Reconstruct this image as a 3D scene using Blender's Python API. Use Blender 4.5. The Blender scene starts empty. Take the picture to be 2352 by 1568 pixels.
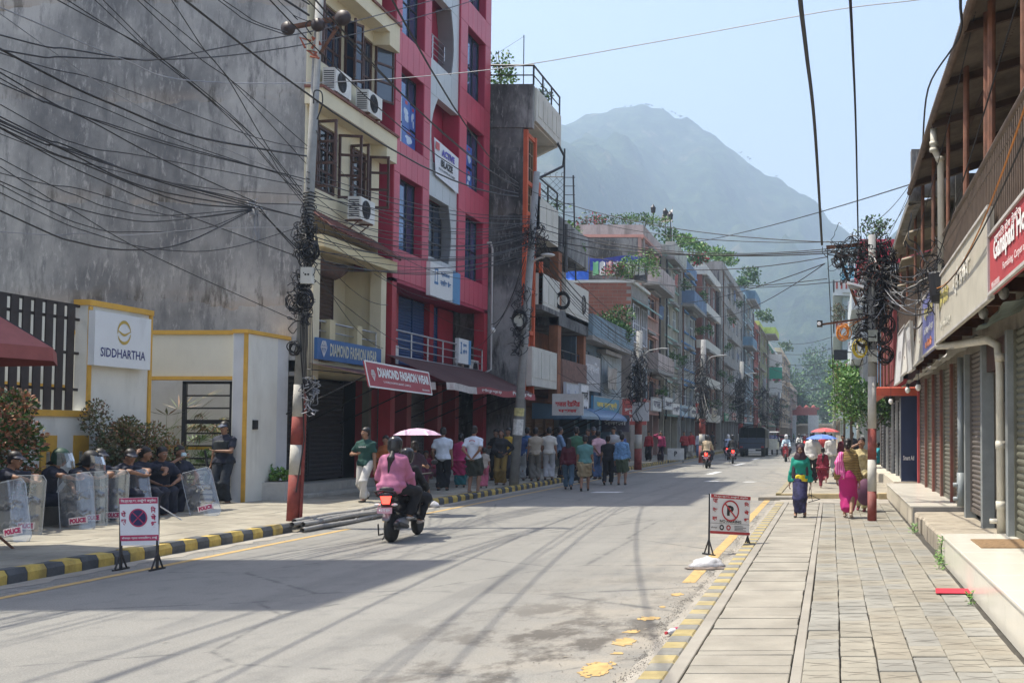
import bpy,math,random
import numpy as np
from mathutils import Vector,Matrix
random.seed(7)
SC=bpy.context.scene
COL=SC.collection
R=math.radians
# -- camera
FOC,EYE,PIT=2450.0,1.70,R(2.3)
cam_d=bpy.data.cameras.new('camera')
cam=bpy.data.objects.new('camera',cam_d)
COL.objects.link(cam)
cam.location=(0,0,EYE)
cam.rotation_euler=(R(90)+PIT,0,0)
cam_d.sensor_width=36
cam_d.lens=36*FOC/2352.0
PPX,PPY=1910.0,994.0-FOC*math.tan(PIT)
cam_d.shift_x=(1176-PPX)/2352.0
cam_d.shift_y=(PPY-784)/2352.0
cam_d.clip_start=0.05
cam_d.clip_end=6000
SC.camera=cam
# -- daylight
SUN_EL,SUN_OFF=66.0,2.5
w=bpy.data.worlds.new('World');SC.world=w;w.use_nodes=True
nt=w.node_tree
bg=nt.nodes['Background']
sky=nt.nodes.new('ShaderNodeTexSky');sky.sky_type='NISHITA';sky.sun_disc=False
sky.sun_elevation=R(SUN_EL);sky.sun_rotation=R(-90-SUN_OFF)
sky.altitude=300;sky.air_density=1.35;sky.dust_density=2.2;sky.ozone_density=1.7
tn=nt.nodes.new('ShaderNodeMix');tn.data_type='RGBA';tn.blend_type='MULTIPLY';tn.inputs[0].default_value=1;tn.inputs[7].default_value=(1.06,.92,.87,1)
nt.links.new(sky.outputs[0],tn.inputs[6]);nt.links.new(tn.outputs[2],bg.inputs[0]);bg.inputs[1].default_value=0.146
sd=bpy.data.lights.new('sun','SUN');sd.energy=4.35;sd.angle=R(0.6);sd.color=(1,.94,.82)
sun=bpy.data.objects.new('sun',sd);COL.objects.link(sun)
ce=math.cos(R(SUN_EL))
sdir=Vector((-ce*math.cos(R(SUN_OFF)),-ce*math.sin(R(SUN_OFF)),math.sin(R(SUN_EL))))
sun.rotation_euler=sdir.to_track_quat('Z','Y').to_euler()
sun.location=(-30,0,60)
SC.view_settings.view_transform='Standard';SC.view_settings.look='None'
SC.view_settings.gamma=1;SC.view_settings.use_curve_mapping=False
SC.view_settings.exposure=1.14
SC.cycles.max_bounces=6;SC.cycles.transparent_max_bounces=16
SC.cycles.volume_bounces=0;SC.cycles.diffuse_bounces=4
# -- measured sight lines -> places on known planes
def ray(px,py):
 x=(px-PPX)/FOC;y=-(py-PPY)/FOC
 return(x,math.cos(PIT)-y*math.sin(PIT),math.sin(PIT)+y*math.cos(PIT))
def onG(px,py,z=0.0):
 r=ray(px,py);t=(z-EYE)/r[2];return Vector((r[0]*t,r[1]*t,z))
def onX(px,py,X):
 r=ray(px,py);t=X/r[0];return Vector((X,r[1]*t,EYE+r[2]*t))
def onY(px,py,Y):
 r=ray(px,py);t=Y/r[1];return Vector((r[0]*t,Y,EYE+r[2]*t))
 # -- mesh builder
OFF={}
def off_of(o):
 while o is not None:
  if o.name in OFF:return OFF[o.name]
  o=o.parent
 return(0,0,0)
def props(o,label=None,cat=None,group=None,kind=None):
 if label:o['label']=label
 if cat:o['category']=cat
 if group:o['group']=group
 if kind:o['kind']=kind
 return o
def thing(name,label,cat,loc=(0,0,0),group=None,rot=0.0):
 o=bpy.data.objects.new(name,None);COL.objects.link(o)
 o.location=loc;o.rotation_euler=(0,0,rot);o.empty_display_size=.2
 OFF[o.name]=tuple(loc)
 return props(o,label,cat,group)
class MB:
 def __init__(s):s.v=[];s.f=[];s.m=[]
 def _add(s,vs,fs,mi=0):
  b=len(s.v);s.v.extend(vs)
  for f in fs:s.f.append(tuple(b+i for i in f));s.m.append(mi)
  return s
 def quad(s,a,b,c,d,mi=0):return s._add([a,b,c,d],[(0,1,2,3)],mi)
 def box(s,x0,x1,y0,y1,z0,z1,mi=0):
  if x0>x1:x0,x1=x1,x0
  if y0>y1:y0,y1=y1,y0
  if z0>z1:z0,z1=z1,z0
  v=[(x0,y0,z0),(x1,y0,z0),(x1,y1,z0),(x0,y1,z0),(x0,y0,z1),(x1,y0,z1),(x1,y1,z1),(x0,y1,z1)]
  return s._add(v,[(0,3,2,1),(4,5,6,7),(0,1,5,4),(1,2,6,5),(2,3,7,6),(3,0,4,7)],mi)
 def bbox(s,x0,x1,y0,y1,z0,z1,b=.01,mi=0):
  v=[(x0,y0,z0),(x1,y0,z0),(x1,y1,z0),(x0,y1,z0),(x0,y0,z1-b),(x1,y0,z1-b),(x1,y1,z1-b),(x0,y1,z1-b),(x0+b,y0+b,z1),(x1-b,y0+b,z1),(x1-b,y1-b,z1),(x0+b,y1-b,z1)]
  return s._add(v,[(0,3,2,1),(0,1,5,4),(1,2,6,5),(2,3,7,6),(3,0,4,7),(4,5,9,8),(5,6,10,9),(6,7,11,10),(7,4,8,11),(8,9,10,11)],mi)
 def beam(s,p,q,w,h=None,up=(0,0,1),mi=0):
  p=Vector(p);q=Vector(q);h=h or w;d=(q-p)
  if d.length<1e-6:return s
  d.normalize();u=Vector(up)
  if abs(d.dot(u))>.98:u=Vector((0,1,0))
  a=d.cross(u).normalized()*(w/2);b=a.cross(d).normalized()*(h/2)
  v=[p-a-b,p+a-b,p+a+b,p-a+b,q-a-b,q+a-b,q+a+b,q-a+b]
  return s._add([tuple(x)for x in v],[(0,3,2,1),(4,5,6,7),(0,1,5,4),(1,2,6,5),(2,3,7,6),(3,0,4,7)],mi)
 def tube(s,pts,r,n=6,cap=True,mi=0,closed=False):
  pts=[Vector(p)for p in pts];N=len(pts)
  rr=r if isinstance(r,(list,tuple))else[r]*N
  prev=None;rings=[]
  for i,p in enumerate(pts):
   if closed:d=pts[(i+1)%N]-pts[i-1]
   else:d=pts[min(i+1,N-1)]-pts[max(i-1,0)]
   if d.length<1e-9:d=Vector((0,0,1))
   d.normalize()
   if prev is None:
    u=Vector((0,0,1))if abs(d.z)<.9 else Vector((1,0,0))
    a=d.cross(u).normalized()
   else:a=(prev-d*prev.dot(d));a=a.normalized()if a.length>1e-6 else d.orthogonal().normalized()
   prev=a;b=d.cross(a)
   rings.append([tuple(p+(a*math.cos(2*math.pi*k/n)+b*math.sin(2*math.pi*k/n))*rr[i])for k in range(n)])
  vs=[v for ri in rings for v in ri];fs=[]
  for i in range(N if closed else N-1):
   j=(i+1)%N
   for k in range(n):
    k2=(k+1)%n
    fs.append((i*n+k,i*n+k2,j*n+k2,j*n+k))
  if cap and not closed:
   fs.append(tuple(range(n-1,-1,-1)));fs.append(tuple((N-1)*n+k for k in range(n)))
  return s._add(vs,fs,mi)
 def prism(s,poly,vec,mi=0):
  n=len(poly);vec=Vector(vec)
  a=[tuple(p)for p in poly];b=[tuple(Vector(p)+vec)for p in poly]
  return s._add(a+b,[tuple(range(n-1,-1,-1)),tuple(range(n,2*n))]+[(i,(i+1)%n,n+(i+1)%n,n+i)for i in range(n)],mi)
 def lathe(s,prof,o=(0,0,0),n=12,mi=0,axis='z'):
  vs=[]
  for(r,z)in prof:
   for k in range(n):
    c,sn=math.cos(2*math.pi*k/n)*r,math.sin(2*math.pi*k/n)*r
    if axis=='z':vs.append((o[0]+c,o[1]+sn,o[2]+z))
    elif axis=='x':vs.append((o[0]+z,o[1]+c,o[2]+sn))
    else:vs.append((o[0]+c,o[1]+z,o[2]+sn))
  fs=[]
  for i in range(len(prof)-1):
   for k in range(n):
    k2=(k+1)%n;fs.append((i*n+k,i*n+k2,(i+1)*n+k2,(i+1)*n+k))
  if prof[0][0]>1e-4:fs.append(tuple(range(n-1,-1,-1)))
  if prof[-1][0]>1e-4:fs.append(tuple((len(prof)-1)*n+k for k in range(n)))
  return s._add(vs,fs,mi)
 def ell(s,c,rx,ry,rz,n=10,m=6,mi=0):
  prof=[(max(math.sin(math.pi*i/m),1e-3),-math.cos(math.pi*i/m))for i in range(m+1)]
  b=len(s.v);s.lathe(prof,(0,0,0),n,mi)
  for i in range(b,len(s.v)):
   x,y,z=s.v[i];s.v[i]=(c[0]+x*rx,c[1]+y*ry,c[2]+z*rz)
  return s
 def xf(s,M,start=0):
  for i in range(start,len(s.v)):s.v[i]=tuple(M@Vector(s.v[i]))
  return s
 def mesh(s,name,mats,off=(0,0,0),smooth=False):
  me=bpy.data.meshes.new(name)
  if off!=(0,0,0):vs=[(x-off[0],y-off[1],z-off[2])for x,y,z in s.v]
  else:vs=s.v
  me.from_pydata([tuple(v)for v in vs],[],s.f)
  mats=mats if isinstance(mats,(list,tuple))else[mats]
  for m in mats:me.materials.append(m)
  if any(s.m):me.polygons.foreach_set('material_index',s.m)
  if smooth:me.polygons.foreach_set('use_smooth',[True]*len(s.f))
  me.update()
  return me
 def build(s,name,mats,parent=None,smooth=False,local=False,**kw):
  if not s.v:return None
  off=(0,0,0)if local else off_of(parent)
  o=bpy.data.objects.new(name,s.mesh(name,mats,off,smooth));COL.objects.link(o)
  if parent is not None:o.parent=parent
  return props(o,**kw)
def solo(name,mb,mats,label,cat,group=None,smooth=False,kind=None,loc=None):
 """a thing that is one mesh"""
 off=tuple(loc)if loc is not None else(0,0,0)
 o=bpy.data.objects.new(name,mb.mesh(name,mats,off,smooth));COL.objects.link(o)
 o.location=off
 return props(o,label,cat,group,kind)
def put(me,name,loc,parent=None,rot=(0,0,0),scale=(1,1,1),**kw):
 o=bpy.data.objects.new(name,me);COL.objects.link(o)
 off=off_of(parent)
 o.location=(loc[0]-off[0],loc[1]-off[1],loc[2]-off[2]);o.rotation_euler=rot;o.scale=scale
 if parent is not None:o.parent=parent
 return props(o,**kw)
def kids(o):return[c for c in bpy.data.objects if c.parent==o]
def copy_tree(o,kidmap,parent=None):
 c=o.copy();COL.objects.link(c);c.parent=parent
 for ch in kidmap.get(o.name,[]):copy_tree(ch,kidmap,c)
 return c
class FR:
 def __init__(s,axis,base,sgn):s.a,s.b,s.s=axis,base,sgn
 def p(s,u,z,d=0.0):
  return(s.b+s.s*d,u,z)if s.a=='x' else(u,s.b+s.s*d,z)
 def box(s,mb,u0,u1,z0,z1,d0,d1,mi=0):
  a=s.b+s.s*d0;c=s.b+s.s*d1
  if s.a=='x':mb.box(a,c,u0,u1,z0,z1,mi)
  else:mb.box(u0,u1,a,c,z0,z1,mi)
  return mb
def wall_holes(fr,mb,u0,u1,z0,z1,d0,d1,holes,mi=0):
 us=sorted({u0,u1,*[min(max(h[0],u0),u1)for h in holes],*[min(max(h[1],u0),u1)for h in holes]})
 zs=sorted({z0,z1,*[min(max(h[2],z0),z1)for h in holes],*[min(max(h[3],z0),z1)for h in holes]})
 for j in range(len(zs)-1):
  run=None
  for i in range(len(us)-1):
   cu,cz=(us[i]+us[i+1])/2,(zs[j]+zs[j+1])/2
   hole=any(h[0]<cu<h[1]and h[2]<cz<h[3]for h in holes)
   if hole:
    if run is not None:fr.box(mb,run,us[i],zs[j],zs[j+1],d0,d1,mi);run=None
   elif run is None:run=us[i]
  if run is not None:fr.box(mb,run,us[-1],zs[j],zs[j+1],d0,d1,mi)
  # -- materials
MATS={}
def _nodes(m):
 m.use_nodes=True;nt=m.node_tree;b=nt.nodes['Principled BSDF'];return nt,b
def N(nt,t,**kw):
 n=nt.nodes.new(t)
 for k,v in kw.items():setattr(n,k,v)
 return n
def lk(nt,a,b):nt.links.new(a,b)
def noise(nt,scale,detail=4,rough=.55,stretch=(1,1,1),coord=None):
 if coord is None:
  g=N(nt,'ShaderNodeNewGeometry');src=g.outputs['Position']
 else:src=coord
 mp=N(nt,'ShaderNodeMapping');mp.inputs['Scale'].default_value=stretch
 lk(nt,src,mp.inputs['Vector'])
 n=N(nt,'ShaderNodeTexNoise');n.inputs['Scale'].default_value=scale
 n.inputs['Detail'].default_value=detail;n.inputs['Roughness'].default_value=rough
 lk(nt,mp.outputs[0],n.inputs['Vector'])
 return n.outputs['Fac']
def ramp(nt,fac,stops):
 r=N(nt,'ShaderNodeValToRGB');e=r.color_ramp.elements
 while len(e)>1:e.remove(e[-1])
 e[0].position=stops[0][0];e[0].color=(*stops[0][1],1)
 for p,c in stops[1:]:
  x=e.new(p);x.color=(*c,1)
 lk(nt,fac,r.inputs[0]);return r.outputs['Color']
def mixc(nt,fac,a,b,mode='MIX'):
 n=N(nt,'ShaderNodeMix',data_type='RGBA',blend_type=mode)
 for i,v in((6,a),(7,b)):
  if isinstance(v,tuple):n.inputs[i].default_value=(*v,1)
  else:lk(nt,v,n.inputs[i])
 if isinstance(fac,(int,float)):n.inputs[0].default_value=fac
 else:lk(nt,fac,n.inputs[0])
 return n.outputs[2]
def rng(nt,v,a,b,c=0.0,d=1.0):
 n=N(nt,'ShaderNodeMapRange');n.inputs[1].default_value=a;n.inputs[2].default_value=b
 n.inputs[3].default_value=c;n.inputs[4].default_value=d;lk(nt,v,n.inputs[0]);return n.outputs[0]
def bump(nt,b,h,strength,dist=.01):
 n=N(nt,'ShaderNodeBump');n.inputs['Strength'].default_value=strength;n.inputs['Distance'].default_value=dist
 lk(nt,h,n.inputs['Height']);lk(nt,n.outputs[0],b.inputs['Normal']);return n
def mat(c,rough=.75,var=.18,scale=3.,metal=0.,dirt=0.,dirtc=(.09,.08,.065),bmp=.15,bscale=40.,streak=False,name=None,spec=None):
 """painted / plain surface: base colour with soft variation, optional grime"""
 key=(tuple(c),rough,var,scale,metal,dirt,dirtc,bmp,bscale,streak,spec)
 if key in MATS:return MATS[key]
 m=bpy.data.materials.new(name or 'surface');nt,b=_nodes(m)
 f=noise(nt,scale,5,.6)
 lo=tuple(x*(1-var)for x in c);hi=tuple(min(1,x*(1+var))for x in c)
 col=ramp(nt,f,[(.3,lo),(.7,hi)])
 if dirt>0:
  g=noise(nt,1.3,7,.65,(1,1,.18)if streak else(1,1,.6))
  col=mixc(nt,rng(nt,g,.62-.25*dirt,.78-.15*dirt,0,min(1,dirt+.15)),col,dirtc)
  g2=noise(nt,9,5,.7,(1,1,.25)if streak else(1,1,1))
  col=mixc(nt,rng(nt,g2,.55,.75,0,dirt*.6),col,dirtc)
 lk(nt,col,b.inputs['Base Color'])
 b.inputs['Roughness'].default_value=rough;b.inputs['Metallic'].default_value=metal
 if spec is not None:b.inputs['Specular IOR Level'].default_value=spec
 if bmp:bump(nt,b,noise(nt,bscale,3,.6),bmp)
 MATS[key]=m;return m
def srgb(r,g,b):
 f=lambda v:((v/255+.055)/1.055)**2.4 if v>10 else v/255/12.92
 return(f(r),f(g),f(b))
def glass_mat(c=(.03,.045,.07),rough=.06,name='window glass'):
 key=('g',c,rough)
 if key in MATS:return MATS[key]
 m=bpy.data.materials.new(name);nt,b=_nodes(m)
 f=noise(nt,.9,3);col=ramp(nt,f,[(.35,c),(.7,tuple(x*1.8 for x in c))])
 lk(nt,col,b.inputs['Base Color']);b.inputs['Roughness'].default_value=rough
 b.inputs['Specular IOR Level'].default_value=.9;b.inputs['IOR'].default_value=1.6
 bump(nt,b,noise(nt,1.2,2),.05,.05)
 MATS[key]=m;return m
def clear_mat(name='clear plastic',tint=(.9,.93,.95),gloss=.22,haze=.06):
 key=('c',tint,gloss,haze)
 if key in MATS:return MATS[key]
 m=bpy.data.materials.new(name);m.use_nodes=True;nt=m.node_tree;nt.nodes.clear()
 o=N(nt,'ShaderNodeOutputMaterial');t=N(nt,'ShaderNodeBsdfTransparent');t.inputs[0].default_value=(*tint,1)
 g=N(nt,'ShaderNodeBsdfGlossy');g.inputs['Roughness'].default_value=.12
 d=N(nt,'ShaderNodeBsdfDiffuse');d.inputs[0].default_value=(.75,.8,.85,1)
 fr=N(nt,'ShaderNodeFresnel');fr.inputs[0].default_value=1.5
 mx=N(nt,'ShaderNodeMixShader');mr=rng(nt,fr.outputs[0],0,.6,gloss*.4,1)
 lk(nt,mr,mx.inputs[0]);lk(nt,t.outputs[0],mx.inputs[1]);lk(nt,g.outputs[0],mx.inputs[2])
 m2=N(nt,'ShaderNodeMixShader');m2.inputs[0].default_value=haze
 lk(nt,mx.outputs[0],m2.inputs[1]);lk(nt,d.outputs[0],m2.inputs[2]);lk(nt,m2.outputs[0],o.inputs[0])
 MATS[key]=m;return m
def emit_mat(c,s,name='lamp lens'):
 m=bpy.data.materials.new(name);nt,b=_nodes(m)
 b.inputs['Base Color'].default_value=(*c,1);b.inputs['Emission Color'].default_value=(*c,1)
 b.inputs['Emission Strength'].default_value=s;return m
BLACK=mat((.012,.012,.014),.5,.3,name='black rubber')
STEEL=mat((.45,.46,.48),.35,.1,metal=.9,name='steel')
DARKMETAL=mat((.025,.025,.028),.45,.2,metal=.3,name='dark painted metal')
WHITE=mat((.78,.78,.77),.5,.05,dirt=.12,name='white paint')
CONC=mat((.26,.25,.235),.9,.22,2.5,dirt=.25,bmp=.35,name='concrete')
RUST=mat((.13,.055,.03),.8,.45,6,dirt=.2,name='rusty steel')
WOODB=mat((.07,.03,.022),.5,.3,8,name='brown painted wood')
GLASS=glass_mat((.022,.035,.06))
GLASSD=glass_mat((.008,.01,.012))
# -- lettering
_fc={}
def text_mesh(s,w=None,h=None,weight=0.0):
 cu=bpy.data.curves.new('lettering','FONT');cu.body=s;cu.align_x='LEFT';cu.resolution_u=2;cu.offset=weight
 o=bpy.data.objects.new('lettering_src',cu)
 me=bpy.data.meshes.new_from_object(o)
 bpy.data.objects.remove(o);bpy.data.curves.remove(cu)
 co=np.empty(len(me.vertices)*3,'f');me.vertices.foreach_get('co',co);co=co.reshape(-1,3)
 if len(co)==0:return None
 mn=co.min(0);mx=co.max(0);sz=np.maximum(mx-mn,1e-4)
 co=(co-mn)/[sz[0],sz[1],1];ar=sz[0]/sz[1]
 if w is None:w=h*ar
 if h is None:h=w/ar
 co[:,0]*=w;co[:,1]*=h;co[:,2]=0
 return me,co,w,h
def letter(s,o,ux,uz,w,h,m,parent,weight=0.0,centre=True,name='lettering',local=False):
 """flat lettering: o = lower-left (or lower-centre) corner, ux / uz unit vectors along and up"""
 r=text_mesh(s,w,h,weight)
 if r is None:return None
 me,co,w,h=r
 o=np.array(o,'f');ux=np.array(ux,'f');uz=np.array(uz,'f')
 if centre:o=o-ux*w/2
 p=o+co[:,0:1]*ux+co[:,1:2]*uz
 if not local:p=p-np.array(off_of(parent),'f')
 me.vertices.foreach_set('co',p.astype('f').ravel());me.update();me.materials.append(m);me.name=name
 ob=bpy.data.objects.new(name,me);COL.objects.link(ob)
 if parent is not None:ob.parent=parent
 return ob
 # -- GROUND
def asphalt_mat():
 m=bpy.data.materials.new('worn asphalt');nt,b=_nodes(m)
 big=noise(nt,.35,5,.6);fine=noise(nt,60,4,.7);mid=noise(nt,3.2,6,.65)
 col=ramp(nt,big,[(.3,(.165,.158,.138)),(.7,(.225,.216,.19))])
 col=mixc(nt,rng(nt,fine,.42,.62,.0,.6),col,(.30,.295,.27))
 col=mixc(nt,rng(nt,mid,.52,.7,0,.45),col,(.11,.11,.105))
 sp=noise(nt,140,2,.5);col=mixc(nt,rng(nt,sp,.56,.68,0,.55),col,(.085,.083,.078));sp2=noise(nt,95,2,.5,(1,1,1.3));col=mixc(nt,rng(nt,sp2,.6,.7,0,.5),col,(.36,.345,.31))
 tr=noise(nt,1.6,4,.6,(1,.03,1));col=mixc(nt,rng(nt,tr,.5,.7,0,.45),col,(.115,.115,.11))
 g=N(nt,'ShaderNodeNewGeometry');sx=N(nt,'ShaderNodeSeparateXYZ');lk(nt,g.outputs['Position'],sx.inputs[0])
 dn=noise(nt,1.1,6,.7)
 e1=rng(nt,sx.outputs['X'],-3.4,-1.5,0,1)
 ad=N(nt,'ShaderNodeMath',operation='MULTIPLY');lk(nt,e1,ad.inputs[0]);lk(nt,rng(nt,dn,.38,.62,0,.8),ad.inputs[1])
 col=mixc(nt,ad.outputs[0],col,(.33,.295,.235))
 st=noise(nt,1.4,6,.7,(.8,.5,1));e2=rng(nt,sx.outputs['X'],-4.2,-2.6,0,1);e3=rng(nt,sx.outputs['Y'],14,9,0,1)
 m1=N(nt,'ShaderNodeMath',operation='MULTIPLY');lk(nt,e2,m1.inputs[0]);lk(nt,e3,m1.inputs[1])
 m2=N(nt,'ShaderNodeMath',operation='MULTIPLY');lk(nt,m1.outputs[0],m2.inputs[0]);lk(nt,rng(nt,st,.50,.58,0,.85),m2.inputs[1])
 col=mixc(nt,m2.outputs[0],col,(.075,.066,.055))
 vo=N(nt,'ShaderNodeTexVoronoi',feature='DISTANCE_TO_EDGE');vo.inputs['Scale'].default_value=.33
 wn=N(nt,'ShaderNodeMapping');lk(nt,g.outputs['Position'],wn.inputs[0])
 lk(nt,wn.outputs[0],vo.inputs['Vector'])
 ck=N(nt,'ShaderNodeMath',operation='MULTIPLY');lk(nt,rng(nt,vo.outputs['Distance'],0,.012,1,0),ck.inputs[0]);lk(nt,rng(nt,mid,.42,.55,0,.7),ck.inputs[1])
 col=mixc(nt,ck.outputs[0],col,(.07,.07,.068))
 lk(nt,col,b.inputs['Base Color']);b.inputs['Roughness'].default_value=.88
 bump(nt,b,fine,.5,.006)
 return m
ASPH=asphalt_mat()
DUST=mat((.30,.265,.21),.95,.3,2.2,bmp=.4,dirt=.3,name='pale dust and grit')
b=MB();b.quad((-1400,-60,-.06),(700,-60,-.06),(700,1600,-.06),(-1400,1600,-.06))
b.build('ground',mat((.12,.115,.09),.95,.3,.05),kind='structure')
b=MB()
ys=[-12,4,8,12,20,40,80,160,320,420]
for i in range(len(ys)-1):b.quad((-9.3,ys[i],0),(-1.3,ys[i],0),(-1.3,ys[i+1],0),(-9.3,ys[i+1],0))
b.build('road',ASPH,kind='structure')
def ragged_strip(x0,x1,y0,y1,z,step=.25,jag=.02,seed=1):
 r=random.Random(seed);m=MB();n=int((y1-y0)/step);L=[];Rr=[]
 for i in range(n+1):
  y=y0+(y1-y0)*i/n;L.append((x0+r.uniform(-jag,jag),y,z));Rr.append((x1+r.uniform(-jag,jag),y,z))
 for i in range(n):m.quad(L[i],Rr[i],Rr[i+1],L[i+1])
 return m
YEL=mat((.46,.31,.12),.8,.25,9,dirt=.25,dirtc=(.25,.23,.2),name='worn yellow road paint')
PALEGUT=mat((.31,.285,.24),.95,.2,3,bmp=.4,name='dusty gutter concrete')
ragged_strip(-8.62,-8.5,8,19.0,.004,.5,.006,1).build('edge_line',YEL,kind='structure')
ragged_strip(-8.62,-8.5,20.5,70.0,.004,.6,.006,2).build('edge_line',YEL,kind='structure')
ragged_strip(-1.70,-1.55,12.2,28.0,.004,.3,.005,3).build('edge_line',YEL,kind='structure')
b=MB();rr=random.Random(5)
for(cx,cy,sx_,sy_)in[(-1.63,11.3,.07,.10),(-1.68,9.85,.10,.10),(-1.72,9.2,.07,.07),(-1.70,8.75,.09,.16),(-1.66,8.3,.06,.04),(-1.70,7.75,.11,.24),(-1.62,6.9,.04,.03),(-1.66,10.5,.03,.05)]:
 c_=.016;i=-sx_
 while i<sx_:
  j=-sy_*1.2
  while j<sy_*1.2:
   q=(i/sx_)**2*.8+(j/sy_/1.1)**2+.35*math.sin(i*61+cy)*math.sin(j*43+cx*9)+rr.uniform(-.28,.28)
   if q<.8:x,y=cx+i,cy+j;b.quad((x,y,.004),(x+c_,y,.004),(x+c_,y+c_*1.6,.004),(x,y+c_*1.6,.004))
   j+=c_*1.6
  i+=c_
b.build('edge_line',YEL,kind='structure')
ragged_strip(-1.42,-1.265,4,30,.005,.12,.03,8).build('gutter',PALEGUT,kind='structure')
ragged_strip(-9.3,-8.98,8,60,.004,.25,.07,9).build('gutter',PALEGUT,kind='structure')
b=MB();rr=random.Random(11)
for i in range(3200):
 y=5+rr.random()**1.5*17;x=-1.45+.05*math.sin(y*1.7)+.03*math.sin(y*5.1)+rr.gauss(0,.03 if rr.random()<.7 else.16)
 s=rr.uniform(.002,.007);z=.004
 b._add([(x-s,y-s,z),(x+s,y-s*.6,z),(x+s*.5,y+s,z),(x,y,z+s*1.1)],[(0,1,3),(1,2,3),(2,0,3)])
b.build('gravel',mat((.13,.12,.105),.95,.5,30,name='dark grit'),kind='stuff')
b=MB()
for i in range(1500):
 y=6+rr.random()**1.3*20;x=rr.choice([rr.uniform(-3.4,-1.3),rr.uniform(-8.9,-8.6)]);s=rr.uniform(.002,.007)
 b._add([(x-s,y-s,.003),(x+s,y-s*.6,.003),(x+s*.5,y+s,.003),(x,y,.003+s*1.3)],[(0,1,3),(1,2,3),(2,0,3)])
b.build('gravel',mat((.28,.26,.22),.95,.4,30,name='pale grit'),kind='stuff')
PAINT_SUNBAR=mat((.62,.62,.6),.7,.15,6,dirt=.2,name='white road paint and sunlit bars')
b=MB()
for(x0,x1,y0,y1)in[(-6.9,-6.1,30.5,31.0),(-4.5,-4.0,37.5,38.0),(-3.1,-2.7,37,37.4),(-5.2,-4.9,44,47),(-5.2,-4.9,56,60),(-5.2,-4.9,68,72),(-5.2,-4.9,84,88)]:
 b.quad((x0,y0,.004),(x1,y0,.004),(x1+.1,y1,.004),(x0+.1,y1,.004))
b.build('lane_marking',PAINT_SUNBAR,kind='structure')
b=MB()
for k in range(5):b.quad((-9.1,96+k*9,.004),(-1.4,96+k*9,.004),(-1.4,98+k*9,.004),(-9.1,98+k*9,.004))
b.build('sunlit_bars',PAINT_SUNBAR,kind='structure')  # white bars drawn in for sunlit gaps between the building shadows
# -- LEFT PAVEMENT
PAVE=mat((.29,.265,.21),.9,.3,1.6,dirt=.3,dirtc=(.16,.15,.12),bmp=.5,bscale=55,name='dusty paving')
b=MB()
def lz(x):return.14+max(0,(-9.5-x))*.03
for(x0,x1)in((-9.43,-11),(-11,-14.6)):
 for(y0,y1)in((4,18.3),(18.3,21.8),(21.8,60),(60,300)):
  b.quad((x0,y0,lz(x0)-.012),(x1,y0,lz(x1)-.012),(x1,y1,lz(x1)-.012),(x0,y1,lz(x0)-.012))
pav_l=b.build('pavement',mat((.13,.12,.10),.95,.3,5,name='grit in the joints'),kind='structure')
slab_me=[]
for v in range(4):
 r=random.Random(40+v);m=MB();hx,hy=.297,.397
 pts=[(-hx,-hy),(hx,-hy),(hx,hy),(-hx,hy)]
 m.bbox(-hx,hx,-hy,hy,-.05,.012,.008);slab_me.append(m.mesh('paving_slab',PAVE))
rr=random.Random(3);cnt=0
y=12.0
while y<36 and cnt<290:
 for i in range(5 if y<27 else 4):
  x=-9.75-i*.605
  put(slab_me[rr.randrange(4)],'paving_slab',(x,y+(i%2)*.2,lz(x)-.011+rr.uniform(-.003,.004)),pav_l,rot=(rr.uniform(-.006,.006),rr.uniform(-.006,.006)+.03,rr.uniform(-.01,.01)));cnt+=1
 y+=.805 if y<30 else.805
b=MB()
b.quad((-9.43,36,lz(-9.43)),(-14,36,lz(-14)),(-14,300,lz(-14)),(-9.43,300,lz(-9.43)));b.build('pavement',PAVE,kind='structure')
KY=mat((.50,.36,.085),.85,.3,5,dirt=.55,dirtc=(.10,.09,.07),bmp=.4,name='kerb yellow, scuffed')
KB=mat((.075,.08,.085),.85,.35,5,dirt=.3,dirtc=(.22,.2,.17),bmp=.4,name='kerb black, scuffed')
def kerb_mesh(m,L,wd,hh,r):
 mb=MB();c=.035;j=lambda:r.uniform(-.007,.007)
 prof=[(0,-.05),(0,hh-c*1.6+j()),(-c+j(),hh+j()),(-wd,hh+j()),(-wd,-.05)]
 n=len(prof);vs=[(p[0],-L/2+(.004 if 1 else 0),p[1])for p in prof]+[(p[0]+j()*.5,L/2-.004,p[1]+j()*.5)for p in prof]
 mb._add(vs,[tuple(range(n)),tuple(range(2*n-1,n-1,-1))]+[(i,n+i,n+(i+1)%n,(i+1)%n)for i in range(n)])
 return mb.mesh('kerb_stone',m)
rr=random.Random(21)
ky=[kerb_mesh(KY,.3,.2,.16,rr)for _ in range(5)];kb=[kerb_mesh(KB,.3,.2,.16,rr)for _ in range(5)]
kerb_l=MB().box(-9.44,-9.28,4,300,-.05,.10).build('kerb',CONC,kind='structure')
i=0;y=9.2
while y<72:
 if not(18.4<y<22.3)and i<210:
  put((ky if i%2 else kb)[rr.randrange(5)],'kerb_stone',(-9.25+rr.uniform(-.008,.008),y,rr.uniform(-.006,.004)),kerb_l,rot=(0,0,rr.uniform(-.02,.02)))
 i+=1;y+=.3
b=MB()
while y<180:
 b.box(-9.45,-9.25,y,y+.3,0,.16,i%2);i+=1;y+=.3
b.build('kerb_stone',[KY,KB],kerb_l,kind='stuff')
b=MB();b.quad((-9.2,18.35,.01),(-9.2,22.2,.01),(-9.5,22.2,.14),(-9.5,18.35,.14));b.build('kerb_ramp',PAVE,kind='structure')
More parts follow.
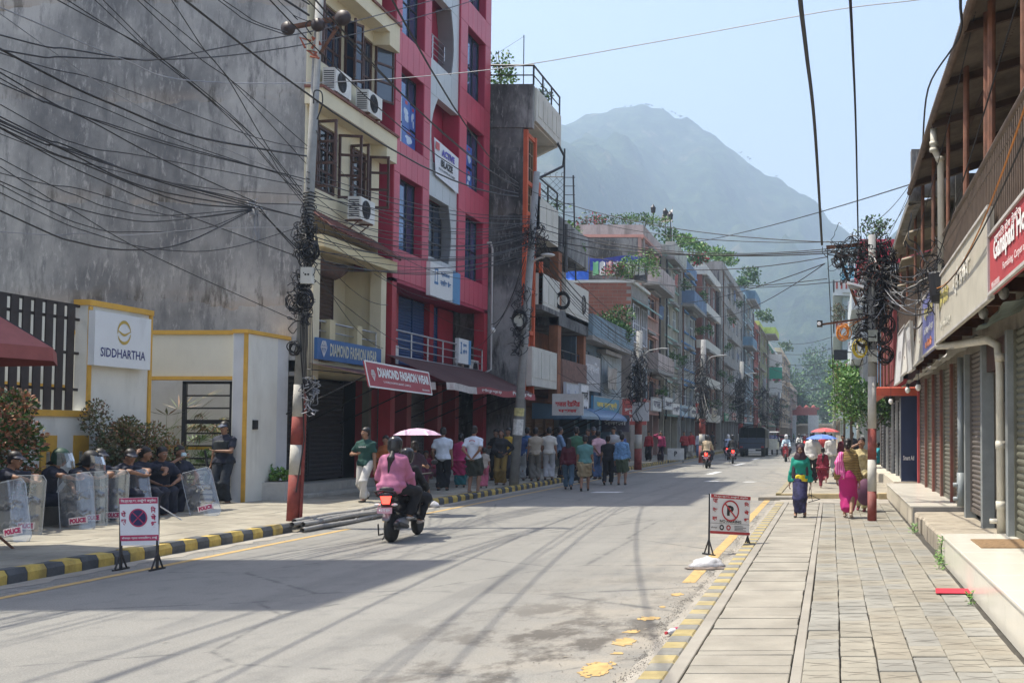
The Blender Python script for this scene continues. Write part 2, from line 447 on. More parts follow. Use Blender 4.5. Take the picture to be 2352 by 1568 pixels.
# -- RIGHT PAVEMENT
ZR=.12
SLABC=mat((.285,.265,.22),.9,.2,2.0,bmp=.45,dirt=.3,dirtc=(.2,.18,.145),name='drain cover concrete')
STRIP=mat((.285,.265,.225),.9,.14,1.6,bmp=.3,dirt=.25,dirtc=(.2,.18,.15),name='cement strip')
b=MB();b.box(-1.27,3.4,3.0,24.6,-.05,ZR-.03)
pav_r=b.build('pavement',mat((.055,.05,.04),.95,.3,5,name='dark joint soil'),kind='structure')
b=MB()
for(x0,x1)in((-1.085,-.975),(-.27,-.19)):
 yy=3.0;r=random.Random(int(x0*-100))
 while yy<24.5:
  L=r.uniform(1.2,2.6);b.bbox(x0+.003,x1-.003,yy+.003,min(24.6,yy+L)-.003,-.02,ZR+.002,.006);yy+=L
b.build('cement_strip',STRIP,pav_r)
KY2=mat((.36,.29,.13),.9,.25,5,dirt=.45,dirtc=(.33,.3,.24),bmp=.3,name='faded kerb yellow')
KB2=mat((.21,.205,.18),.9,.25,5,dirt=.3,dirtc=(.33,.3,.24),bmp=.3,name='faded kerb black')
kr=[MB().bbox(-.09,.09,-.122,.122,-.1,ZR,.015).mesh('kerb_stone',m)for m in(KY2,KB2)]
rr=random.Random(8);y=3.6;i=0
kerb_r=MB().box(-1.262,-1.088,3,24.6,-.05,.05).build('kerb',CONC,kind='structure')
while y<24.5:
 put(kr[i%2],'kerb_stone',(-1.175+rr.uniform(-.004,.004),y,rr.uniform(-.004,.003)),kerb_r,rot=(0,0,rr.uniform(-.012,.012)));y+=.248;i+=1
y=3.4;rr=random.Random(15);i=0
sm=[MB().bbox(-.345,.345,-.5,.5,-.04,0,.005).mesh('drain_slab',SLABC)for _ in range(1)]
while y<24.4:
 L=rr.choice([.14,.17,.2,.24,.24,.3,.34,.42]);
 put(sm[0],'drain_slab',(-.623+rr.uniform(-.006,.006),y+L/2,ZR-.002+rr.uniform(-.004,.004)),pav_r,rot=(rr.uniform(-.012,.012),rr.uniform(-.006,.006),rr.uniform(-.008,.008)),scale=(1,L-.012,1));y+=L
def paver_mesh(hx,hy,m,r):
 mb=MB();g=.004;zt=0;zb=-.045;nseg=7
 arcs=[]
 for cy,bow,x0,x1 in((-hy*.33,.045,-1,.62),(hy*.38,-.045,-.62,1)):
  arcs.append([(hx*(x0+(x1-x0)*k/nseg),cy+bow*math.sin(math.pi*k/nseg))for k in range(nseg+1)])
 mb.bbox(-hx+g,hx-g,-hy+g,hy-g,zb,zt,.006)
 return mb,arcs
PAVM=[mat((.265,.247,.20),.9,.2,1.7,bmp=.4,dirt=.25,dirtc=(.2,.18,.14),name='tan paver'),mat((.25,.243,.212),.9,.2,1.7,bmp=.4,dirt=.25,dirtc=(.2,.18,.15),name='greyish paver'),mat((.25,.228,.18),.9,.22,1.7,bmp=.4,dirt=.3,dirtc=(.2,.17,.12),name='brownish paver')]
GRV=mat((.07,.06,.05),.95,.2,9,name='groove dirt')
pm=[]
for m_ in PAVM:
 for v in range(2):
  mb,arcs=paver_mesh(.1262,.176,m_,rr)
  for a in arcs:
   if v:a=[(-x,y)for x,y in a]
   for k in range(len(a)-1):
    (xa,ya),(xb,yb)=a[k],a[k+1];t=.0035*math.sin(math.pi*(k+.7)/len(a))+.001
    mb._add([(xa,ya-t,.0012),(xb,yb-t,.0012),(xb,yb+t,.0012),(xa,ya+t,.0012)],[(0,1,2,3)],1)
  pm.append(mb.mesh('paver',[m_,GRV]))
n=0;rr=random.Random(77)
for c in range(6):
 y=4.6+rr.uniform(0,.05)+(c%2)*.12
 while y<23.9:
  x=-.062+c*.2515
  put(pm[rr.choice([0,1,0,1,0,1,2,3,2,3,4,5])],'paver',(x+rr.uniform(-.003,.003)+.005*math.sin(y*.7+c),y+.18,ZR+rr.uniform(-.004,.004)),pav_r,rot=(rr.uniform(-.01,.01),rr.uniform(-.012,.012),rr.uniform(-.012,.012)));y+=.364;n+=1
b=MB();b.quad((1.44,3,ZR-.012),(2.3,3,ZR-.012),(2.3,24.6,ZR-.012),(1.44,24.6,ZR-.012));b.build('pavement_edge',DUST,kind='structure')
b=MB();b.quad((-1.3,24.6,.02),(6,24.6,.02),(6,27.5,.02),(-1.3,27.5,.02));b.build('apron',PALEGUT,kind='structure')
b=MB();b.bbox(-1.85,-.95,27.0,27.45,0,.10,.02);b.build('apron_step',STRIP,kind='structure')
b=MB();b.bbox(-1.3,2.7,27.5,90,-.05,.14,.02);b.build('pavement',PAVE,kind='structure')
b=MB();b.bbox(-1.3,1.2,27.42,27.5,-.05,.15,.01)
b.bbox(1.2,2.3,27.2,27.5,-.05,.17,.01);b.build('kerb',mat((.45,.36,.2),.9,.2,3,dirt=.3),kind='structure')
b=MB();b.bbox(-1.3,3.5,90,300,-.05,.14,.02);b.build('pavement',PAVE,kind='structure')
b=MB();y=27.6;i=0
while y<120:b.box(-1.44,-1.3,y,y+.25,0,.15,i%2);y+=.25;i+=1
b.build('kerb_stone',[KY2,KB2],kerb_r,kind='stuff')
# -- THE MOUNTAIN
def terrain():
 rng_=np.random.default_rng(5)
 YR=1600.0
 prof=[(-1500,560),(300,540),(700,470),(1000,380),(1200,318),(1290,288),(1350,266),(1420,241),(1480,233),(1530,246),(1580,271),(1640,300),(1700,346),(1760,388),(1800,412),(1850,447),(1900,491),(1950,531),(2000,566),(2080,640),(2200,720),(2400,800),(3200,900)]
 px=np.array([(p[0]-1910)*YR/FOC for p in prof]);pz=np.array([(994-p[1])*YR/FOC+EYE for p in prof])
 nx,ny=260,150
 X=np.linspace(-1440,770,nx);Yv=np.linspace(450,1600,ny)
 XX,YY=np.meshgrid(X,Yv)
 def fbm(x,y,sc,octs,seed):
  r=np.random.default_rng(seed);out=np.zeros_like(x);amp=1
  for o in range(octs):
   g=r.standard_normal((64,64));u=(x*sc*2**o)%63.999;v=(y*sc*2**o)%63.999
   i=u.astype(int);j=v.astype(int);fu=u-i;fv=v-j;fu=fu*fu*(3-2*fu);fv=fv*fv*(3-2*fv)
   i1=(i+1)%64;j1=(j+1)%64
   out+=amp*((g[i,j]*(1-fu)+g[i1,j]*fu)*(1-fv)+(g[i,j1]*(1-fu)+g[i1,j1]*fu)*fv);amp*=.5
  return out
 ridge=np.interp(XX,px,pz)
 t=(YY-450)/1150
 base=ridge*(t**1.25)
 spur=fbm(XX,YY*.35,1/170.,6,3)*62*np.sin(np.pi*np.clip(t,0,1))**.7
 rough=fbm(XX,YY,1/26.,3,9)*4.5
 Z=base+spur+rough*np.clip(t*5,0,1)-1.5
 v=np.stack([XX,YY,Z],-1).reshape(-1,3)
 idx=np.arange(nx*ny).reshape(ny,nx)
 f=np.stack([idx[:-1,:-1],idx[:-1,1:],idx[1:,1:],idx[1:,:-1]],-1).reshape(-1,4)
 me=bpy.data.meshes.new('mountain');me.from_pydata(v.tolist(),[],f.tolist())
 me.polygons.foreach_set('use_smooth',[True]*len(f))
 m=bpy.data.materials.new('forested slope');nt,b=_nodes(m)
 n1=noise(nt,.008,6,.6);n2=noise(nt,.05,8,.75);n3=noise(nt,.022,5,.65)
 c=ramp(nt,n2,[(.38,(.008,.025,.01)),(.52,(.03,.07,.022)),(.66,(.10,.14,.05))])
 c=mixc(nt,rng(nt,n1,.52,.66,0,.5),c,(.11,.12,.055))
 c=mixc(nt,rng(nt,n3,.60,.68,0,.8),c,(.2,.18,.11))
 lk(nt,c,b.inputs['Base Color']);b.inputs['Roughness'].default_value=.95
 bump(nt,b,n2,1.0,14.0)
 me.materials.append(m);o=bpy.data.objects.new('mountain',me);COL.objects.link(o);o['kind']='structure'
 b=MB();r=random.Random(4)
 for q in(1398,1402,1412,1430,1447,1462,1470,1478,1484,1492,1520,1540,1548,1558,1562,1585,1700,1716,1722,1783):
  x=(q-1910)*YR/FOC;z=np.interp(x,px,pz)-2
  for k in range(5):b.ell((x+r.uniform(-2,2),1596,z+r.uniform(1.5,3)),r.uniform(.5,1.3),1.2,r.uniform(.5,1.1),6,4)
 b.build('ridge_trees',mat((.03,.06,.02),.9,.3,.5),kind='stuff')
terrain()
# -- THE AIR
b=MB();b.box(-1480,800,-70,1640,-3,545)
m=bpy.data.materials.new('hazy air');m.use_nodes=True;nt=m.node_tree;nt.nodes.clear()
o_=N(nt,'ShaderNodeOutputMaterial');v_=N(nt,'ShaderNodeVolumePrincipled')
v_.inputs['Color'].default_value=(.58,.77,1.0,1);v_.inputs['Density'].default_value=.00074;v_.inputs['Anisotropy'].default_value=.2
lk(nt,v_.outputs[0],o_.inputs['Volume'])
HAZE=b.build('haze',m,kind='stuff')
# -- SHARED BUILDING PARTS
def window(fr,u0,u1,z0,z1,d,fm,gm=None,parent=None,nv=2,nh=2,fw=.05,dep=.06,bars=0,name='window',label=None):
 gm=gm or GLASS;mb=MB()
 fr.box(mb,u0,u1,z0,z0+fw,d,d+dep);fr.box(mb,u0,u1,z1-fw,z1,d,d+dep)
 fr.box(mb,u0,u0+fw,z0+fw,z1-fw,d,d+dep);fr.box(mb,u1-fw,u1,z0+fw,z1-fw,d,d+dep)
 for i in range(1,nv):
  u=u0+(u1-u0)*i/nv;fr.box(mb,u-fw*.4,u+fw*.4,z0+fw,z1-fw,d+.006,d+dep-.006)
 for i in range(1,nh):
  z=z0+(z1-z0)*i/nh;fr.box(mb,u0+fw,u1-fw,z-fw*.35,z+fw*.35,d+.01,d+dep-.01)
 for i in range(bars):
  u=u0+(u1-u0)*(i+.5)/bars;fr.box(mb,u-.008,u+.008,z0+fw,z1-fw,d+dep-.03,d+dep-.014)
 w_=mb.build(name,fm,parent)
 g=MB();fr.box(g,u0+fw*.5,u1-fw*.5,z0+fw*.5,z1-fw*.5,d+.012,d+.02);g.build('pane',gm,w_)
 if label:w_['label']=label
 return w_
def shutter(fr,u0,u1,z0,z1,d,m,parent,pieces=True,pitch=.085,rail=None,bottom=None):
 """roller shutter: side rails plus one convex slat after another"""
 mb=MB();rail=rail or m
 fr.box(mb,u0-.03,u0,z0,z1,d-.02,d+.05);fr.box(mb,u1,u1+.03,z0,z1,d-.02,d+.05)
 fr.box(mb,u0,u1,z0,z0+.07,d-.01,d+.035);fr.box(mb,u0,u1,z0,z1,d-.03,d-.02)
 s_=mb.build('shutter',rail,parent)
 n=max(1,int((z1-z0-.07)/pitch));p=(z1-z0-.07)/n
 def slat(mb,zc):
  prof=[(-p/2,0),(-p*.34,.008),(-p*.12,.022),(p*.12,.026),(p*.34,.016),(p/2,0)]
  for a,b2 in zip(prof[:-1],prof[1:]):
   mb.quad(fr.p(u0,zc+a[0],d+a[1]),fr.p(u1,zc+a[0],d+a[1]),fr.p(u1,zc+b2[0],d+b2[1]),fr.p(u0,zc+b2[0],d+b2[1]))
 if pieces:
  mb=MB();slat(mb,0);me=mb.mesh('slat',m)
  off=off_of(s_)
  for i in range(n):
   o=bpy.data.objects.new('slat',me);COL.objects.link(o);o.parent=s_
   o.location=(-off[0],-off[1],z0+.07+p*(i+.5)-off[2])
 else:
  mb=MB()
  for i in range(n):slat(mb,z0+.07+p*(i+.5))
  mb.build('slats',m,s_,kind='stuff')
 return s_
def railing(fr,u0,u1,z0,z1,d,m,parent,nrail=4,npost=4,r=.018,name='railing',vertical=0):
 mb=MB()
 for i in range(nrail):
  z=z0+(z1-z0)*(i+1)/nrail;mb.tube([fr.p(u0,z,d),fr.p(u1,z,d)],r*(1.25 if i==nrail-1 else.8),6)
 for i in range(npost):
  u=u0+(u1-u0)*i/max(1,npost-1);mb.tube([fr.p(u,z0,d),fr.p(u,z1,d)],r*1.1,6)
 for i in range(vertical):
  u=u0+(u1-u0)*(i+.5)/vertical;mb.tube([fr.p(u,z0,d),fr.p(u,z1,d)],r*.5,4)
 return mb.build(name,m,parent)
ACW=mat((.66,.66,.63),.5,.06,dirt=.3,name='aged white casing');ACG=mat((.03,.03,.035),.6,.2,name='dark grille')
def ac_unit(fr,u,z,d,label,group='air conditioning units on the walls',w_=.82,h=.56,dep=.32):
 p0=fr.p(u,z,d);t=thing('air_conditioner',label,'air conditioner',p0,group)
 mb=MB();fr.box(mb,u-w_/2,u+w_/2,z,z+h,d+.1,d+.1+dep);mb.build('casing',ACW,t)
 g=MB();cu,cz=u-w_*.12,z+h/2;rr_=h*.41
 for k in range(5):
  r_=rr_*(k+1)/5;n=16
  pts=[fr.p(cu+math.cos(2*math.pi*q/n)*r_,cz+math.sin(2*math.pi*q/n)*r_,d+.11+dep)for q in range(n)]
  g.tube(pts,.006,4,closed=True)
 for k in range(8):g.tube([fr.p(cu,cz,d+.11+dep),fr.p(cu+math.cos(k*.785)*rr_,cz+math.sin(k*.785)*rr_,d+.11+dep)],.005,4)
 g.build('fan_grille',DARKMETAL,t)
 g=MB();n=20
 g._add([fr.p(cu+math.cos(2*math.pi*q/n)*rr_,cz+math.sin(2*math.pi*q/n)*rr_,d+.104+dep)for q in range(n)],[tuple(range(n))]);g.build('fan_opening',ACG,t)
 g=MB()
 for k in range(9):fr.box(g,u-w_/2-.004,u-w_/2+.002,z+.06+k*.05,z+.085+k*.05,d+.13,d+.06+dep)
 g.build('side_vent',ACG,t)
 g=MB()
 for s_ in(-.3,.3):fr.box(g,u+s_-.02,u+s_+.02,z-.04,z-.001,d,d+.1+dep);g.beam(fr.p(u+s_,z-.3,d+.01),fr.p(u+s_,z-.04,d+dep),.025)
 g.build('bracket',RUST,t)
 return t
def leaf_mats(kind):
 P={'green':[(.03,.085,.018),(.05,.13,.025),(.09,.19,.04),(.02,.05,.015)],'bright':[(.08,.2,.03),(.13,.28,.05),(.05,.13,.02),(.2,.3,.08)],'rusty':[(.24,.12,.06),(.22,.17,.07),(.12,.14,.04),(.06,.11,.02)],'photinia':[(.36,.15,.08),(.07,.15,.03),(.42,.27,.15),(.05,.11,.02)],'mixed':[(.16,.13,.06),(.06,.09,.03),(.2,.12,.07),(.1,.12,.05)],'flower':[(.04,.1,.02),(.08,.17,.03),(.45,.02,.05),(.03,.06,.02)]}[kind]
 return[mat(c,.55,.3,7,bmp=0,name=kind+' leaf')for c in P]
def foliage(c,rx,ry,rz,n,s,kind,seed=0,lumps=7,stuff=False):
 """leaves spread through a lumpy crown volume: an uneven outline with gaps"""
 r=random.Random(seed);mb=MB();L=[]
 for k in range(lumps):
  a=r.uniform(0,6.28);h=r.uniform(-.75,.8);q=math.sqrt(max(.05,1-h*h))*r.uniform(.25,.8)
  L.append((c[0]+math.cos(a)*rx*q,c[1]+math.sin(a)*ry*q,c[2]+h*rz,r.uniform(.3,.55)))
 L.append((c[0],c[1],c[2],.55))
 for i in range(n):
  lx,ly,lz_,lr=r.choice(L)
  v=Vector((r.gauss(0,1),r.gauss(0,1),r.gauss(0,1))).normalized()*(lr*r.random()**.4)
  p=Vector((lx+v.x*rx,ly+v.y*ry,lz_+v.z*rz))
  d=(v.normalized()*.6+Vector((r.uniform(-1,1),r.uniform(-1,1),r.uniform(-.4,1)))).normalized()
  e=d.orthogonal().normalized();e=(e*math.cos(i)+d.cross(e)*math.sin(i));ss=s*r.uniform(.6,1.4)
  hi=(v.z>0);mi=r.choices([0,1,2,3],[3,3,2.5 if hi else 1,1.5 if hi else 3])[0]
  mb._add([tuple(p),tuple(p+d*ss*.5+e*ss*.28),tuple(p+d*ss),tuple(p+d*ss*.5-e*ss*.28)],[(0,1,2,3)],mi)
 return mb
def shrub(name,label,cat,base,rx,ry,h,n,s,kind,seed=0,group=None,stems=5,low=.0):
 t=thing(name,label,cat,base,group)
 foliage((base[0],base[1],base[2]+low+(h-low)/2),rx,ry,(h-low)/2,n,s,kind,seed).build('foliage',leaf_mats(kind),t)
 r=random.Random(seed+99);mb=MB()
 for k in range(stems):
  a=r.uniform(0,6.28);q=r.uniform(.2,.6)
  p=[Vector(base),Vector(base)+Vector((math.cos(a)*rx*q*.4,math.sin(a)*ry*q*.4,h*.4)),Vector(base)+Vector((math.cos(a)*rx*q,math.sin(a)*ry*q,h*.8))]
  mb.tube(p,[.02,.014,.006],5)
 mb.build('stem',mat((.1,.07,.045),.9,.3,20),t)
 return t
 # -- WEATHERED WALLS
def stained_mat(base,light,dark,name,warm=(.33,.28,.23)):
 m=bpy.data.materials.new(name);nt,b=_nodes(m)
 n1=noise(nt,.42,7,.62,(1,1,.75));n2=noise(nt,2.4,7,.72,(1,1,.22));n3=noise(nt,9,6,.75,(1,1,.3));n4=noise(nt,1.1,5,.6,(.5,1,1.6))
 c=ramp(nt,n1,[(.36,dark),(.5,base),(.63,light)])
 c=mixc(nt,rng(nt,n2,.5,.62,0,.8),c,dark)
 c=mixc(nt,rng(nt,n3,.54,.66,0,.7),c,light)
 g=N(nt,'ShaderNodeNewGeometry');sp=N(nt,'ShaderNodeSeparateXYZ');lk(nt,g.outputs['Position'],sp.inputs[0])
 fz=N(nt,'ShaderNodeMath',operation='ADD');lk(nt,sp.outputs['Z'],fz.inputs[0]);lk(nt,rng(nt,n4,.2,.8,-.35,.35),fz.inputs[1])
 fm=N(nt,'ShaderNodeMath',operation='MODULO');lk(nt,fz.outputs[0],fm.inputs[0]);fm.inputs[1].default_value=2.35
 band=rng(nt,fm.outputs[0],.0,.5,1,0)
 bm=N(nt,'ShaderNodeMath',operation='MULTIPLY');lk(nt,band,bm.inputs[0]);lk(nt,rng(nt,n4,.42,.62,0,.85),bm.inputs[1])
 c=mixc(nt,bm.outputs[0],c,warm)
 mo=N(nt,'ShaderNodeMath',operation='MULTIPLY');lk(nt,band,mo.inputs[0]);lk(nt,rng(nt,n2,.52,.6,0,.8),mo.inputs[1])
 c=mixc(nt,mo.outputs[0],c,(.06,.05,.035))
 lk(nt,c,b.inputs['Base Color']);b.inputs['Roughness'].default_value=.95
 bump(nt,b,n3,.5,.02)
 return m
GREYW=stained_mat((.26,.262,.258),(.40,.397,.385),(.125,.128,.134),'rain-stained bare cement')
MOSSY=stained_mat((.12,.12,.12),(.28,.28,.27),(.03,.03,.03),'black-stained cement',(.2,.19,.17))
CREAM=mat((.66,.60,.43),.8,.07,1.2,dirt=.16,dirtc=(.3,.26,.18),streak=True,bmp=.15,name='cream paint')
CREAM2=mat((.60,.52,.32),.8,.07,1.2,dirt=.16,dirtc=(.28,.23,.14),streak=True,name='deeper cream paint')
OFFW=mat((.68,.68,.62),.78,.08,1.4,dirt=.26,dirtc=(.33,.32,.27),streak=True,bmp=.12,name='off-white wall paint')
YELP=mat((.62,.36,.055),.75,.12,4,dirt=.2,dirtc=(.3,.2,.08),name='ochre trim paint')
# -- building beyond the left edge (its roof shades the road)
t=thing('apartment_house','grey plastered apartment house just past the left edge whose shadow crosses the road','building',(-16,12,0))
mb=MB();mb.box(-20,-12.2,10.15,14.0,0,15.3);mb.build('wall',GREYW,t)
mb=MB();mb.box(-20,-11.95,10.0,14.1,15.3,15.6);mb.build('roof',CONC,t)
fr=FR('x',-12.2,1)
for k in range(5):
 for u in(10.6,12.5):window(fr,u,u+1.1,1.2+k*2.9,2.6+k*2.9,0,WOODB,GLASSD,t)
 # -- THE SIDDHARTHA COMPOUND
XS=-13.4
t=thing('compound_wall','off-white compound wall with ochre trim, slatted opening and small niches','wall',(XS,18,0))
fr=FR('x',XS,1)
zc=onX(270,712,XS).z;Ya=onX(200,800,XS).y;Yb=onX(345,800,XS).y
sill=onX(100,940,XS).z
n1=(onX(96,1030,XS).y,onX(122,1030,XS).y);n2=(onX(172,1030,XS).y,onX(196,1030,XS).y)
mb=MB()
holes=[(14.0,Ya,sill,9)]
wall_holes(fr,mb,14.05,Yb,0,zc,-.22,0,holes+[(n1[0]+.08,n1[1]-.08,.7,1.35),(n2[0]+.08,n2[1]-.08,.7,1.35)])
mb.build('wall',OFFW,t)
mb=MB()
for(a,c)in(n1,n2):
 fr.box(mb,a-.05,a+.07,.5,1.66,0,.03);fr.box(mb,c-.07,c+.05,.5,1.66,0,.03);fr.box(mb,a+.07,c-.07,1.38,1.66,0,.03)
fr.box(mb,14.05,Ya+.08,sill-.11,sill-.002,0,.035)
fr.box(mb,Ya+.0,Ya+.08,sill,zc-.02,0,.035)
fr.box(mb,Ya-.02,Yb+.02,zc,zc+.1,-.25,.05)
fr.box(mb,Yb-.06,Yb+.02,0,zc,-.005,.03)
mb.build('trim',YELP,t)
mb=MB();fr.box(mb,n1[0]+.08,n1[1]-.08,.7,1.35,-.3,-.221);fr.box(mb,n2[0]+.08,n2[1]-.08,.7,1.35,-.3,-.221);mb.build('niche_back',CONC,t)
t=thing('slat_screen','tall dark brown slatted screen in the compound wall, left of the white sign','screen',(XS,16,sill))
ztl=onX(0,672,XS).z;SLAT=mat((.028,.02,.018),.5,.3,6,name='dark brown slats')
me=MB().box(-.012,.012,-.085,.085,0,1).mesh('slat',SLAT)
u=14.15
while u<Ya-.12:
 zt=ztl+.02;put(me,'slat',(XS-.1,u,sill),t,scale=(1,1,zt-sill));u+=.262
mb=MB()
for z in(sill+.35,sill+1.0,sill+1.85,ztl-.25):mb.box(XS-.17,XS-.13,14.1,Ya-.02,z,z+.05)
mb.build('rail',SLAT,t)
mb=MB();mb.box(-16.2,-16,12,22.4,0,4.35);mb.box(-16.2,-15.97,12,22.4,2.6,2.7,1);solo('garden_wall',mb,[OFFW,YELP],'pale garden wall seen through the gaps of the slatted screen','wall')
t=thing('hotel_sign','square white board with a gold emblem and SIDDHARTHA in blue letters','sign',(XS+.1,19,3))
a=onX(213,712,XS+.12);c=onX(342,720,XS+.12);zb=onX(213,838,XS+.12).z;zt=a.z
mb=MB();mb.box(XS+.05,XS+.17,a.y,c.y,zb,zt);mb.build('board',mat((.72,.76,.78),.4,.03,dirt=.05,name='white sign panel'),t)
X1=XS+.174;um=(a.y+c.y)/2;W=c.y-a.y;Hh=zt-zb
NAVY=mat((.02,.03,.16),.5,.1,name='navy letters');GOLD=mat((.5,.36,.07),.4,.2,name='gold emblem')
letter('SIDDHARTHA',(X1,um,zb+Hh*.17),(0,1,0),(0,0,1),W*.80,Hh*.17,NAVY,t,.015)
mb=MB();cz=zb+Hh*.66;R1=Hh*.23;rw=W*.12
def ringpt(a,k=1.0):return(X1+.002,um+rw*k*math.cos(a),cz+R1*k*math.sin(a))
for(a0,a1)in((.1,3.3),(3.45,6.2)):
 n=18;pts=[a0+(a1-a0)*i/n for i in range(n+1)]
 for i in range(n):
  w0=1-.2*math.sin(math.pi*i/n)-.06;w1=1-.2*math.sin(math.pi*(i+1)/n)-.06
  mb.quad(ringpt(pts[i]),ringpt(pts[i+1]),ringpt(pts[i+1],w1),ringpt(pts[i],w0))
for s_ in(0,):
 n=12
 for i in range(n):
  x0,x1=-1+2*i/n,-1+2*(i+1)/n;f=lambda x:.12*math.cos(x*3.1)*(-1)-.02
  g_=lambda x:f(x)-.16*(1-x*x)**1
  mb.quad((X1+.003,um+rw*x0,cz+R1*f(x0)+.01),(X1+.003,um+rw*x1,cz+R1*f(x1)+.01),(X1+.003,um+rw*x1,cz+R1*g_(x1)),(X1+.003,um+rw*x0,cz+R1*g_(x0)))
mb.build('emblem',GOLD,t)
YG=22.9;fg=FR('y',YG,-1)
pT=onY(440,768,YG);lz_=onY(440,864,YG).z;xg0=onY(411,950,YG).x;xg1=onY(529,950,YG).x
xp0=onY(541,950,YG).x;xp1=onY(570,950,YG).x
t=thing('gate_wall','off-white gateway wall with ochre trim and a square pillar beside the dark gate','wall',(-14,YG,0))
mb=MB();fg.box(mb,-17.2,xp0,lz_,pT.z,-.35,0);fg.box(mb,-17.2,-15.2,0,lz_,-.35,0);mb.build('lintel',mat((.74,.70,.56),.75,.05,1.4,dirt=.12,streak=True,name='pale cream wall'),t)
mb=MB();ptz=onY(555,766,YG).z
mb.box(xp0,xp1,YG-.12,24.55,0,ptz);mb.build('pillar',mat((.56,.58,.60),.8,.06,dirt=.12,streak=True,name='pillar paint greyed for shade'),t)  # shade on the pillar's front face is put into this greyer colour
mb=MB();mb.box(xp1-.3,xp1+.012,YG-.1,24.05,0,ptz-.004);mb.build('pillar_side',OFFW,t)
mb=MB();mb.box(xp0-.02,xp1+.05,YG-.16,24.56,ptz,ptz+.08);fg.box(mb,-17.2,xp0-.02,pT.z,pT.z+.09,-.38,.04);fg.box(mb,-15.2,xp0,lz_-.07,lz_,-.3,.03)
mb.box(xp1-.05,xp1+.03,YG-.135,YG-.1,0,ptz);mb.build('trim',YELP,t)
mb=MB();mb.box(xp1+.01,xp1+.05,23.05,23.22,1.78,1.98);mb.build('lamp_box',BLACK,t)
mb=MB();mb.box(-30,xp1-.02,24.5,24.59,0,3.7);mb.build('courtyard_wall',mat((.5,.51,.5),.8,.06,dirt=.2,streak=True,name='courtyard paint'),t)
mb=MB();mb.box(-15.4,xp0,23.7,23.8,0,1.33,0);mb.box(-15.4,xp0,23.69,23.81,1.33,1.42,1);mb.build('courtyard_planter',[OFFW,YELP],t)
t=thing('gate','dark iron gate of horizontal bars, closed, beside the pillar','gate',(xg0,YG,.2))
mb=MB();gz=onY(470,866,YG).z-.08;g0=.22
for x in(xg0,xg1-.08):mb.box(x,x+.08,YG+.1,YG+.16,g0,gz)
mb.box(xg0,xg1,YG+.1,YG+.16,gz-.06,gz);mb.build('frame',DARKMETAL,t)
me=MB().box(0,xg1-xg0-.16,-.02,.02,0,.035).mesh('bar',DARKMETAL)
zs=[gz-.06-.27*k for k in range(1,7)];z=zs[-1]-.14
while z>g0:zs.append(z);z-=.105
for z in zs:put(me,'bar',(xg0+.08,YG+.13,z),t)
put(MB().box(0,xg1-xg0-.16,-.025,.025,0,.09).mesh('middle_rail',DARKMETAL),'middle_rail',(xg0+.08,YG+.13,zs[2]-.05),t)
def fan_palm(name,label,base,n,L,kind,seed,group=None,droop=.4):
 t=thing(name,label,'plant',base,group);r=random.Random(seed);mb=MB();st=MB()
 st.tube([base,(base[0]+.03,base[1],base[2]+L*.5)],[.02,.012],5)
 for k in range(n):
  a=r.uniform(0,6.28);e=r.uniform(.1,1.2);c0=Vector(base)+Vector((0,0,L*r.uniform(.3,1.0)))
  d=Vector((math.cos(a)*math.cos(e),math.sin(a)*math.cos(e),math.sin(e)));tip=c0+d*L*.6
  st.tube([c0,tip],[.006,.003],4)
  for q in range(7):
   aa=(q-3)*.32;s_=d.cross(Vector((0,0,1))).normalized();v=(d*math.cos(aa)+s_*math.sin(aa))*L*.38;v.z-=L*droop*.3
   w_=s_*.02;mb._add([tuple(tip-w_),tuple(tip+v*.5-w_*1.2),tuple(tip+v),tuple(tip+v*.5+w_*1.2)],[(0,1,2,3)],q%4)
 mb.build('leaves',leaf_mats(kind),t);st.build('stem',mat((.12,.16,.06),.8),t)
fan_palm('palm_plant','thin pale feathery plant against the wall left of the gate',(onY(383,1000,23.3).x,23.3,.2),9,1.7,'mixed',3)
fan_palm('palm_plant','bright green fan-leaved plant low behind the gate bars',(onY(436,1000,23.5).x,23.5,.2),22,.95,'bright',5)
fan_palm('palm_plant','small bright green plant behind the gate beside the officer',(onY(492,1000,23.5).x,23.5,.2),12,.8,'bright',6)
fan_palm('palm_plant','spiky drooping plant growing high behind the right of the gate',(onY(488,1000,23.75).x,23.75,1.3),26,.62,'mixed',8,droop=1.4)
t=thing('planter_ledge','low concrete planter ledge in front of the compound wall, used as a seat','planter',(-12.8,18,0))
mb=MB();mb.box(-13.38,-12.55,14.3,21.0,.1,.52);mb.build('wall',mat((.3,.29,.27),.9,.15,dirt=.3),t)
mb=MB();mb.box(-13.3,-12.75,14.35,20.95,.5,.535);mb.build('soil',mat((.09,.07,.05),.95,.4,9),t)
p=onX(22,1010,-13.0)
shrub('photinia_shrub','shrub with orange-red new leaves at the left edge, above green ones','shrub',(-13.0,p.y,.5),.75,.75,1.85,5200,.075,'photinia',2,low=.15)
p=onX(255,1010,-13.0)
shrub('leafy_shrub','dark leafy shrub with olive leaves below the white sign','shrub',(-13.0,p.y,.5),.5,.6,1.75,4200,.06,'mixed',3,low=.2)
p=onX(348,1010,-12.9)
shrub('rusty_shrub','broad reddish brown shrub in front of the gate wall','shrub',(-12.95,p.y-.3,.5),.5,1.0,1.62,7000,.06,'rusty',4,low=.1)
t=thing('planter_box','low concrete planter box with small green plants beside the painted pole','planter',(-12.3,23.8,.2))
mb=MB();mb.box(-13.15,-12.02,23.5,24.3,.1,.62);mb.build('wall',mat((.5,.49,.46),.9,.1,dirt=.3),t)
mb=MB();mb.box(-13.05,-12.12,23.6,24.2,.6,.635);mb.build('soil',mat((.07,.055,.04),.95,.3),t)
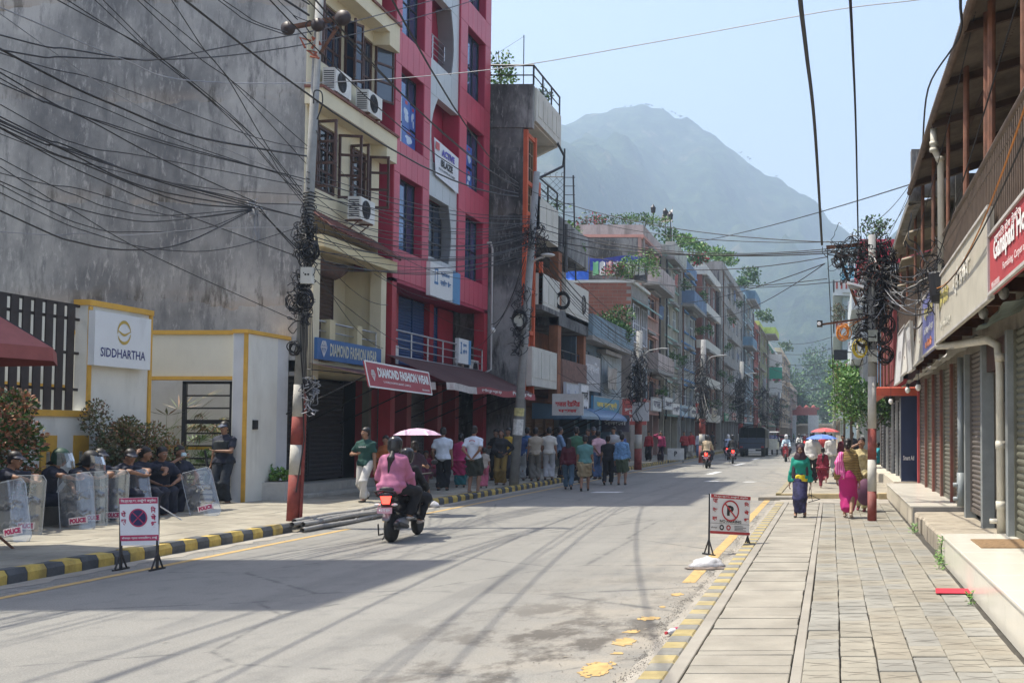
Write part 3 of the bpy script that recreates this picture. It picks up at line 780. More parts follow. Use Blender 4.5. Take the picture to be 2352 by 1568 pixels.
for k in range(4):shrub('small_plant',['small green plant at the left end of the planter box','dark low plant second in the planter box','pale green plant third in the planter box','green plant at the right end of the planter box'][k],'plant',(-12.95+k*.24,23.85,.62),.15,.15,.3,160,.09,['bright','green','bright','bright'][k],20+k,'plants in the planter box',2)
t=thing('parasol','reddish brown parasol canopy reaching in from the left edge','parasol',(-11.05,13.2,0))
PAR=mat((.29,.085,.075),.8,.15,3,dirt=.2,dirtc=(.12,.05,.04),name='faded maroon canvas')
mb=MB();cx,cy,zr=-11.35,13.2,2.78
ring=[(cx+1.5*math.cos(math.pi/4*k+.2),cy+1.5*math.sin(math.pi/4*k+.2),zr)for k in range(8)]
mid=[(cx+.85*math.cos(math.pi/4*k+.2),cy+.85*math.sin(math.pi/4*k+.2),zr+.42)for k in range(8)]
ap=(cx,cy,zr+.72)
for k in range(8):
 j=(k+1)%8;mb.quad(ring[k],ring[j],mid[j],mid[k]);mb._add([mid[k],mid[j],ap],[(0,1,2)])
 l=lambda p:(cx+(p[0]-cx)*1.01,cy+(p[1]-cy)*1.01,p[2]-.17)
 mb.quad(l(ring[k]),l(ring[j]),ring[j],ring[k])
mb.build('canopy',PAR,t)
mb=MB();mb.tube([(cx,cy,.15),(cx,cy,zr+.75)],.03,8);mb.build('pole',STEEL,t)
mb=MB()
for k in range(8):mb.tube([ring[k],mid[k],ap],.01,4)
mb.build('rib',DARKMETAL,t)
# -- GREY WALL AND THE CREAM HOUSE
Y0=24.6
t=thing('cream_building','tall narrow cream shophouse with a huge rain-stained blank side wall and brown casement windows','building',(-14,26,0))
CB=t;XU=-12.25
mb=MB();mb.box(-34,-12.28,Y0,24.85,3.1,20.3);mb.box(-34,-12.86,Y0,24.85,0,3.1)
mb.build('side_wall',GREYW,t)
mb=MB();mb.box(-34,-12.2,Y0-.02,24.83,3.02,3.12);mb.build('wall_edge',CONC,t)
fu=FR('x',XU,1)
WU=[(25.03,26.2,7.5,9.1),(26.88,27.95,7.62,9.02),(25.27,26.42,10.6,12.1),(26.92,28.2,10.62,12.1),(25.2,26.4,13.7,15.2),(26.9,28.1,13.7,15.2)]
mb=MB();wall_holes(fu,mb,Y0+.006,28.62,6.3,20,-.25,0,WU);mb.box(-34,-12.5,24.84,29,6.3,20);mb.build('wall',CREAM,t)
mb=MB();mb.box(-12.6,-12.42,28.62,29.0,0,20);mb.build('rain_recess',mat((.17,.16,.14),.95,.2,dirt=.3,streak=True),t)
for i,(a,c,z0,z1)in enumerate(WU):
 window(fu,a,c,z0,z1,-.12,WOODB,GLASSD if i<2 else GLASS,t,3,3,.07)
 if i<4:
  for e,sgn in((a,1),(c,-1)):
   lw=(c-a)*.48;ang=R(80)if i<2 else R(28)
   du=math.cos(ang)*lw*sgn*-1;dd=math.sin(ang)*lw;m2=MB()
   P=lambda s_,z:fu.p(e+du*s_,z,.02+dd*s_)
   for(s0,s1)in((0,.12),(.88,1.0)):m2.beam(P((s0+s1)/2,z0),P((s0+s1)/2,z1),.055,.045)
   for z in(z0+.03,z0+(z1-z0)*.36,z0+(z1-z0)*.68,z1-.03):m2.beam(P(0,z),P(1,z),.045,.06)
   l_=m2.build('casement',WOODB,t)
   m2=MB();m2.quad(P(.1,z0+.05),P(.9,z0+.05),P(.9,z1-.05),P(.1,z1-.05))
   if i>=2:m2.build('pane',GLASS,l_)
for(z0,z1,dp)in((9.35,9.72,.42),(12.4,12.78,.45),(15.4,15.8,.45)):
 mb=MB();fu.box(mb,Y0-.1,28.75,z0,z1,.002,dp);fu.box(mb,28.1,28.75,z0-.35,z0-.002,.002,dp);mb.build('ledge',CREAM,t)
 mb=MB();fu.box(mb,Y0-.14,28.8,z1,z1+.06,.002,dp+.05);mb.build('ledge_lip',mat((.17,.06,.04),.7,.2,dirt=.2,name='brown lip'),t)
mb=MB();mb.quad(fu.p(Y0-.05,6.95,.02),fu.p(28.7,6.75,.02),fu.p(28.7,6.32,.62),fu.p(Y0-.05,6.48,.62))
k=0
while k<30:
 u=Y0+k*.138;mb.tube([fu.p(u,6.96-k*.006,.04),fu.p(u,6.50-k*.005,.64)],.03,5);k+=1
mb.build('tiled_hood',mat((.17,.065,.05),.8,.25,6,dirt=.25,name='brown roof tiles'),t)
mb=MB();fu.box(mb,Y0-.05,28.7,6.02,6.3,.002,.5);mb.build('hood_beam',CREAM2,t)
mb=MB();mb.box(-13.2,-13.05,24.85,29,3.1,6.3);mb.box(-13.05,-12.25,28.5,28.62,3.4,6.02);mb.build('recess_wall',CREAM,t)
mb=MB();mb.box(-13.05,-12.03,Y0,28.62,3.1,3.38);mb.build('balcony_floor',CREAM2,t)
fr=FR('x',-13.0,1);BRS=mat((.085,.05,.035),.7,.2,5,dirt=.2,name='brown shutter')
shutter(fr,25.1,26.35,3.4,5.9,.0,BRS,t,True,.1);shutter(fr,26.5,27.6,3.4,5.9,.0,BRS,t,True,.1)
mb=MB();mb.box(-12.3,-12.0,Y0-.02,24.9,2.95,6.02);mb.box(-12.3,-12.0,28.3,28.62,2.95,6.02);mb.build('corner_column',CREAM,t)
mb=MB()
for u in(25.62,27.1):mb.box(-12.24,-12.02,u-.14,u+.14,3.38,4.42)
mb.build('balustrade_post',CREAM2,t)
railing(FR('x',-12.12,1),24.9,28.3,3.45,4.35,0,STEEL,t,4,2,.02)
mb=MB();mb.tube([(-12.5,25.0,5.85),(-12.45,25.7,5.75),(-12.45,26.6,5.72),(-12.5,27.2,5.9)],[.14,.2,.2,.12],8)
solo('rolled_tarpaulin',mb,mat((.11,.06,.045),.8,.35,5),'rolled brown tarpaulin hanging under the tiled hood of the cream house','tarpaulin',smooth=True)
mb=MB();mb.box(-12.86,-12.76,Y0-.02,24.75,.2,3.1);mb.build('door_post',CREAM,t)
mb=MB();mb.box(-13.6,-13.2,24.85,29,0,3.1);mb.build('ground_floor_wall',DARKMETAL,t)
DKS=mat((.03,.028,.03),.6,.2,5,dirt=.15,dirtc=(.07,.065,.06),name='dark shutter')
fr=FR('x',-12.95,1)
shutter(fr,24.8,26.3,.55,3.0,0,DKS,t,True,.1);shutter(fr,26.4,28.2,.55,3.0,0,DKS,t,True,.1)
mb=MB();mb.box(-14,-12.35,24.35,37.1,0,.5);mb.bbox(-12.35,-11.95,24.45,37.0,0,.3,.02);mb.build('shop_step',mat((.40,.385,.34),.9,.12,dirt=.3,name='cement step'),t)
t=thing('shop_sign','long blue board reading DIAMOND FASHION WEAR with a diamond, on the cream balcony','sign',(-11.95,26,3.4))
BLU=mat((.035,.13,.33),.45,.12,4,dirt=.15,name='blue sign board')
a=onX(727,774,-11.95);c=onX(874,806,-11.95);zb=onX(727,824,-11.95).z;zt=a.z
mb=MB();mb.box(-12.0,-11.93,a.y,c.y,zb,zt);mb.build('board',BLU,t)
YLT=mat((.62,.6,.45),.5,.15,8,name='pale yellow lettering');WLT=mat((.75,.75,.73),.5,.05,name='white lettering')
letter('DIAMOND FASHION WEAR',(-11.925,a.y+(c.y-a.y)*.55,zb+(zt-zb)*.22),(0,1,0),(0,0,1),(c.y-a.y)*.74,(zt-zb)*.6,YLT,t,.03)
def gem(fx,o,ux,w_,h_,m,parent):
 mb=MB();o=Vector(o);ux=Vector(ux);uz=Vector(fx)
 P=lambda x,z:o+ux*x*w_+uz*z*h_
 pts=[(-.5,.62),(-.25,1),(.25,1),(.5,.62),(0,0)];ln=[((-.5,.62),(-.25,1)),((-.25,1),(.25,1)),((.25,1),(.5,.62)),((.5,.62),(0,0)),((0,0),(-.5,.62)),((-.5,.62),(.5,.62)),((-.18,.62),(0,0)),((.18,.62),(0,0)),((-.18,.62),(-.25,1)),((.18,.62),(.25,1)),((-.18,.62),(0,1)),((.18,.62),(0,1))]
 for a_,b_ in ln:mb.beam(P(*a_),P(*b_),w_*.07,.004,up=tuple(ux.cross(uz)))
 mb.build('diamond_emblem',m,parent)
gem((0,0,1),(-11.922,a.y+(c.y-a.y)*.09,zb+.07),(0,1,0),.3,(zt-zb)*.72,WLT,t)
# -- THE AWNING
t=thing('shop_awning','long maroon awning with a red and white valance over the shops','awning',(-11,30,3))
MAR=mat((.075,.026,.024),.85,.2,2,dirt=.2,dirtc=(.05,.03,.03),name='dark maroon canvas')
VAL=mat((.30,.055,.06),.8,.15,3,dirt=.2,name='red valance');VALW=mat((.5,.47,.44),.8,.25,7,dirt=.5,dirtc=(.3,.1,.08),name='flaked white valance')
mb=MB();n=22;ya,yb_=Y0-.15,37.2
def aw(u,s_):
 z=3.32-.27*s_+(.5 if u>28.6 else.0)*(1-s_)-.03*math.sin(u*2.1)*s_;return(-12.0+1.65*s_ if u>28.6 else-12.05+1.42*s_,u,z)
us=[ya+(28.6-ya)*i/6 for i in range(7)]+[28.62+(yb_-28.62)*i/14 for i in range(15)]
for i in range(len(us)-1):
 for j in range(3):
  if 28.59<us[i]<28.61:continue
  mb.quad(aw(us[i],j/3),aw(us[i+1],j/3),aw(us[i+1],(j+1)/3),aw(us[i],(j+1)/3))
mb.build('canopy',MAR,t)
mb=MB();m2=MB()
for i in range(len(us)-1):
 if 28.59<us[i]<28.61:continue
 p0,p1=aw(us[i],1),aw(us[i+1],1);q=.2
 (m2 if us[i]<30.6 else mb).quad(p0,p1,(p1[0]+.02,p1[1],p1[2]-q),(p0[0]+.02,p0[1],p0[2]-q))
mb.build('valance',VAL,t);m2.build('valance',VALW,t)
letter('एशियन हुम बन्डर ल्ड',(-10.32,32.4,2.90),(0,1,0),(0,0,1),1.9,.12,WLT,t,.03)
letter('िसटी फस्ट बैंक',(-10.32,35.6,2.90),(0,1,0),(0,0,1),2.2,.15,WLT,t,.05)
mb=MB()
for u in(24.5,26.2,28.0,29.8,31.6,33.4,35.2,37.1):mb.tube([(-12.9,u,1.95),aw(u,.97)],.017,5);mb.tube([(-12.4,u,3.2),aw(u,.97)],.012,4)
mb.build('strut',DARKMETAL,t)
t=thing('shop_sign','tilted red board with white border reading DIAMOND FASHION WEAR, hung at the awning edge','sign',(-10.5,26,3))
A_=onX(837,828,-10.62);B_=onX(984,856,-10.62);C_=onX(992,906,-10.50);D_=onX(849,887,-10.50)
RED=mat((.36,.04,.055),.5,.08,4,dirt=.12,name='red sign board')
mb=MB();ins=lambda P,Q,f:tuple(P+(Q-P)*f)
nrm=(B_-A_).cross(D_-A_).normalized();nrm=nrm if nrm.x>0 else-nrm
mb.prism([A_,B_,C_,D_],tuple(-nrm*.04));mb.build('board',RED,t)
mb=MB()
for P,Q in((A_,B_),(B_,C_),(C_,D_),(D_,A_)):mb.beam(P+nrm*.004,Q+nrm*.004,.035,.012,up=tuple(nrm))
mb.build('border',WLT,t)
ux=(B_-A_+C_-D_).normalized();uz=(A_-D_).normalized();o0=D_+nrm*.012;Wd=(B_-A_).length;Hd=(A_-D_).length
letter('DIAMOND FASHION WEAR',o0+ux*(Wd*.56)+uz*Hd*.42,ux,uz,Wd*.82,Hd*.40,WLT,t,.05)
letter('9, WORLD SHOPPING MARKET, DAMAULI',o0+ux*(Wd*.42)+uz*Hd*.2,ux,uz,Wd*.42,Hd*.1,WLT,t,.02)
letter('9846000000',o0+ux*(Wd*.88)+uz*Hd*.12,ux,uz,Wd*.13,Hd*.08,WLT,t,.02)
gem(tuple(uz),o0+ux*Wd*.08+uz*Hd*.25,tuple(ux),Wd*.055,Hd*.42,WLT,t)
# -- THE CRIMSON BUILDING
t=thing('crimson_building','tall crimson panel-clad building with a silver centre band and blue shutters on its balcony','building',(-13,33,0))
RB=t;XR=-12.0;fr=FR('x',XR,1)
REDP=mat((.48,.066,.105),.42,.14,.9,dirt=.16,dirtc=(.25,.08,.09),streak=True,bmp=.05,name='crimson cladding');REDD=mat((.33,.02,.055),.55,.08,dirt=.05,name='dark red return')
SILV=mat((.48,.51,.52),.38,.05,1.5,metal=.15,bmp=.04,dirt=.05,name='silver cladding')
ya,yb_=29.0,37.08
wl=[(6.8,8.9),(9.82,11.95),(12.9,15.15),(16.0,18.2)]
A0,A1,S0,S1,C0,C1=29.4,31.05,31.56,34.05,34.72,36.5
holes=[(A0,A1,a,c)for a,c in wl]+[(C0,C1,a,c)for a,c in wl]+[(S0,S1,5.9,20)]
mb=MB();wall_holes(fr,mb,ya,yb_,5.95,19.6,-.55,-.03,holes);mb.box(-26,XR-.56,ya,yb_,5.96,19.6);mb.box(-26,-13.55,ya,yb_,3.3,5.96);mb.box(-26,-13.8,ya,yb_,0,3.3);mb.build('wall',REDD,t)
cl=MB().box(XR-.04,XR-.03,ya+.1,ya+.2,6,6.1).build('cladding',REDD,t)
def panel(u0,u1,z0,z1,m,d=0,parent=None):
 g=.008;mb=MB();fr.box(mb,u0+g,u1-g,z0+g,z1-g,d-.028,d);mb.build('panel',m,parent or cl)
bz=[5.95]+[v for a,c in wl for v in(a,c)]+[19.6]
for(u0,u1)in((ya,A0),(A1,S0),(S1,C0),(C1,yb_)):
 for i in range(len(bz)-1):
  z0,z1=bz[i],bz[i+1];nz=2 if z1-z0>1.5 else 1
  for k in range(nz):panel(u0,u1,z0+(z1-z0)*k/nz,z0+(z1-z0)*(k+1)/nz,REDP)
for(u0,u1)in((A0,A1),(C0,C1)):
 for i in range(0,len(bz)-1,2):
  for k in range(4):panel(u0+(u1-u0)*k/4,u0+(u1-u0)*(k+1)/4,bz[i],bz[i+1],REDP)
RGL=glass_mat((.05,.10,.20),.04,'window tinted by sky reflection');RGL.node_tree.nodes['Principled BSDF'].inputs['Metallic'].default_value=.55  # blue of the reflected sky is put into the glass colour
for(u0,u1)in((A0,A1),(C0,C1)):
 for(a,c)in wl:window(fr,u0,u1,a,c,-.30,DARKMETAL,RGL,t,3,2,.04)
PB=mat((.03,.12,.42),.35,.35,1.6,bmp=0,name='blue poster print');PW=mat((.5,.6,.72),.35,.25,2.5,bmp=0,name='pale poster print');PR=mat((.5,.05,.05),.4,.1,name='red poster spot')
def poster(u0,u1,z0,z1,d,m,txt='STUDY ABROAD'):
 mb=MB();fr.box(mb,u0,u1,z0,z1,d,d+.004);q=mb.build('poster',m,RB)
 r=random.Random(int(u0*100+z0*10));g=MB();cu,cz=(u0+u1)/2,(z0+z1)/2;w_=(u1-u0);h=z1-z0
 for k in range(4):
  n=9;uu,zz,ru,rz=cu+r.uniform(-.2,.2)*w_,cz+r.uniform(-.3,.15)*h,w_*r.uniform(.12,.25),h*r.uniform(.1,.2)
  g._add([fr.p(uu+ru*math.cos(6.28*i/n)*r.uniform(.7,1.1),zz+rz*math.sin(6.28*i/n),d+.0055+k*.0006)for i in range(n)],[tuple(range(n))])
 g.build('print',[PW,PB][m is PW],q);g=MB();fr.box(g,cu-w_*.15,cu+w_*.15,z1-h*.2,z1-h*.08,d+.005,d+.009);g.build('print',PR,q)
for(u0,u1,z0,z1)in((A0+.05,A0+.62,10.55,11.25),(A0+.64,A0+1.2,10.45,11.3),(A0+1.22,A0+1.6,10.5,11.2),(A0+.05,A0+.62,9.86,10.5),(A0+.64,A0+1.6,9.86,10.42)):poster(u0,u1,z0,z1,-.235,PW if u0<A0+.3 else PB)
for(u0,u1,z0,z1)in((C0+.05,C0+.55,10.6,11.3),(C0+.6,C0+1.2,10.65,11.35),(C0+.05,C0+.55,9.9,10.5),(C0+.6,C0+1.2,9.9,10.55)):poster(u0,u1,z0,z1,-.235,PB)
sv=MB();fr.box(sv,S0+.01,S0+.02,6,19.6,-.5,-.49);sv=sv.build('silver_band',SILV,t)
def silver_storey(z0,z1,kind):
 """panels from z0 to z1 leaving a bow-sided opening; kind 'r' bows right, 'l' slants left"""
 n=7;zo0,zo1=z0+1.05,z1
 for k in range(4):
  u0=S0+(S1-S0)*k/4;u1=S0+(S1-S0)*(k+1)/4;panel(u0,u1,z0,zo0,SILV,-.06,sv)
 pts=[]
 for i in range(n+1):
  s_=i/n;z=zo0+(zo1-zo0)*s_
  e=(S0+1.75+.28*math.sin(math.pi*(s_*.9+.1)))if kind=='r' else(S0+.42-.22*math.sin(math.pi*s_)+.35*s_**3)
  pts.append((e,z))
 for i in range(n):
  (e0,za),(e1,zb_)=pts[i],pts[i+1];o=S1 if kind=='r' else S0
  mb=MB();P=[fr.p(e0,za,-.06),fr.p(o,za,-.06),fr.p(o,zb_,-.06),fr.p(e1,zb_,-.06)]
  mb.prism(P,(-.03,0,0));mb.build('panel',SILV,sv)
  mb=MB();mb.quad(fr.p(e0,za,-.06),fr.p(e1,zb_,-.06),fr.p(e1,zb_,-.55),fr.p(e0,za,-.55));mb.build('opening_return',mat((.2,.21,.22),.5,.05,metal=.2),sv)
 return pts
silver_storey(5.95,8.85,'r');silver_storey(8.85,11.95,'l');silver_storey(11.95,15.1,'r');silver_storey(15.1,18.2,'r')
mb=MB();fr.box(mb,S0,S1,18.2,19.6,-.1,-.06)
for z in(8.85,11.95,15.1):fr.box(mb,S0,S1,z-.02,z+.02,-.3,-.05)
mb.build('band_course',SILV,t)
mb=MB();fr.box(mb,S0+.3,S1,8.9,11.9,-1.2,-1.1);mb.build('niche_wall',mat((.33,.3,.26),.85,.06),t)
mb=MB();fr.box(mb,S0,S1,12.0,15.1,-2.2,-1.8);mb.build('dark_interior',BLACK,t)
window(fr,S0+.02,S0+1.95,6.95,8.82,-.4,DARKMETAL,GLASS,t,3,3,.05)
railing(fr,S0+.0,S0+2.0,13.05,14.0,-.35,STEEL,t,5,3,.02)
bt=thing('banner','white cloth banner with blue and black print hung across the silver niche','banner',fr.p(33,9.5,0))
mb=MB();mb.quad(fr.p(S0+.42,9.5,.02),fr.p(S1-.12,9.35,.03),fr.p(S1-.12,10.5,.02),fr.p(S0+.32,10.62,.0));mb.build('cloth',mat((.66,.68,.72),.8,.08,2,bmp=.2),bt)
letter('ACTIVE',fr.p(33.0,10.2,.034),(0,1,0),(0,0,1),1.1,.22,mat((.1,.08,.4),.6),bt,.06)
letter('BLAZE',fr.p(32.9,9.86,.036),(0,1,0),(0,0,1),1.0,.22,BLACK,bt,.06)
letter('YOUTH INDIVIDUAL CAREER',fr.p(32.9,9.72,.036),(0,1,0),(0,0,1),1.4,.07,BLACK,bt,.03)
mb=MB();mb.quad(fr.p(S0+.4,10.3,.03),fr.p(S0+.7,10.3,.033),fr.p(S0+.7,10.52,.033),fr.p(S0+.4,10.52,.03));mb.build('print',PR,bt)
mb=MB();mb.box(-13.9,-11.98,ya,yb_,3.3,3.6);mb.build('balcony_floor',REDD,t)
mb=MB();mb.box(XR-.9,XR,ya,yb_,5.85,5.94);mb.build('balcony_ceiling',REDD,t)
mb=MB()
RCO=mat((.36,.025,.04),.5,.1,dirt=.1,name='red column')
for q in[(XR-1.25,XR-.95,u,u+.36,3.6,5.86)for u in(ya+.31,S0-.15,S1+.2)]+[(XR-.32,XR,ya,ya+.3,.5,5.94),(XR-.35,XR,yb_-.35,yb_,.5,5.94),(XR-1.3,XR-1.1,35.4,yb_-.36,3.6,5.86)]:MB().box(*q).build('column',RCO,t)
BLS=mat((.03,.085,.22),.5,.12,4,dirt=.12,name='blue shutter')
f2=FR('x',-13.15,1)
shutter(f2,29.45,31.25,3.62,5.85,0,BLS,t,True,.09);shutter(f2,31.85,33.2,3.62,5.85,0,BLS,t,True,.09);shutter(f2,33.3,35.3,3.62,5.85,0,BLS,t,True,.09)
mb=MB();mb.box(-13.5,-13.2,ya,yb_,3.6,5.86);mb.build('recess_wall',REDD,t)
railing(FR('x',-12.06,1),ya+.3,yb_-.35,3.6,4.55,0,STEEL,t,4,7,.022)
f3=FR('x',-12.75,1);PIL=mat((.30,.04,.045),.5,.12,dirt=.15,name='red tiled pillar')
mb=MB();mb.box(-13.9,-13.1,ya-.4,yb_,0,3.3);mb.build('ground_floor_wall',DARKMETAL,t)
for k,u in enumerate((28.95,31.3,33.75,35.3)):
 mb=MB();mb.box(-12.85,-12.4,u-.17,u+.17,.3,3.3);mb.build('pillar',PIL,t)
for(a,c)in((29.15,31.1),(31.5,33.55),(33.95,35.1),(35.5,36.9)):shutter(f3,a,c,.52,3.05,-.12,mat((.12,.115,.11),.6,.15,dirt=.2,name='grey shutter'),t,True,.1)
def bank_sign(u0,u1,z0,z1,X,label,split=.74):
 s_=thing('bank_sign',label,'sign',(X,u0,z0));f=FR('x',X,1)
 mb=MB();f.box(mb,u0,u1,z0,z1,-.12,0);mb.build('board',mat((.68,.70,.70),.4,.04,name='pale sign face'),s_)
 mb=MB();f.box(mb,u0+(u1-u0)*split,u1,z0,z1,.001,.006);mb.build('blue_panel',mat((.07,.24,.45),.4,.06),s_)
 B2=mat((.04,.16,.36),.5);letter('ग्लोबल',f.p(u0+(u1-u0)*.48,z0+(z1-z0)*.66,.004),(0,1,0),(0,0,1),(u1-u0)*.3,(z1-z0)*.18,B2,s_,.04)
 letter('नागिरक बैंक',f.p(u0+(u1-u0)*.5,z0+(z1-z0)*.4,.004),(0,1,0),(0,0,1),(u1-u0)*.36,(z1-z0)*.2,B2,s_,.04)
 mb=MB();a=u0+(u1-u0)*.13;b_=u0+(u1-u0)*.25;f.box(mb,a,b_,z0+(z1-z0)*.38,z0+(z1-z0)*.46,.001,.005);f.box(mb,a,b_,z0+(z1-z0)*.8,z0+(z1-z0)*.86,.001,.005);f.box(mb,a+.03,a+.07,z0+(z1-z0)*.46,z0+(z1-z0)*.8,.001,.005);f.box(mb,b_-.07,b_-.03,z0+(z1-z0)*.46,z0+(z1-z0)*.8,.001,.005);mb.build('emblem',B2,s_)
bank_sign(31.42,33.95,5.78,6.78,-11.88,'white and blue bank sign under the tall glass window of the crimson building')
bank_sign(34.2,35.35,3.95,4.75,-11.98,'small white and blue bank sign on the balcony railing',.8)
ac_unit(FR('x',XU,1),25.55,9.86,.0,'aged white air conditioner below the top-left window of the cream house')
ac_unit(FR('x',XU,1),27.0,9.8,.15,'white air conditioner with a red sticker on the upper cream wall')
ac_unit(FR('x',XU,1),26.55,6.98,.2,'white air conditioner below the open brown windows of the cream house')
ac_unit(FR('x',-13.1,1),29.9,3.62,.35,'white air conditioner at the left end of the crimson balcony')
ac_unit(FR('x',-13.1,1),35.6,3.62,.5,'white air conditioner at the right end of the crimson balcony')
ac_unit(FR('x',-13.1,1),36.5,3.62,.5,'second white air conditioner at the right end of the crimson balcony')
mb=MB();mb.tube([(-12.0,36.9,8.3),(-11.9,37.0,8.35),(-11.85,37.05,8.1),(-11.85,37.05,3.9),(-11.9,36.7,3.8)],.035,8)
solo('drain_pipe',mb,mat((.42,.42,.4),.6,.1,dirt=.2),'pale grey pipe down the seam between crimson and grey buildings','pipe')
# -- REST OF THE LEFT ROW
ORG=mat((.50,.09,.03),.7,.12,3,dirt=.25,dirtc=(.2,.09,.06),name='orange-red paint')
OBR=mat((.24,.095,.045),.85,.25,2,dirt=.45,dirtc=(.06,.045,.035),streak=True,name='orange-brown plaster')
PCON=mat((.52,.51,.46),.85,.1,1.5,dirt=.3,dirtc=(.2,.19,.16),streak=True,name='pale concrete')
t=thing('grey_orange_building','grey stained concrete building with orange window bay and roof terrace railing','building',(-13,39,0))
mb=MB();mb.box(-24,-10.87,37.25,37.5,0,12.45);mb.box(-24,-12.0,37.5,41,0,13.0);mb.box(-12.01,-11.0,37.5,38.35,0,12.4);mb.build('wall',MOSSY,t)
mb=MB();mb.box(-24,-10.55,37.2,37.45,12.45,14.0);mb.build('parapet_side',MOSSY,t)
mb=MB();mb.box(-10.62,-10.48,37.45,40.9,12.75,13.95);mb.box(-12,-10.62,37.45,40.9,12.7,12.95)
for k in range(5):mb.box(-10.478,-10.46,37.7+k*.62,38.2+k*.62,13.0,13.75)
mb.prism([(-10.6,37.5,12.7),(-12,37.5,12.7),(-12,37.5,12.0)],(0,.2,0));mb.prism([(-10.6,40.6,12.7),(-12,40.6,12.7),(-12,40.6,12.0)],(0,.2,0))
mb.build('roof_terrace',PCON,t)
railing(FR('x',-10.55,1),37.3,40.9,14.0,14.7,0,DARKMETAL,t,2,4,.03);railing(FR('y',37.3,-1),-14,-10.55,14.0,14.7,0,DARKMETAL,t,2,3,.03)
fb=FR('x',-10.87,1)
mb=MB()
for u in(37.25,38.32):fb.box(mb,u,u+.16,2.9,12.4,0,.14)
for z in(3.9,5.2,6.7,8.2,9.4,10.5,12.2):fb.box(mb,37.41,38.32,z,z+.14,0,.12)
fb.box(mb,37.8,37.9,8.3,9.4,0,.1);fb.box(mb,37.8,37.9,3.9,5.2,0,.1)
mb.box(-11.0,-10.87,38.3,38.48,2.9,12.4);mb.build('bay_frame',ORG,t)
for(a,c)in((5.35,6.7),(6.85,8.2),(9.55,10.5),(10.65,12.2)):window(fb,37.45,38.3,a,c,.0,mat((.2,.13,.07),.6),GLASSD,t,3,3,.05)
def balcony(X,u0,u1,zf,zt,wallX,m,parent,panels=3,slab=.18,mm=None):
 mb=MB();mb.box(wallX,X,u0,u1,zf-slab,zf);mb.build('balcony_slab',mm or m,parent)
 mb=MB();mb.box(X-.09,X,u0,u1,zf,zt);mb.box(wallX,X-.09,u0,u0+.08,zf,zt)
 w_=(u1-u0)/panels
 for k in range(panels):
  a,c=u0+w_*k+.08,u0+w_*(k+1)-.08
  if(zt-zf)>.5:mb.box(X,X+.018,a,c,zf+.12,zt-.12)
 return mb.build('balcony_parapet',m,parent)
balcony(-10.5,38.0,40.7,9.0,10.2,-12.0,PCON,t,3);balcony(-10.5,38.5,41.0,6.35,7.5,-12.0,PCON,t,3,mm=MOSSY);balcony(-10.55,37.5,40.9,3.55,4.75,-12.0,PCON,t,3)
railing(FR('x',-10.55,1),38.0,40.7,10.2,10.9,0,DARKMETAL,t,2,3,.03)
mb=MB();mb.box(-10.62,-10.5,38.0,38.2,9.0,10.7);mb.box(-10.62,-10.5,38.5,38.62,6.35,7.9);mb.build('red_post',ORG,t)
mb=MB();x0,x1,yy=-12.0,-10.35,40.95
mb.tube([(x1,yy,8.9),(x1,yy,12.7)],.035,6)
mb.tube([(x0,yy,11.6),(x1+.0,yy,11.6)],.02,5)
for k in range(8):mb.tube([(x1,yy,9.2+k*.34),(x1+.42,yy,9.2+k*.34)],.014,4)
for k in range(8):mb.tube([(x0+k*.22,yy,11.6),(x0+k*.22,yy,11.75),(x0+k*.22+.08,yy,11.78)],.01,4)
for k in range(7):mb.tube([(x0+k*.26,yy,11.6),(x1,yy,11.6-(x1-x0-k*.26)*1.0)],.008,3);mb.tube([(x0+k*.26,yy,10.2),(min(x1,x0+k*.26+1.4),yy,10.2+min(1.4,x1-x0-k*.26))],.008,3)
mb.build('spiked_screen',DARKMETAL,t)
mb=MB();mb.tube([(-10.5,40.4,12.8),(-10.35,40.9,12.4),(-10.4,40.9,12.0),(-11.6,39.6,10.9)],.05,6);mb.build('overflow_pipe',DARKMETAL,t)
shrub('roof_plant','tall thin plant growing on the grey roof terrace above the street','plant',(-11.9,37.9,14.0),.65,.5,1.7,420,.13,'bright',31,'plants on the rooftops',4,low=.3)
shrub('roof_plant','low green plant trailing along the left of the grey roof terrace','plant',(-12.4,37.6,14.0),.9,.3,.5,420,.09,'bright',32,'plants on the rooftops',3)
shrub('roof_plant','small plant at the street end of the grey roof terrace','plant',(-10.8,40.0,13.95),.3,.4,.9,160,.1,'green',33,'plants on the rooftops',3)
mb=MB();mb.tube([(-11.0,37.6,14.0),(-11.0,37.6,15.9)],.018,5);mb.tube([(-11.0,37.6,15.85),(-12.4,37.7,15.0)],.006,3)
solo('aerial_mast',mb,DARKMETAL,'thin dark mast on the grey roof terrace','mast')
# ---- house with the mossy slab and emblem balcony
t=thing('brown_house','old orange-brown house with black-stained slabs and a white balcony with a round emblem','building',(-13,43.5,0))
mb=MB();mb.box(-22,-12.1,41.05,46.4,0,8.75);mb.build('wall',OBR,t)
fh=FR('x',-12.1,1)
mb=MB();mb.box(-14,-10.6,40.98,46.0,8.7,8.95);mb.box(-10.75,-10.55,40.98,46.0,8.75,10.1);mb.box(-13,-10.75,41.0,41.15,8.95,10.0);mb.build('roof_parapet',MOSSY,t)
mb=MB();mb.box(-12.1,-10.5,41.0,45.9,5.85,6.45);mb.build('slab',MOSSY,t)
balcony(-10.5,42.0,45.9,6.45,7.8,-12.1,PCON,t,1)
mb=MB();n=20;mb.tube([(-10.47,44.9+.32*math.cos(6.28*k/n),7.1+.38*math.sin(6.28*k/n))for k in range(n)],.03,5,closed=True);mb.tube([(-10.47,44.9,6.8),(-10.47,44.9,7.4)],.03,5);mb.build('emblem',DARKMETAL,t)
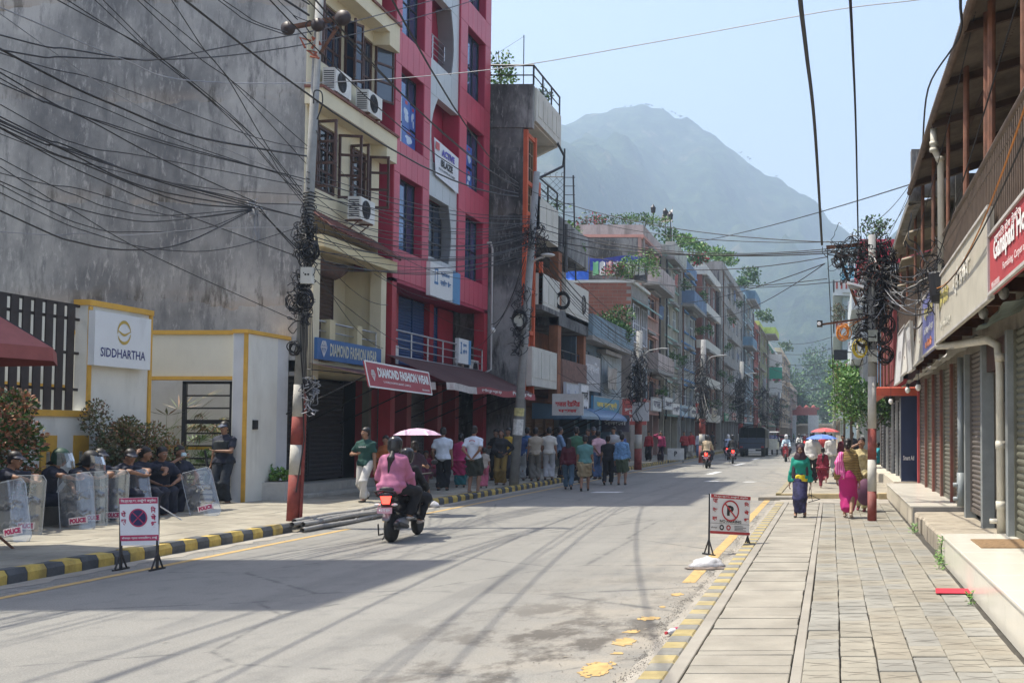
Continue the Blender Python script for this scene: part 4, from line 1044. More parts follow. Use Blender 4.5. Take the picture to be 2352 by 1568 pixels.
MB().box(-10.9,-10.55,41.0,41.5,2.9,8.7).build('column',OBR,t);MB().box(-10.9,-10.6,45.5,45.9,2.6,5.85).build('column',OBR,t)
balcony(-10.55,41.6,45.9,3.35,4.6,-12.1,mat((.17,.09,.07),.8,.3,5,dirt=.4,name='rusty corrugated sheet'),t,1)
for(a,c,z0,z1)in((41.6,42.6,3.5,4.9),(43.1,44.1,6.8,8.4),(44.6,45.5,6.8,8.4),(43.0,44.0,3.5,4.9)):window(fh,a,c,z0,z1,.0,mat((.1,.05,.03),.7),GLASSD,t,3,1,.06,bars=6)
railing(FR('x',-10.8,1),41.5,45.5,4.6,5.0,0,DARKMETAL,t,1,4,.02)
fS=FR('x',-12.0,1)
for a in(37.8,39.4,41.3,43.0,44.6):shutter(fS,a,a+1.35,.3,2.75,0,mat((.17,.10,.06),.7,.15,dirt=.2,name='brown slatted door'),t,False,.11)
shrub('roof_plant','bright green bush spilling over the black-stained parapet','plant',(-11.2,45.2,9.0),.9,.9,1.6,900,.14,'bright',35,'plants on the rooftops',4,low=.4)
shrub('roof_plant','sparse climbing plant on a wire arch above the black-stained house','plant',(-11.2,42.3,9.8),.9,.5,1.2,160,.12,'green',36,'plants on the rooftops',3,low=.6)
mb=MB();mb.tube([(-10.6,44.0,8.0),(-10.75,44.0,12.4)],.035,6);solo('aerial_mast',mb,DARKMETAL,'leaning dark mast beside the bright green roof bush','mast')
mb=MB();mb.tube([(-10.45,41.7,9.9),(-10.45,41.7,8.2)],.07,8);mb.tube([(-10.45,41.7,8.4),(-10.45,41.7,8.0)],.09,8);solo('down_pipe',mb,mat((.05,.05,.05),.5),'short black pipe on the stained roof parapet','pipe')
def board(name,label,u0,u1,z0,z1,X,col,txt=None,tc=(.75,.75,.72),th=.1,parent=None,tilt=0,sub=None,group='shop signs along the left row'):
 s_=thing(name,label,'sign',(X,u0,z0),group);f=FR('x',X,1)
 mb=MB();f.box(mb,u0,u1,z0,z1,-th,0);mb.build('board',mat(col,.55,.12,4,dirt=.18,name='sign board'),s_)
 mb=MB()
 for(a,b2,c,d)in((u0,u1,z0,z0+.04),(u0,u1,z1-.04,z1),(u0,u0+.05,z0,z1),(u1-.05,u1,z0,z1)):f.box(mb,a,b2,c,d,.001,.015)
 mb.build('frame',mat((.35,.35,.34),.5,name='sign frame'),s_)
 if txt:letter(txt,f.p((u0+u1)/2,z0+(z1-z0)*(.45 if sub else.25),.012),(0,1,0),(0,0,1),(u1-u0)*.78,(z1-z0)*(.38 if sub else.5),mat(tc,.5,.05,name='sign lettering'),s_,.04)
 if sub:letter(sub,f.p((u0+u1)/2,z0+(z1-z0)*.16,.012),(0,1,0),(0,0,1),(u1-u0)*.6,(z1-z0)*.16,mat(tc,.5,.05,name='sign lettering'),s_,.03)
 return s_
def flag_sign(name,label,x0,x1,y,z0,z1,col,txt,tc,group='shop signs along the left row',sub=None):
 s_=thing(name,label,'sign',(x0,y,z0),group);f=FR('y',y,-1)
 mb=MB();f.box(mb,x0,x1,z0,z1,-.08,0);mb.build('board',mat(col,.55,.1,4,dirt=.12,name='sign board'),s_)
 if txt:letter(txt,f.p((x0+x1)/2,z0+(z1-z0)*.4,.012),(1,0,0),(0,0,1),(x1-x0)*.8,(z1-z0)*.3,mat(tc,.5,.05,name='sign lettering'),s_,.04)
 if sub:letter(sub,f.p((x0+x1)/2,z0+(z1-z0)*.14,.012),(1,0,0),(0,0,1),(x1-x0)*.6,(z1-z0)*.14,mat(tc,.5,.05,name='sign lettering'),s_,.04)
 return s_
board('shop_sign','white board with faded blue lettering on the brown house',41.8,44.0,2.55,3.7,-10.42,(.5,.53,.58),'मोबाईल केयर',(.15,.2,.4))
board('shop_sign','bright white board with big black lettering, right of the faded one',44.05,45.6,2.4,3.75,-10.38,(.75,.76,.78),'स्कुल फन्टी',(.02,.02,.02),sub='दमौली')
flag_sign('shop_sign','white and red double board hung below the pale balcony',-10.35,-9.2,39.5,2.35,3.15,(.55,.53,.5),'सजल रेडिमेड',(.55,.06,.06),sub='पसल')
# ---- blue house, brick house, pink house ...
BRICK=mat((.26,.10,.065),.9,.25,2,dirt=.2,name='brick');MORT=mat((.27,.24,.21),.95,.15,dirt=.2,name='mortar')
def brick_panel(fr,u0,u1,z0,z1,d,parent,limit=260,bh=.19,bl=.5):
 """brickwork with every course proud of its joints"""
 mb=MB();fr.box(mb,u0,u1,z0,z1,d-.03,d);w_=mb.build('brick_wall',MORT,parent)
 mb=MB();fr.box(mb,-bl/2+.012,bl/2-.012,-bh/2+.01,bh/2-.01,0,.015);
 b2=MB();hx=bl/2-.012
 if fr.a=='x':b2.box(0,.016*fr.s,-hx,hx,-bh/2+.012,bh/2-.012)
 else:b2.box(-hx,hx,0,.016*fr.s,-bh/2+.012,bh/2-.012)
 me=b2.mesh('brick',BRICK);off=off_of(w_);n=0;r_=0;z=z1-bh/2;rest=MB()
 while z>z0+bh/2:
  u=u0+bl/2+(r_%2)*bl/2
  while u<u1-bl/2+.01:
   p=fr.p(u,z,d)
   if n<limit:
    o=bpy.data.objects.new('brick',me);COL.objects.link(o);o.parent=w_;o.location=(p[0]-off[0],p[1]-off[1],p[2]-off[2]);n+=1
   else:fr.box(rest,u-hx,u+hx,z-bh/2+.012,z+bh/2-.012,d,d+.015)
   u+=bl
  z-=bh;r_+=1
 rest.build('bricks',BRICK,w_,kind='stuff')
 return w_
def cloth_sheet(P00,P10,P01,P11,nx,ny,amp,seed):
 r=np.random.default_rng(seed);mb=MB();ph=r.uniform(0,6,4);P=[Vector(p)for p in(P00,P10,P01,P11)];nrm_=(P[1]-P[0]).cross(P[2]-P[0]).normalized();g=[]
 for j in range(ny+1):
  for i in range(nx+1):
   a,b_=i/nx,j/ny;p=P[0]*(1-a)*(1-b_)+P[1]*a*(1-b_)+P[2]*(1-a)*b_+P[3]*a*b_
   w_=math.sin(a*19+ph[0]+b_*3)*.5+math.sin(a*7-b_*9+ph[1])*.6+math.sin(b_*17+a*4+ph[2])*.3
   g.append(tuple(p+nrm_*amp*w_+Vector((0,0,-amp*1.4*math.sin(a*math.pi*2+ph[3])*b_))))
 fs=[(j*(nx+1)+i,j*(nx+1)+i+1,(j+1)*(nx+1)+i+1,(j+1)*(nx+1)+i)for j in range(ny)for i in range(nx)]
 return mb._add(g,fs)
NB=[0]
def row_house(name,label,y0,y1,X,H,col,floors,side=None,back=-24,gf=2.9,bal=(),balcol=None,wcol=(.5,.5,.5),nwin=2,trim=None,roof=None,shut=(.12,.1,.08),proj=.9,style='plain',bars=0):
 NB[0]+=1;r=random.Random(NB[0]*13)
 t=thing(name,label,'building',(X-1,(y0+y1)/2,0));f=FR('x',X,1)
 wm=mat(tuple(x*.85 for x in col),.85,.15,1.2,dirt=.6,dirtc=(.13,.12,.1),streak=True,name='painted plaster')
 fh=(H-gf)/floors;W=y1-y0;holes=[]
 for k in range(floors):
  z=gf+fh*k
  for i in range(nwin):
   cu=y0+W*(i+.5)/nwin;hw=W/nwin*.3
   holes.append((cu-hw,cu+hw,z+fh*.3,z+fh*.82))
 mb=MB();wall_holes(f,mb,y0,y1,gf,H,-.2,0,holes);mb.build('wall',wm,t)
 sm_=side or wm
 mb=MB();mb.box(back,X-.205,y0+.0,y1,gf,H-.02);mb.box(back,X-.7,y0,y1,0,gf);mb.build('side_wall',sm_,t)
 fm_=mat(wcol,.6,.1,name='window paint');tm=mat(trim,.8,.1,dirt=.2,name='trim paint')if trim else wm
 for h in holes:
  window(f,h[0],h[1],h[2],h[3],-.14,fm_,GLASSD if r.random()<.6 else GLASS,t,r.choice([2,3]),r.choice([1,2]),.06,bars=bars)
  if trim:mb=MB();f.box(mb,h[0]-.1,h[1]+.1,h[3]+.02,h[3]+.12,.002,.16);f.box(mb,h[0]-.1,h[1]+.1,h[2]-.12,h[2]-.02,.002,.14);mb.build('window_hood',tm,t)
 bm=mat(balcol,.8,.12,dirt=.5,streak=True,name='balcony paint')if balcol else wm
 for k in bal:
  z=gf+fh*k;q0,q1=(.0,1.0)if W<8 or floors<2 else r.choice([(.0,.45),(.5,1.),(.25,.8)]);balcony(X+proj,y0+W*q0+.15,y0+W*q1-.15,z,z+.95,X,bm,t,max(2,int(W/1.6)),.2,CONC)
 mb=MB()
 for k in range(floors+1):z=gf+fh*k;f.box(mb,y0-.02,y1+.02,z-.08,z+.04,.001,.07 if k not in bal else.05)
 mb.box(back,X+.14,y0-.03,y1+.03,H,H+.16);mb.build('cornice',tm,t)
 mb=MB();mb.box(X-.15,X+.1,y0,y1,H+.16,H+.75);mb.box(back,X-.15,y0,y0+.12,H+.16,H+.75);mb.build('roof_parapet',bm,t)
 ns=max(1,round(W/2.6));fs=FR('x',X-.45,1);shm=mat(shut,.65,.2,3,dirt=.25,name='shop shutter')
 for i in range(ns):
  a=y0+W*i/ns+.15;shutter(fs,a,a+W/ns-.3,.3,gf-.35,0,shm,t,False,.13)
 for i in range(ns+1):u=y0+W*i/ns;MB().box(X-.5,X-.02,u-.12,u+.12,0,gf).build('shop_pier',wm,t)
 for q in range(2):
  u=y0+W*(.04+.9*q);mb=MB();mb.tube([(X+.1,u,H),(X+.1,u,gf*.9)],.06,5);mb.build('down_pipe',[CONC,RUST,DARKMETAL][r.randrange(3)],t)
 for k in range(floors):
  z=gf+fh*k
  if r.random()<.75:u=y0+W*r.uniform(.1,.6);L=r.uniform(1,2.2);cloth_sheet((X+.5,u,z+fh*.3),(X+.5,u+L,z+fh*.3),(X+.5,u,z+fh*.3+r.uniform(.5,1.1)),(X+.5,u+L,z+fh*.3+r.uniform(.5,1.1)),6,3,.05,k+NB[0]).build('hung_sheet',mat(r.choice([(.3,.28,.25),(.12,.1,.1),(.3,.1,.08),(.08,.12,.2),(.35,.35,.33),(.2,.14,.08)]),.85,.25,4,dirt=.4),t)
  if r.random()<.6:foliage((X+proj+.1,y0+W*r.random(),z+1.1),.5,.9,.45,160,.16,r.choice(['green','bright','mixed']),k*7+NB[0],3).build('balcony_plants',leaf_mats('green'),t)
  u=y0+W*r.uniform(0,.5);mb=MB();f.box(mb,u+.1,u+W*.4,z+fh*.84,z+fh*.9,.0,.45);mb.build('sun_ledge',CONC,t)
 mb=MB();mb.box(X-.7,X-.1,y0,y1,0,.28);mb.build('shop_step',CONC,t)
 return t
BLUEP=(.13,.19,.24)
t=row_house('blue_house','low blue painted house with barred upper windows and a blue balcony',46.6,56.6,-11.2,6.0,BLUEP,1,bal=(1,),balcol=(.17,.25,.31),nwin=3,wcol=(.3,.36,.4),proj=.7,bars=5,shut=(.03,.09,.13))
mb=MB();f=FR('x',-11.15,1)
for k in range(16):f.box(mb,51.4+k*.3,51.52+k*.3,3.4,5.7,.02,.1)
mb.build('sunshade_fin',mat((.45,.5,.52),.6,dirt=.3),t)
board('shop_sign','pale grey bakery style board with dark lettering on the blue house',46.9,50.2,3.6,5.2,-10.9,(.32,.33,.36),'सञ्चिता',(.62,.62,.64),sub='हार्डवेयर')
board('shop_sign','long blue board with yellow letters above the blue house shops',46.8,52.5,2.6,3.35,-10.45,(.09,.26,.38),'जय लक्ष्मी',(.65,.52,.1))
board('shop_sign','white framed panel board beside the yellow lettered one',52.7,54.4,2.45,3.45,-10.4,(.42,.44,.45),'फोटो',(.2,.2,.25))
flag_sign('shop_sign','red and white hanging board by the blue house',-10.4,-9.2,53.0,2.1,3.4,(.5,.12,.1),'कृषि',(.75,.7,.65),sub='पसल')
flag_sign('shop_sign','dark board with a red top standing over the brown doors',-10.9,-9.6,50.6,1.75,2.55,(.10,.09,.12),'मैनाली',(.6,.6,.6))
for(a,c,nm)in((41.3,44.3,'dull blue curved shop awning, the left one of a pair'),(44.5,50.4,'shiny blue curved shop awning, the right one of a pair')):
 t=thing('curved_awning',nm,'awning',(-10.5,a,2.5),'curved blue awnings');mb=MB();n=9
 P=[(-11.6+1.95*math.sin(math.pi/2*k/n),2.25+.62*math.cos(math.pi/2*k/n))for k in range(n+1)]
 for k in range(n):mb.quad((P[k][0],a,P[k][1]),(P[k][0],c,P[k][1]),(P[k+1][0],c,P[k+1][1]),(P[k+1][0],a,P[k+1][1]))
 mb._add([(p[0],a,p[1])for p in P]+[(-11.6,a,2.25)],[tuple(range(n+2))])
 mb.build('canopy',mat((.05,.14,.30)if a>44 else(.10,.17,.24),.35,.1,dirt=.1,name='blue awning sheet'),t)
 mb=MB()
 for u in(a,(a+c)/2,c):mb.tube([(-11.7,u,1.4),(-9.75,u,2.3)],.02,5)
 mb.build('strut',DARKMETAL,t)
t=thing('brick_house','bare brick house with a roof terrace full of washing behind a blue tarpaulin','building',(-13,59.5,0))
fb=FR('y',57.0,-1);brick_panel(fb,-17.5,-10.75,6.4,9.75,0,t)
mb=MB();mb.box(-24,-10.75,57.03,62.2,0,9.75);mb.build('wall',mat((.24,.22,.2),.9,.2,dirt=.4,streak=True),t)
mb=MB();mb.box(-24,-10.6,56.95,62.2,9.75,9.9);mb.build('roof_edge',PCON,t)
f=FR('x',-10.75,1)
for(a,c)in((57.4,59.2),(59.8,61.6)):window(f,a,c,6.6,8.7,.01,mat((.6,.62,.7),.6),GLASSD,t,3,2,.07,bars=5);window(f,a,c,3.6,5.4,.01,mat((.3,.36,.4),.6),GLASSD,t,2,2,.07)
mb=MB();mb.prism([(-10.75,57.2,9.0),(-9.9,57.2,8.5),(-9.9,57.2,8.42),(-10.75,57.2,8.92)],(0,4.9,0));mb.build('tin_hood',mat((.22,.35,.33),.6,.15,dirt=.3),t)
fs=FR('x',-10.9,1)
for a in(57.3,59.0,60.7):shutter(fs,a,a+1.5,.3,2.6,.0,mat((.34,.22,.09),.6,.12,dirt=.2,name='varnished wooden door'),t,False,.14)
TARP=mat((.02,.11,.52),.4,.25,2.5,bmp=.5,bscale=6,name='blue tarpaulin')
a=onY(1300,588,57.5);b_=onY(1352,592,57.5)
solo('tarpaulin',cloth_sheet((a.x,57.5,9.95),(b_.x,57.5,9.95),(a.x,57.5,a.z),(b_.x,57.5,b_.z),14,8,.07,1),TARP,'big blue tarpaulin hung upright on the brick roof terrace','tarpaulin',smooth=True)
a=onY(1356,592,58.2);b_=onY(1478,592,58.2)
solo('tarpaulin',cloth_sheet((a.x,58.2,a.z-.7),(b_.x,58.2,b_.z-.55),(a.x,58.0,a.z),(b_.x,58.0,b_.z),22,5,.06,2),mat((.05,.07,.36),.5,.25,2.5,bmp=.5,name='violet blue tarpaulin'),'long violet blue tarpaulin stretched above the washing line','tarpaulin',smooth=True)
cols=[((.2,.5,.25),'green'),((.7,.7,.68),'white'),((.7,.45,.42),'pale pink'),((.72,.72,.75),'white'),((.45,.3,.4),'mauve'),((.74,.74,.7),'white'),((.72,.72,.7),'white'),((.7,.7,.72),'white')]
xs0=onY(1362,610,57.7).x;r=random.Random(6)
for k,(c_,nm)in enumerate(cols):
 x=xs0+k*.36;zt=11.0
 solo('laundry',cloth_sheet((x,57.7,zt-.75),(x+.3,57.7,zt-.7),(x,57.7,zt),(x+.3,57.7,zt),4,5,.03,50+k),mat(c_,.85,.08),'%s garment, number-%s from the left on the roof washing line'%(nm,['one','two','three','four','five','six','seven','eight'][k]),'laundry','laundry on the roof line',smooth=True)
t=thing('water_tank_lid','round black tank showing above the violet tarpaulin','tank',(onY(1462,600,59).x,59,10));p=onY(1462,600,59)
MB().lathe([(.62,0),(.62,1.1),(.5,1.35),(.15,1.45)],(p.x,59,10.1),16).build('tank',mat((.02,.02,.025),.45),t,smooth=False)
for k,(q,kind,nm)in enumerate(((1418,'flower','flowering pot plants at the left of the brick roof terrace'),(1455,'bright','bright climbing plant in front of the round black tank'),(1486,'bright','trailing green plant over the corner of the brick terrace'))):
 p=onY(q,640,57.2);shrub('roof_plant',nm,'plant',(p.x,57.2,9.9),.8,.5,1.1+.3*k,500,.13,kind,60+k,'plants on the rooftops',3)
p=onY(1385,700,53.5);shrub('terrace_bush','dense green bush on the blue house terrace against the brick wall','bush',(p.x,54.5,6.3),1.45,1.2,2.0,3600,.14,'green',70,None,5)
PINK=(.42,.27,.23)
t=row_house('pink_house','tall house with a bare grey side wall, pink balconies and flower pots on its roof',62.4,69.2,-11.2,13.2,PINK,4,side=MOSSY,bal=(1,3),balcol=(.42,.35,.33),nwin=1,wcol=(.6,.38,.3),trim=(.5,.26,.21),proj=1.0)
for k in range(6):
 p=onY(1345+k*34,528,63);shrub('roof_plant',['green plants with a red flower at the left of the high grey wall','low red-flowered pot plants on the high grey wall','spiky green pot plant in the middle of the high grey wall','sprawling green plant on the high grey wall right of the middle','light green plants near the lamp on the grey wall','trailing plant at the right corner of the high grey wall'][k],'plant',(p.x,63,13.9),.9,.4,.85,260,.13,['flower','flower','green','bright','green','bright'][k],80+k,'plants on the rooftops',3)
mb=MB();
for k,q in enumerate((1500,1528,1540)):
 p=onY(q,520,64+k);m2=MB();m2.tube([(p.x,64+k,13.9),(p.x,64+k,15.0)],.03,6);m2.lathe([(.02,1.0),(.13,1.05),(.16,1.35),(.05,1.5),(.01,1.55)],(p.x,64+k,13.95),8)
 solo('roof_lamp',m2,DARKMETAL,['dark garden lamp in the middle of the high grey roof edge','dark garden lamp at the pink corner of the high roof','last dark garden lamp right of the pink corner'][k],'lamp','garden lamps on the pink house roof')
p=onY(1543,492,70);t=thing('flag','small white flag with a dark sunburst flying from a roof pole','flag',(p.x,70,14))
mb=MB();mb.tube([(p.x+.05,70,14.2),(p.x+.05,70,p.z+.5)],.02,5);mb.build('pole',STEEL,t)
cloth_sheet((p.x-.75,70,p.z-.55),(p.x+.05,70,p.z-.5),(p.x-.6,70,p.z-.0),(p.x+.05,70,p.z+.3),8,5,.03,9).build('cloth',mat((.7,.68,.62),.8,.05),t)
mb=MB();c0=Vector((p.x-.05,69.93,p.z-.42))
for k in range(7):a=math.pi*(.52+k*.075);a2=a+.1;mb._add([tuple(c0),tuple(c0+Vector((math.cos(a)*.62,0,math.sin(a)*.62))),tuple(c0+Vector((math.cos(a2)*.62,0,math.sin(a2)*.62)))],[(0,1,2)])
mb.build('sunburst_print',mat((.05,.04,.04),.8),t)
row_house('pale_teal_house','narrow pale teal house with tall white window strips',69.4,75.5,-10.9,13.3,(.36,.34,.27),4,bal=(4,),nwin=2,wcol=(.62,.66,.66),trim=(.25,.36,.32),proj=.6,balcol=(.4,.4,.36))
row_house('pale_blue_house','pale house with deep blue bay balconies and white framed windows',75.7,83.5,-10.7,13.6,(.38,.39,.38),4,bal=(3,),nwin=2,wcol=(.72,.74,.76),trim=(.10,.22,.42),balcol=(.13,.20,.32),proj=.9)
t=row_house('banded_brick_building','dark brick building with broad white floor bands',84.5,95,-10.3,14.6,(.20,.085,.065),4,side=mat((.20,.085,.065),.9,.2,.8,dirt=.3,streak=True,name='dark brick'),nwin=3,proj=.5,balcol=(.50,.49,.45))
mb=MB();f=FR('x',-10.9,1)
for k in range(5):z=2.9+2.925*k;mb.box(-16,-9.9,84.3,84.5,z-.3,z+.35);mb.box(-10.3,-9.9,84.5,95,z-.3,z+.35)
mb.build('floor_band',mat((.52,.51,.47),.85,.08,dirt=.3,streak=True),t)
mb=MB();mb.box(-16,-10.32,84.42,84.49,3.2,14.5);mb.build('brick_face',mat((.20,.085,.065),.9,.25,.9,dirt=.25,streak=True,name='dark brick'),t)
row_house('grey_concrete_building','tall bare grey concrete building with white window grilles and roof plants',95.5,118,-9.9,16.4,(.3,.3,.29),5,side=MOSSY,nwin=5,bal=(),wcol=(.62,.64,.65),proj=.5)
row_house('blue_building','blue building with curved balconies and a tall plant on its roof',118.5,135,-9.9,17.2,(.22,.28,.32),5,nwin=3,bal=(3,5),balcol=(.13,.24,.34),proj=1.1,trim=(.4,.55,.62))
row_house('red_brick_building','narrow red brick building with rows of square openings',135.5,148,-10.2,15.6,(.36,.10,.08),5,nwin=3,wcol=(.25,.08,.06),trim=(.42,.14,.1),proj=.4)
row_house('green_building','green building with a projecting lime green roof storey',148.5,170,-10.2,16.6,(.22,.24,.12),5,nwin=3,bal=(5,),balcol=(.42,.55,.12),proj=1.8,side=mat((.42,.55,.14),.8,.08,dirt=.15))
row_house('mixed_shop_building','shop building with white and green billboards on its front',170.5,200,-10.2,15.8,(.42,.36,.30),5,nwin=4,bal=(2,4),balcol=(.6,.62,.6),proj=1.0,trim=(.05,.3,.2))
row_house('beige_building','beige building with a cornice closing the left row',200.5,245,-9.6,17.0,(.45,.35,.24),5,nwin=4,bal=(3,),balcol=(.6,.45,.3),proj=.9,trim=(.6,.5,.38))
row_house('far_brown_building','low brown building at the very end of the left row',246,300,-9.6,12.5,(.34,.22,.17),4,nwin=4,bal=(2,),balcol=(.4,.3,.25),proj=.9)
for k,(x,y,z,kind)in enumerate(((-11,71,14.2,'green'),(-10.4,73,14.2,'bright'),(-10.2,78,14.5,'bright'),(-10.4,81,14.6,'flower'),(-10.6,97,17.2,'bright'),(-10.2,100,17.2,'bright'),(-10.0,122,18,'green'),(-9.6,124,19,'green'),(-9.8,152,17.4,'green'),(-9.4,215,18,'green'))):
 shrub('roof_plant',['dense roof plant behind the flag','roof plant above the pale teal house','bright plant over the blue bays','reddish flowering plant on the blue-bayed roof','yellow-green plant at the grey building corner','yellow-green plant further along the grey roof','tall plant on the blue roof, lower half','tall plant on the blue roof, top','plants on the lime green roof','plants on the beige roof'][k],'plant',(x,y,z),1.0+k*.1,1.2,1.3+k*.08,420,.2+k*.02,kind,120+k,'plants on the rooftops',3)
rr=random.Random(44)
L_=[(58,'pale board above the varnished doors',(.5,.52,.52),'पसल'),(62.8,'grey-white cloth board on the pink house',(.52,.54,.55),'नेपाल बैंक'),(66,'second white board on the pink house',(.62,.62,.62),'औषिध'),(70,'blue and white board on the pale teal house',(.3,.42,.52),'कम्प्युटर'),(74,'white board left of the red shopfront',(.6,.6,.58),'होटल'),(77,'bright red shopfront board',(.5,.04,.03),'सेल'),(82,'white board right of the red shopfront',(.6,.6,.6),'बुटिक'),(88,'cream board under the brick bands',(.6,.52,.4),'खाजा घर'),(97,'green board on the grey concrete building',(.08,.3,.18),'क्िलिनक'),(106,'pinkish board on the grey concrete building',(.5,.25,.22),'ज्वेलर्स'),(120,'red board on the blue building',(.45,.08,.1),'मोबाइल'),(128,'white board on the blue building',(.6,.62,.62),'बैंक'),(140,'dark red board on the red brick building',(.4,.08,.07),'पसल'),(155,'white board on the green building',(.62,.62,.6),'स्टोर')]
for(y,lb,c_,tx)in L_:
 z=2.75+rr.random()*.4;board('shop_sign',lb,y,y+2.6+y*.008,z,z+.75,-9.75+rr.uniform(-.1,.1),c_,tx,(.08,.08,.12)if sum(c_)>1.2 else(.7,.7,.65))
for k,(a,z,c_)in enumerate(((172,12.5,(.6,.62,.62)),(172,10.4,(.03,.3,.2)),(172,8.2,(.6,.62,.62)),(185,9.5,(.5,.08,.15)))):
 flag_sign('billboard',['upper white billboard on the far building','green billboard between two white ones','lower white billboard on the far building','crimson vertical billboard on the far building'][k],-10.2,-8.0 if k<3 else-8.9,a,z,z+1.9,c_,None,None,'billboards on the far building')
 # -- RIGHT ROW
MARB=mat((.70,.665,.575),.22,.05,1.5,dirt=.12,dirtc=(.42,.38,.3),bmp=.03,name='polished pale tile')
XW=2.25
t=thing('tiled_platform','pale polished tile platform nearest the viewer with a brown mat on it','platform',(1.8,9,.1))
mb=MB();y=4.0
mb.box(1.40,XW+.1,4.0,13.3,.05,.43);mb.build('body',CONC,t)
while y<13.2:
 y2=min(13.3,y+.9);mb=MB();mb.bbox(1.355,XW+.12,y+.003,y2-.003,.43,.455,.004);mb.build('top_tile',MARB,t)
 mb=MB();mb.box(1.372,1.40,y+.003,y2-.003,.10,.43);mb.build('face_tile',MARB,t);y=y2
t=thing('concrete_platform','rough bare concrete platform between the two tiled ones','platform',(1.8,16,.1))
mb=MB();r=random.Random(2);y=13.3
while y<18.3:
 y2=min(18.35,y+.42);x=1.42+r.uniform(-.03,.03);mb.bbox(x,XW+.1,y,y2,.08,.36+r.uniform(-.012,.004),.03);y=y2
mb.build('body',mat((.33,.29,.225),.95,.25,3,dirt=.4,bmp=.6,bscale=25,name='rough concrete'),t)
t=thing('tiled_platform','pale tiled platform behind the bare concrete one, in front of the shutters','platform',(1.8,22,.1))
mb=MB();mb.box(1.40,XW+.1,18.36,26.6,.05,.43);mb.build('body',CONC,t)
y=18.36
while y<26.5:
 y2=min(26.6,y+1.05);mb=MB();mb.bbox(1.355,XW+.12,y+.003,y2-.003,.43,.455,.004);mb.build('top_tile',MARB,t);mb=MB();mb.box(1.372,1.40,y+.003,y2-.003,.1,.43);mb.build('face_tile',mat((.55,.5,.4),.4,.06,dirt=.25),t);y=y2
mb=MB();mb.box(1.6,2.4,27.5,33,.05,.45);mb.box(1.5,2.4,34,44,.05,.4);t=thing('far_platform','further tiled steps beyond the side street','platform',(2,30,0));mb.build('body',mat((.6,.55,.45),.5,.06,dirt=.2),t)
mb=MB();mb.bbox(1.62,2.2,11.6,12.5,.456,.468,.004);solo('door_mat',mb,mat((.22,.14,.07),.95,.3,25),'brown door mat lying on the nearest tiled platform','mat')
b=MB();P=[(1.02,10.52),(1.42,10.50),(1.43,10.82),(1.05,10.85)];b.prism([(x,y,ZR+.012)for x,y in P],(0,0,.004));solo('red_cloth',b,mat((.45,.02,.04),.8,.1),'flat red cloth scrap lying on the pavers beside the tiled platform','cloth')
t=thing('tin_roof_house','two-storey shop house with brown railing, rusty posts and a sagging tin roof','building',(3,14,0))
TR=t;fw=FR('x',XW,-1)
RSH=[mat((.15,.13,.115),.55,.18,4,metal=.25,dirt=.25,name='brown grey shutter'),mat((.17,.165,.13),.55,.18,4,metal=.25,dirt=.25,name='grey green shutter'),mat((.135,.135,.10),.55,.18,4,metal=.2,dirt=.25,name='dull green shutter'),mat((.17,.135,.095),.55,.18,4,metal=.25,dirt=.25,name='tan shutter')]
spans=[(9.2,12.85,2,.085),(15.35,16.95,0,.075),(18.15,19.25,3,.075),(19.5,21.05,1,.08),(21.3,22.75,0,.08),(23.0,24.5,1,.085),(24.75,26.6,0,.085)]
for(a,c,k,p_)in spans:shutter(fw,a,c,.46,2.95,0,RSH[k],t,True,p_)
DPI=mat((.20,.07,.05),.7,.2,5,dirt=.45,name='dull red post');BGP=mat((.22,.24,.24),.6,.12,5,dirt=.3,name='blue-grey post')
for(u,m_)in((19.37,DPI),(21.17,DPI),(22.87,DPI),(24.62,DPI),(26.75,mat((.5,.08,.08),.7,.15,dirt=.2))):
 mb=MB();fw.box(mb,u-.08,u+.08,.3,2.95,-.05,.10);mb.build('shop_post',m_,t)
for u in(15.2,17.1,13.0):mb=MB();fw.box(mb,u-.09,u+.09,.3,2.95,-.05,.12);mb.build('shop_post',BGP,t)
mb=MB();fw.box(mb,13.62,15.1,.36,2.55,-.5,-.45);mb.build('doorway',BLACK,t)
mb=MB();fw.box(mb,13.65,14.75,.36,2.2,-.35,-.30);mb.build('door',mat((.07,.085,.095),.6,.12,4,name='dark grey door'),t)
mb=MB();fw.box(mb,14.3,14.95,2.12,2.5,-.3,-.05);mb.build('meter_box',BLACK,t)
mb=MB();fw.box(mb,13.3,15.15,2.56,2.95,-.3,.05);mb.build('door_lintel',WOODB,t)
mb=MB();wall_holes(fw,mb,4,27.4,2.95,3.5,-.6,-.02,[]);mb.box(XW+.55,9,4,27.4,0,3.4);mb.box(XW+.02,XW+.55,4,9.2,0,2.95);mb.box(XW+.02,9,27.2,27.4,0,6.2);mb.build('wall',mat((.30,.27,.22),.9,.15,dirt=.4),t)
mb=MB();mb.box(1.68,3.4,4,27.2,3.42,3.56);mb.build('deck',mat((.42,.40,.33),.85,.12,dirt=.35,name='stained slab'),t)
k=5.0
while k<27:MB().box(1.64,2.3,k,k+.09,3.27,3.42).build('deck_beam',RUST,t);k+=1.35
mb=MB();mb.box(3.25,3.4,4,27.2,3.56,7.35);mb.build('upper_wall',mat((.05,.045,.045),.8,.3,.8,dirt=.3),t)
HR=mat((.13,.095,.07),.6,.25,6,dirt=.25,name='brown painted pipe');me=MB().tube([(0,0,0),(0,0,.98)],.011,5).mesh('baluster',HR)
rl=MB();rl.tube([(1.7,4,4.69),(1.7,27,4.69)],.034,8);rl.tube([(1.7,4,3.68),(1.7,27,3.68)],.018,6);rl.tube([(1.7,4,4.5),(1.7,27,4.5)],.014,6);rl=rl.build('railing',HR,t)
y=6.2
while y<26.9:put(me,'baluster',(1.7,y,3.66),rl);y+=.115 if y<20 else.2
pm_=[]
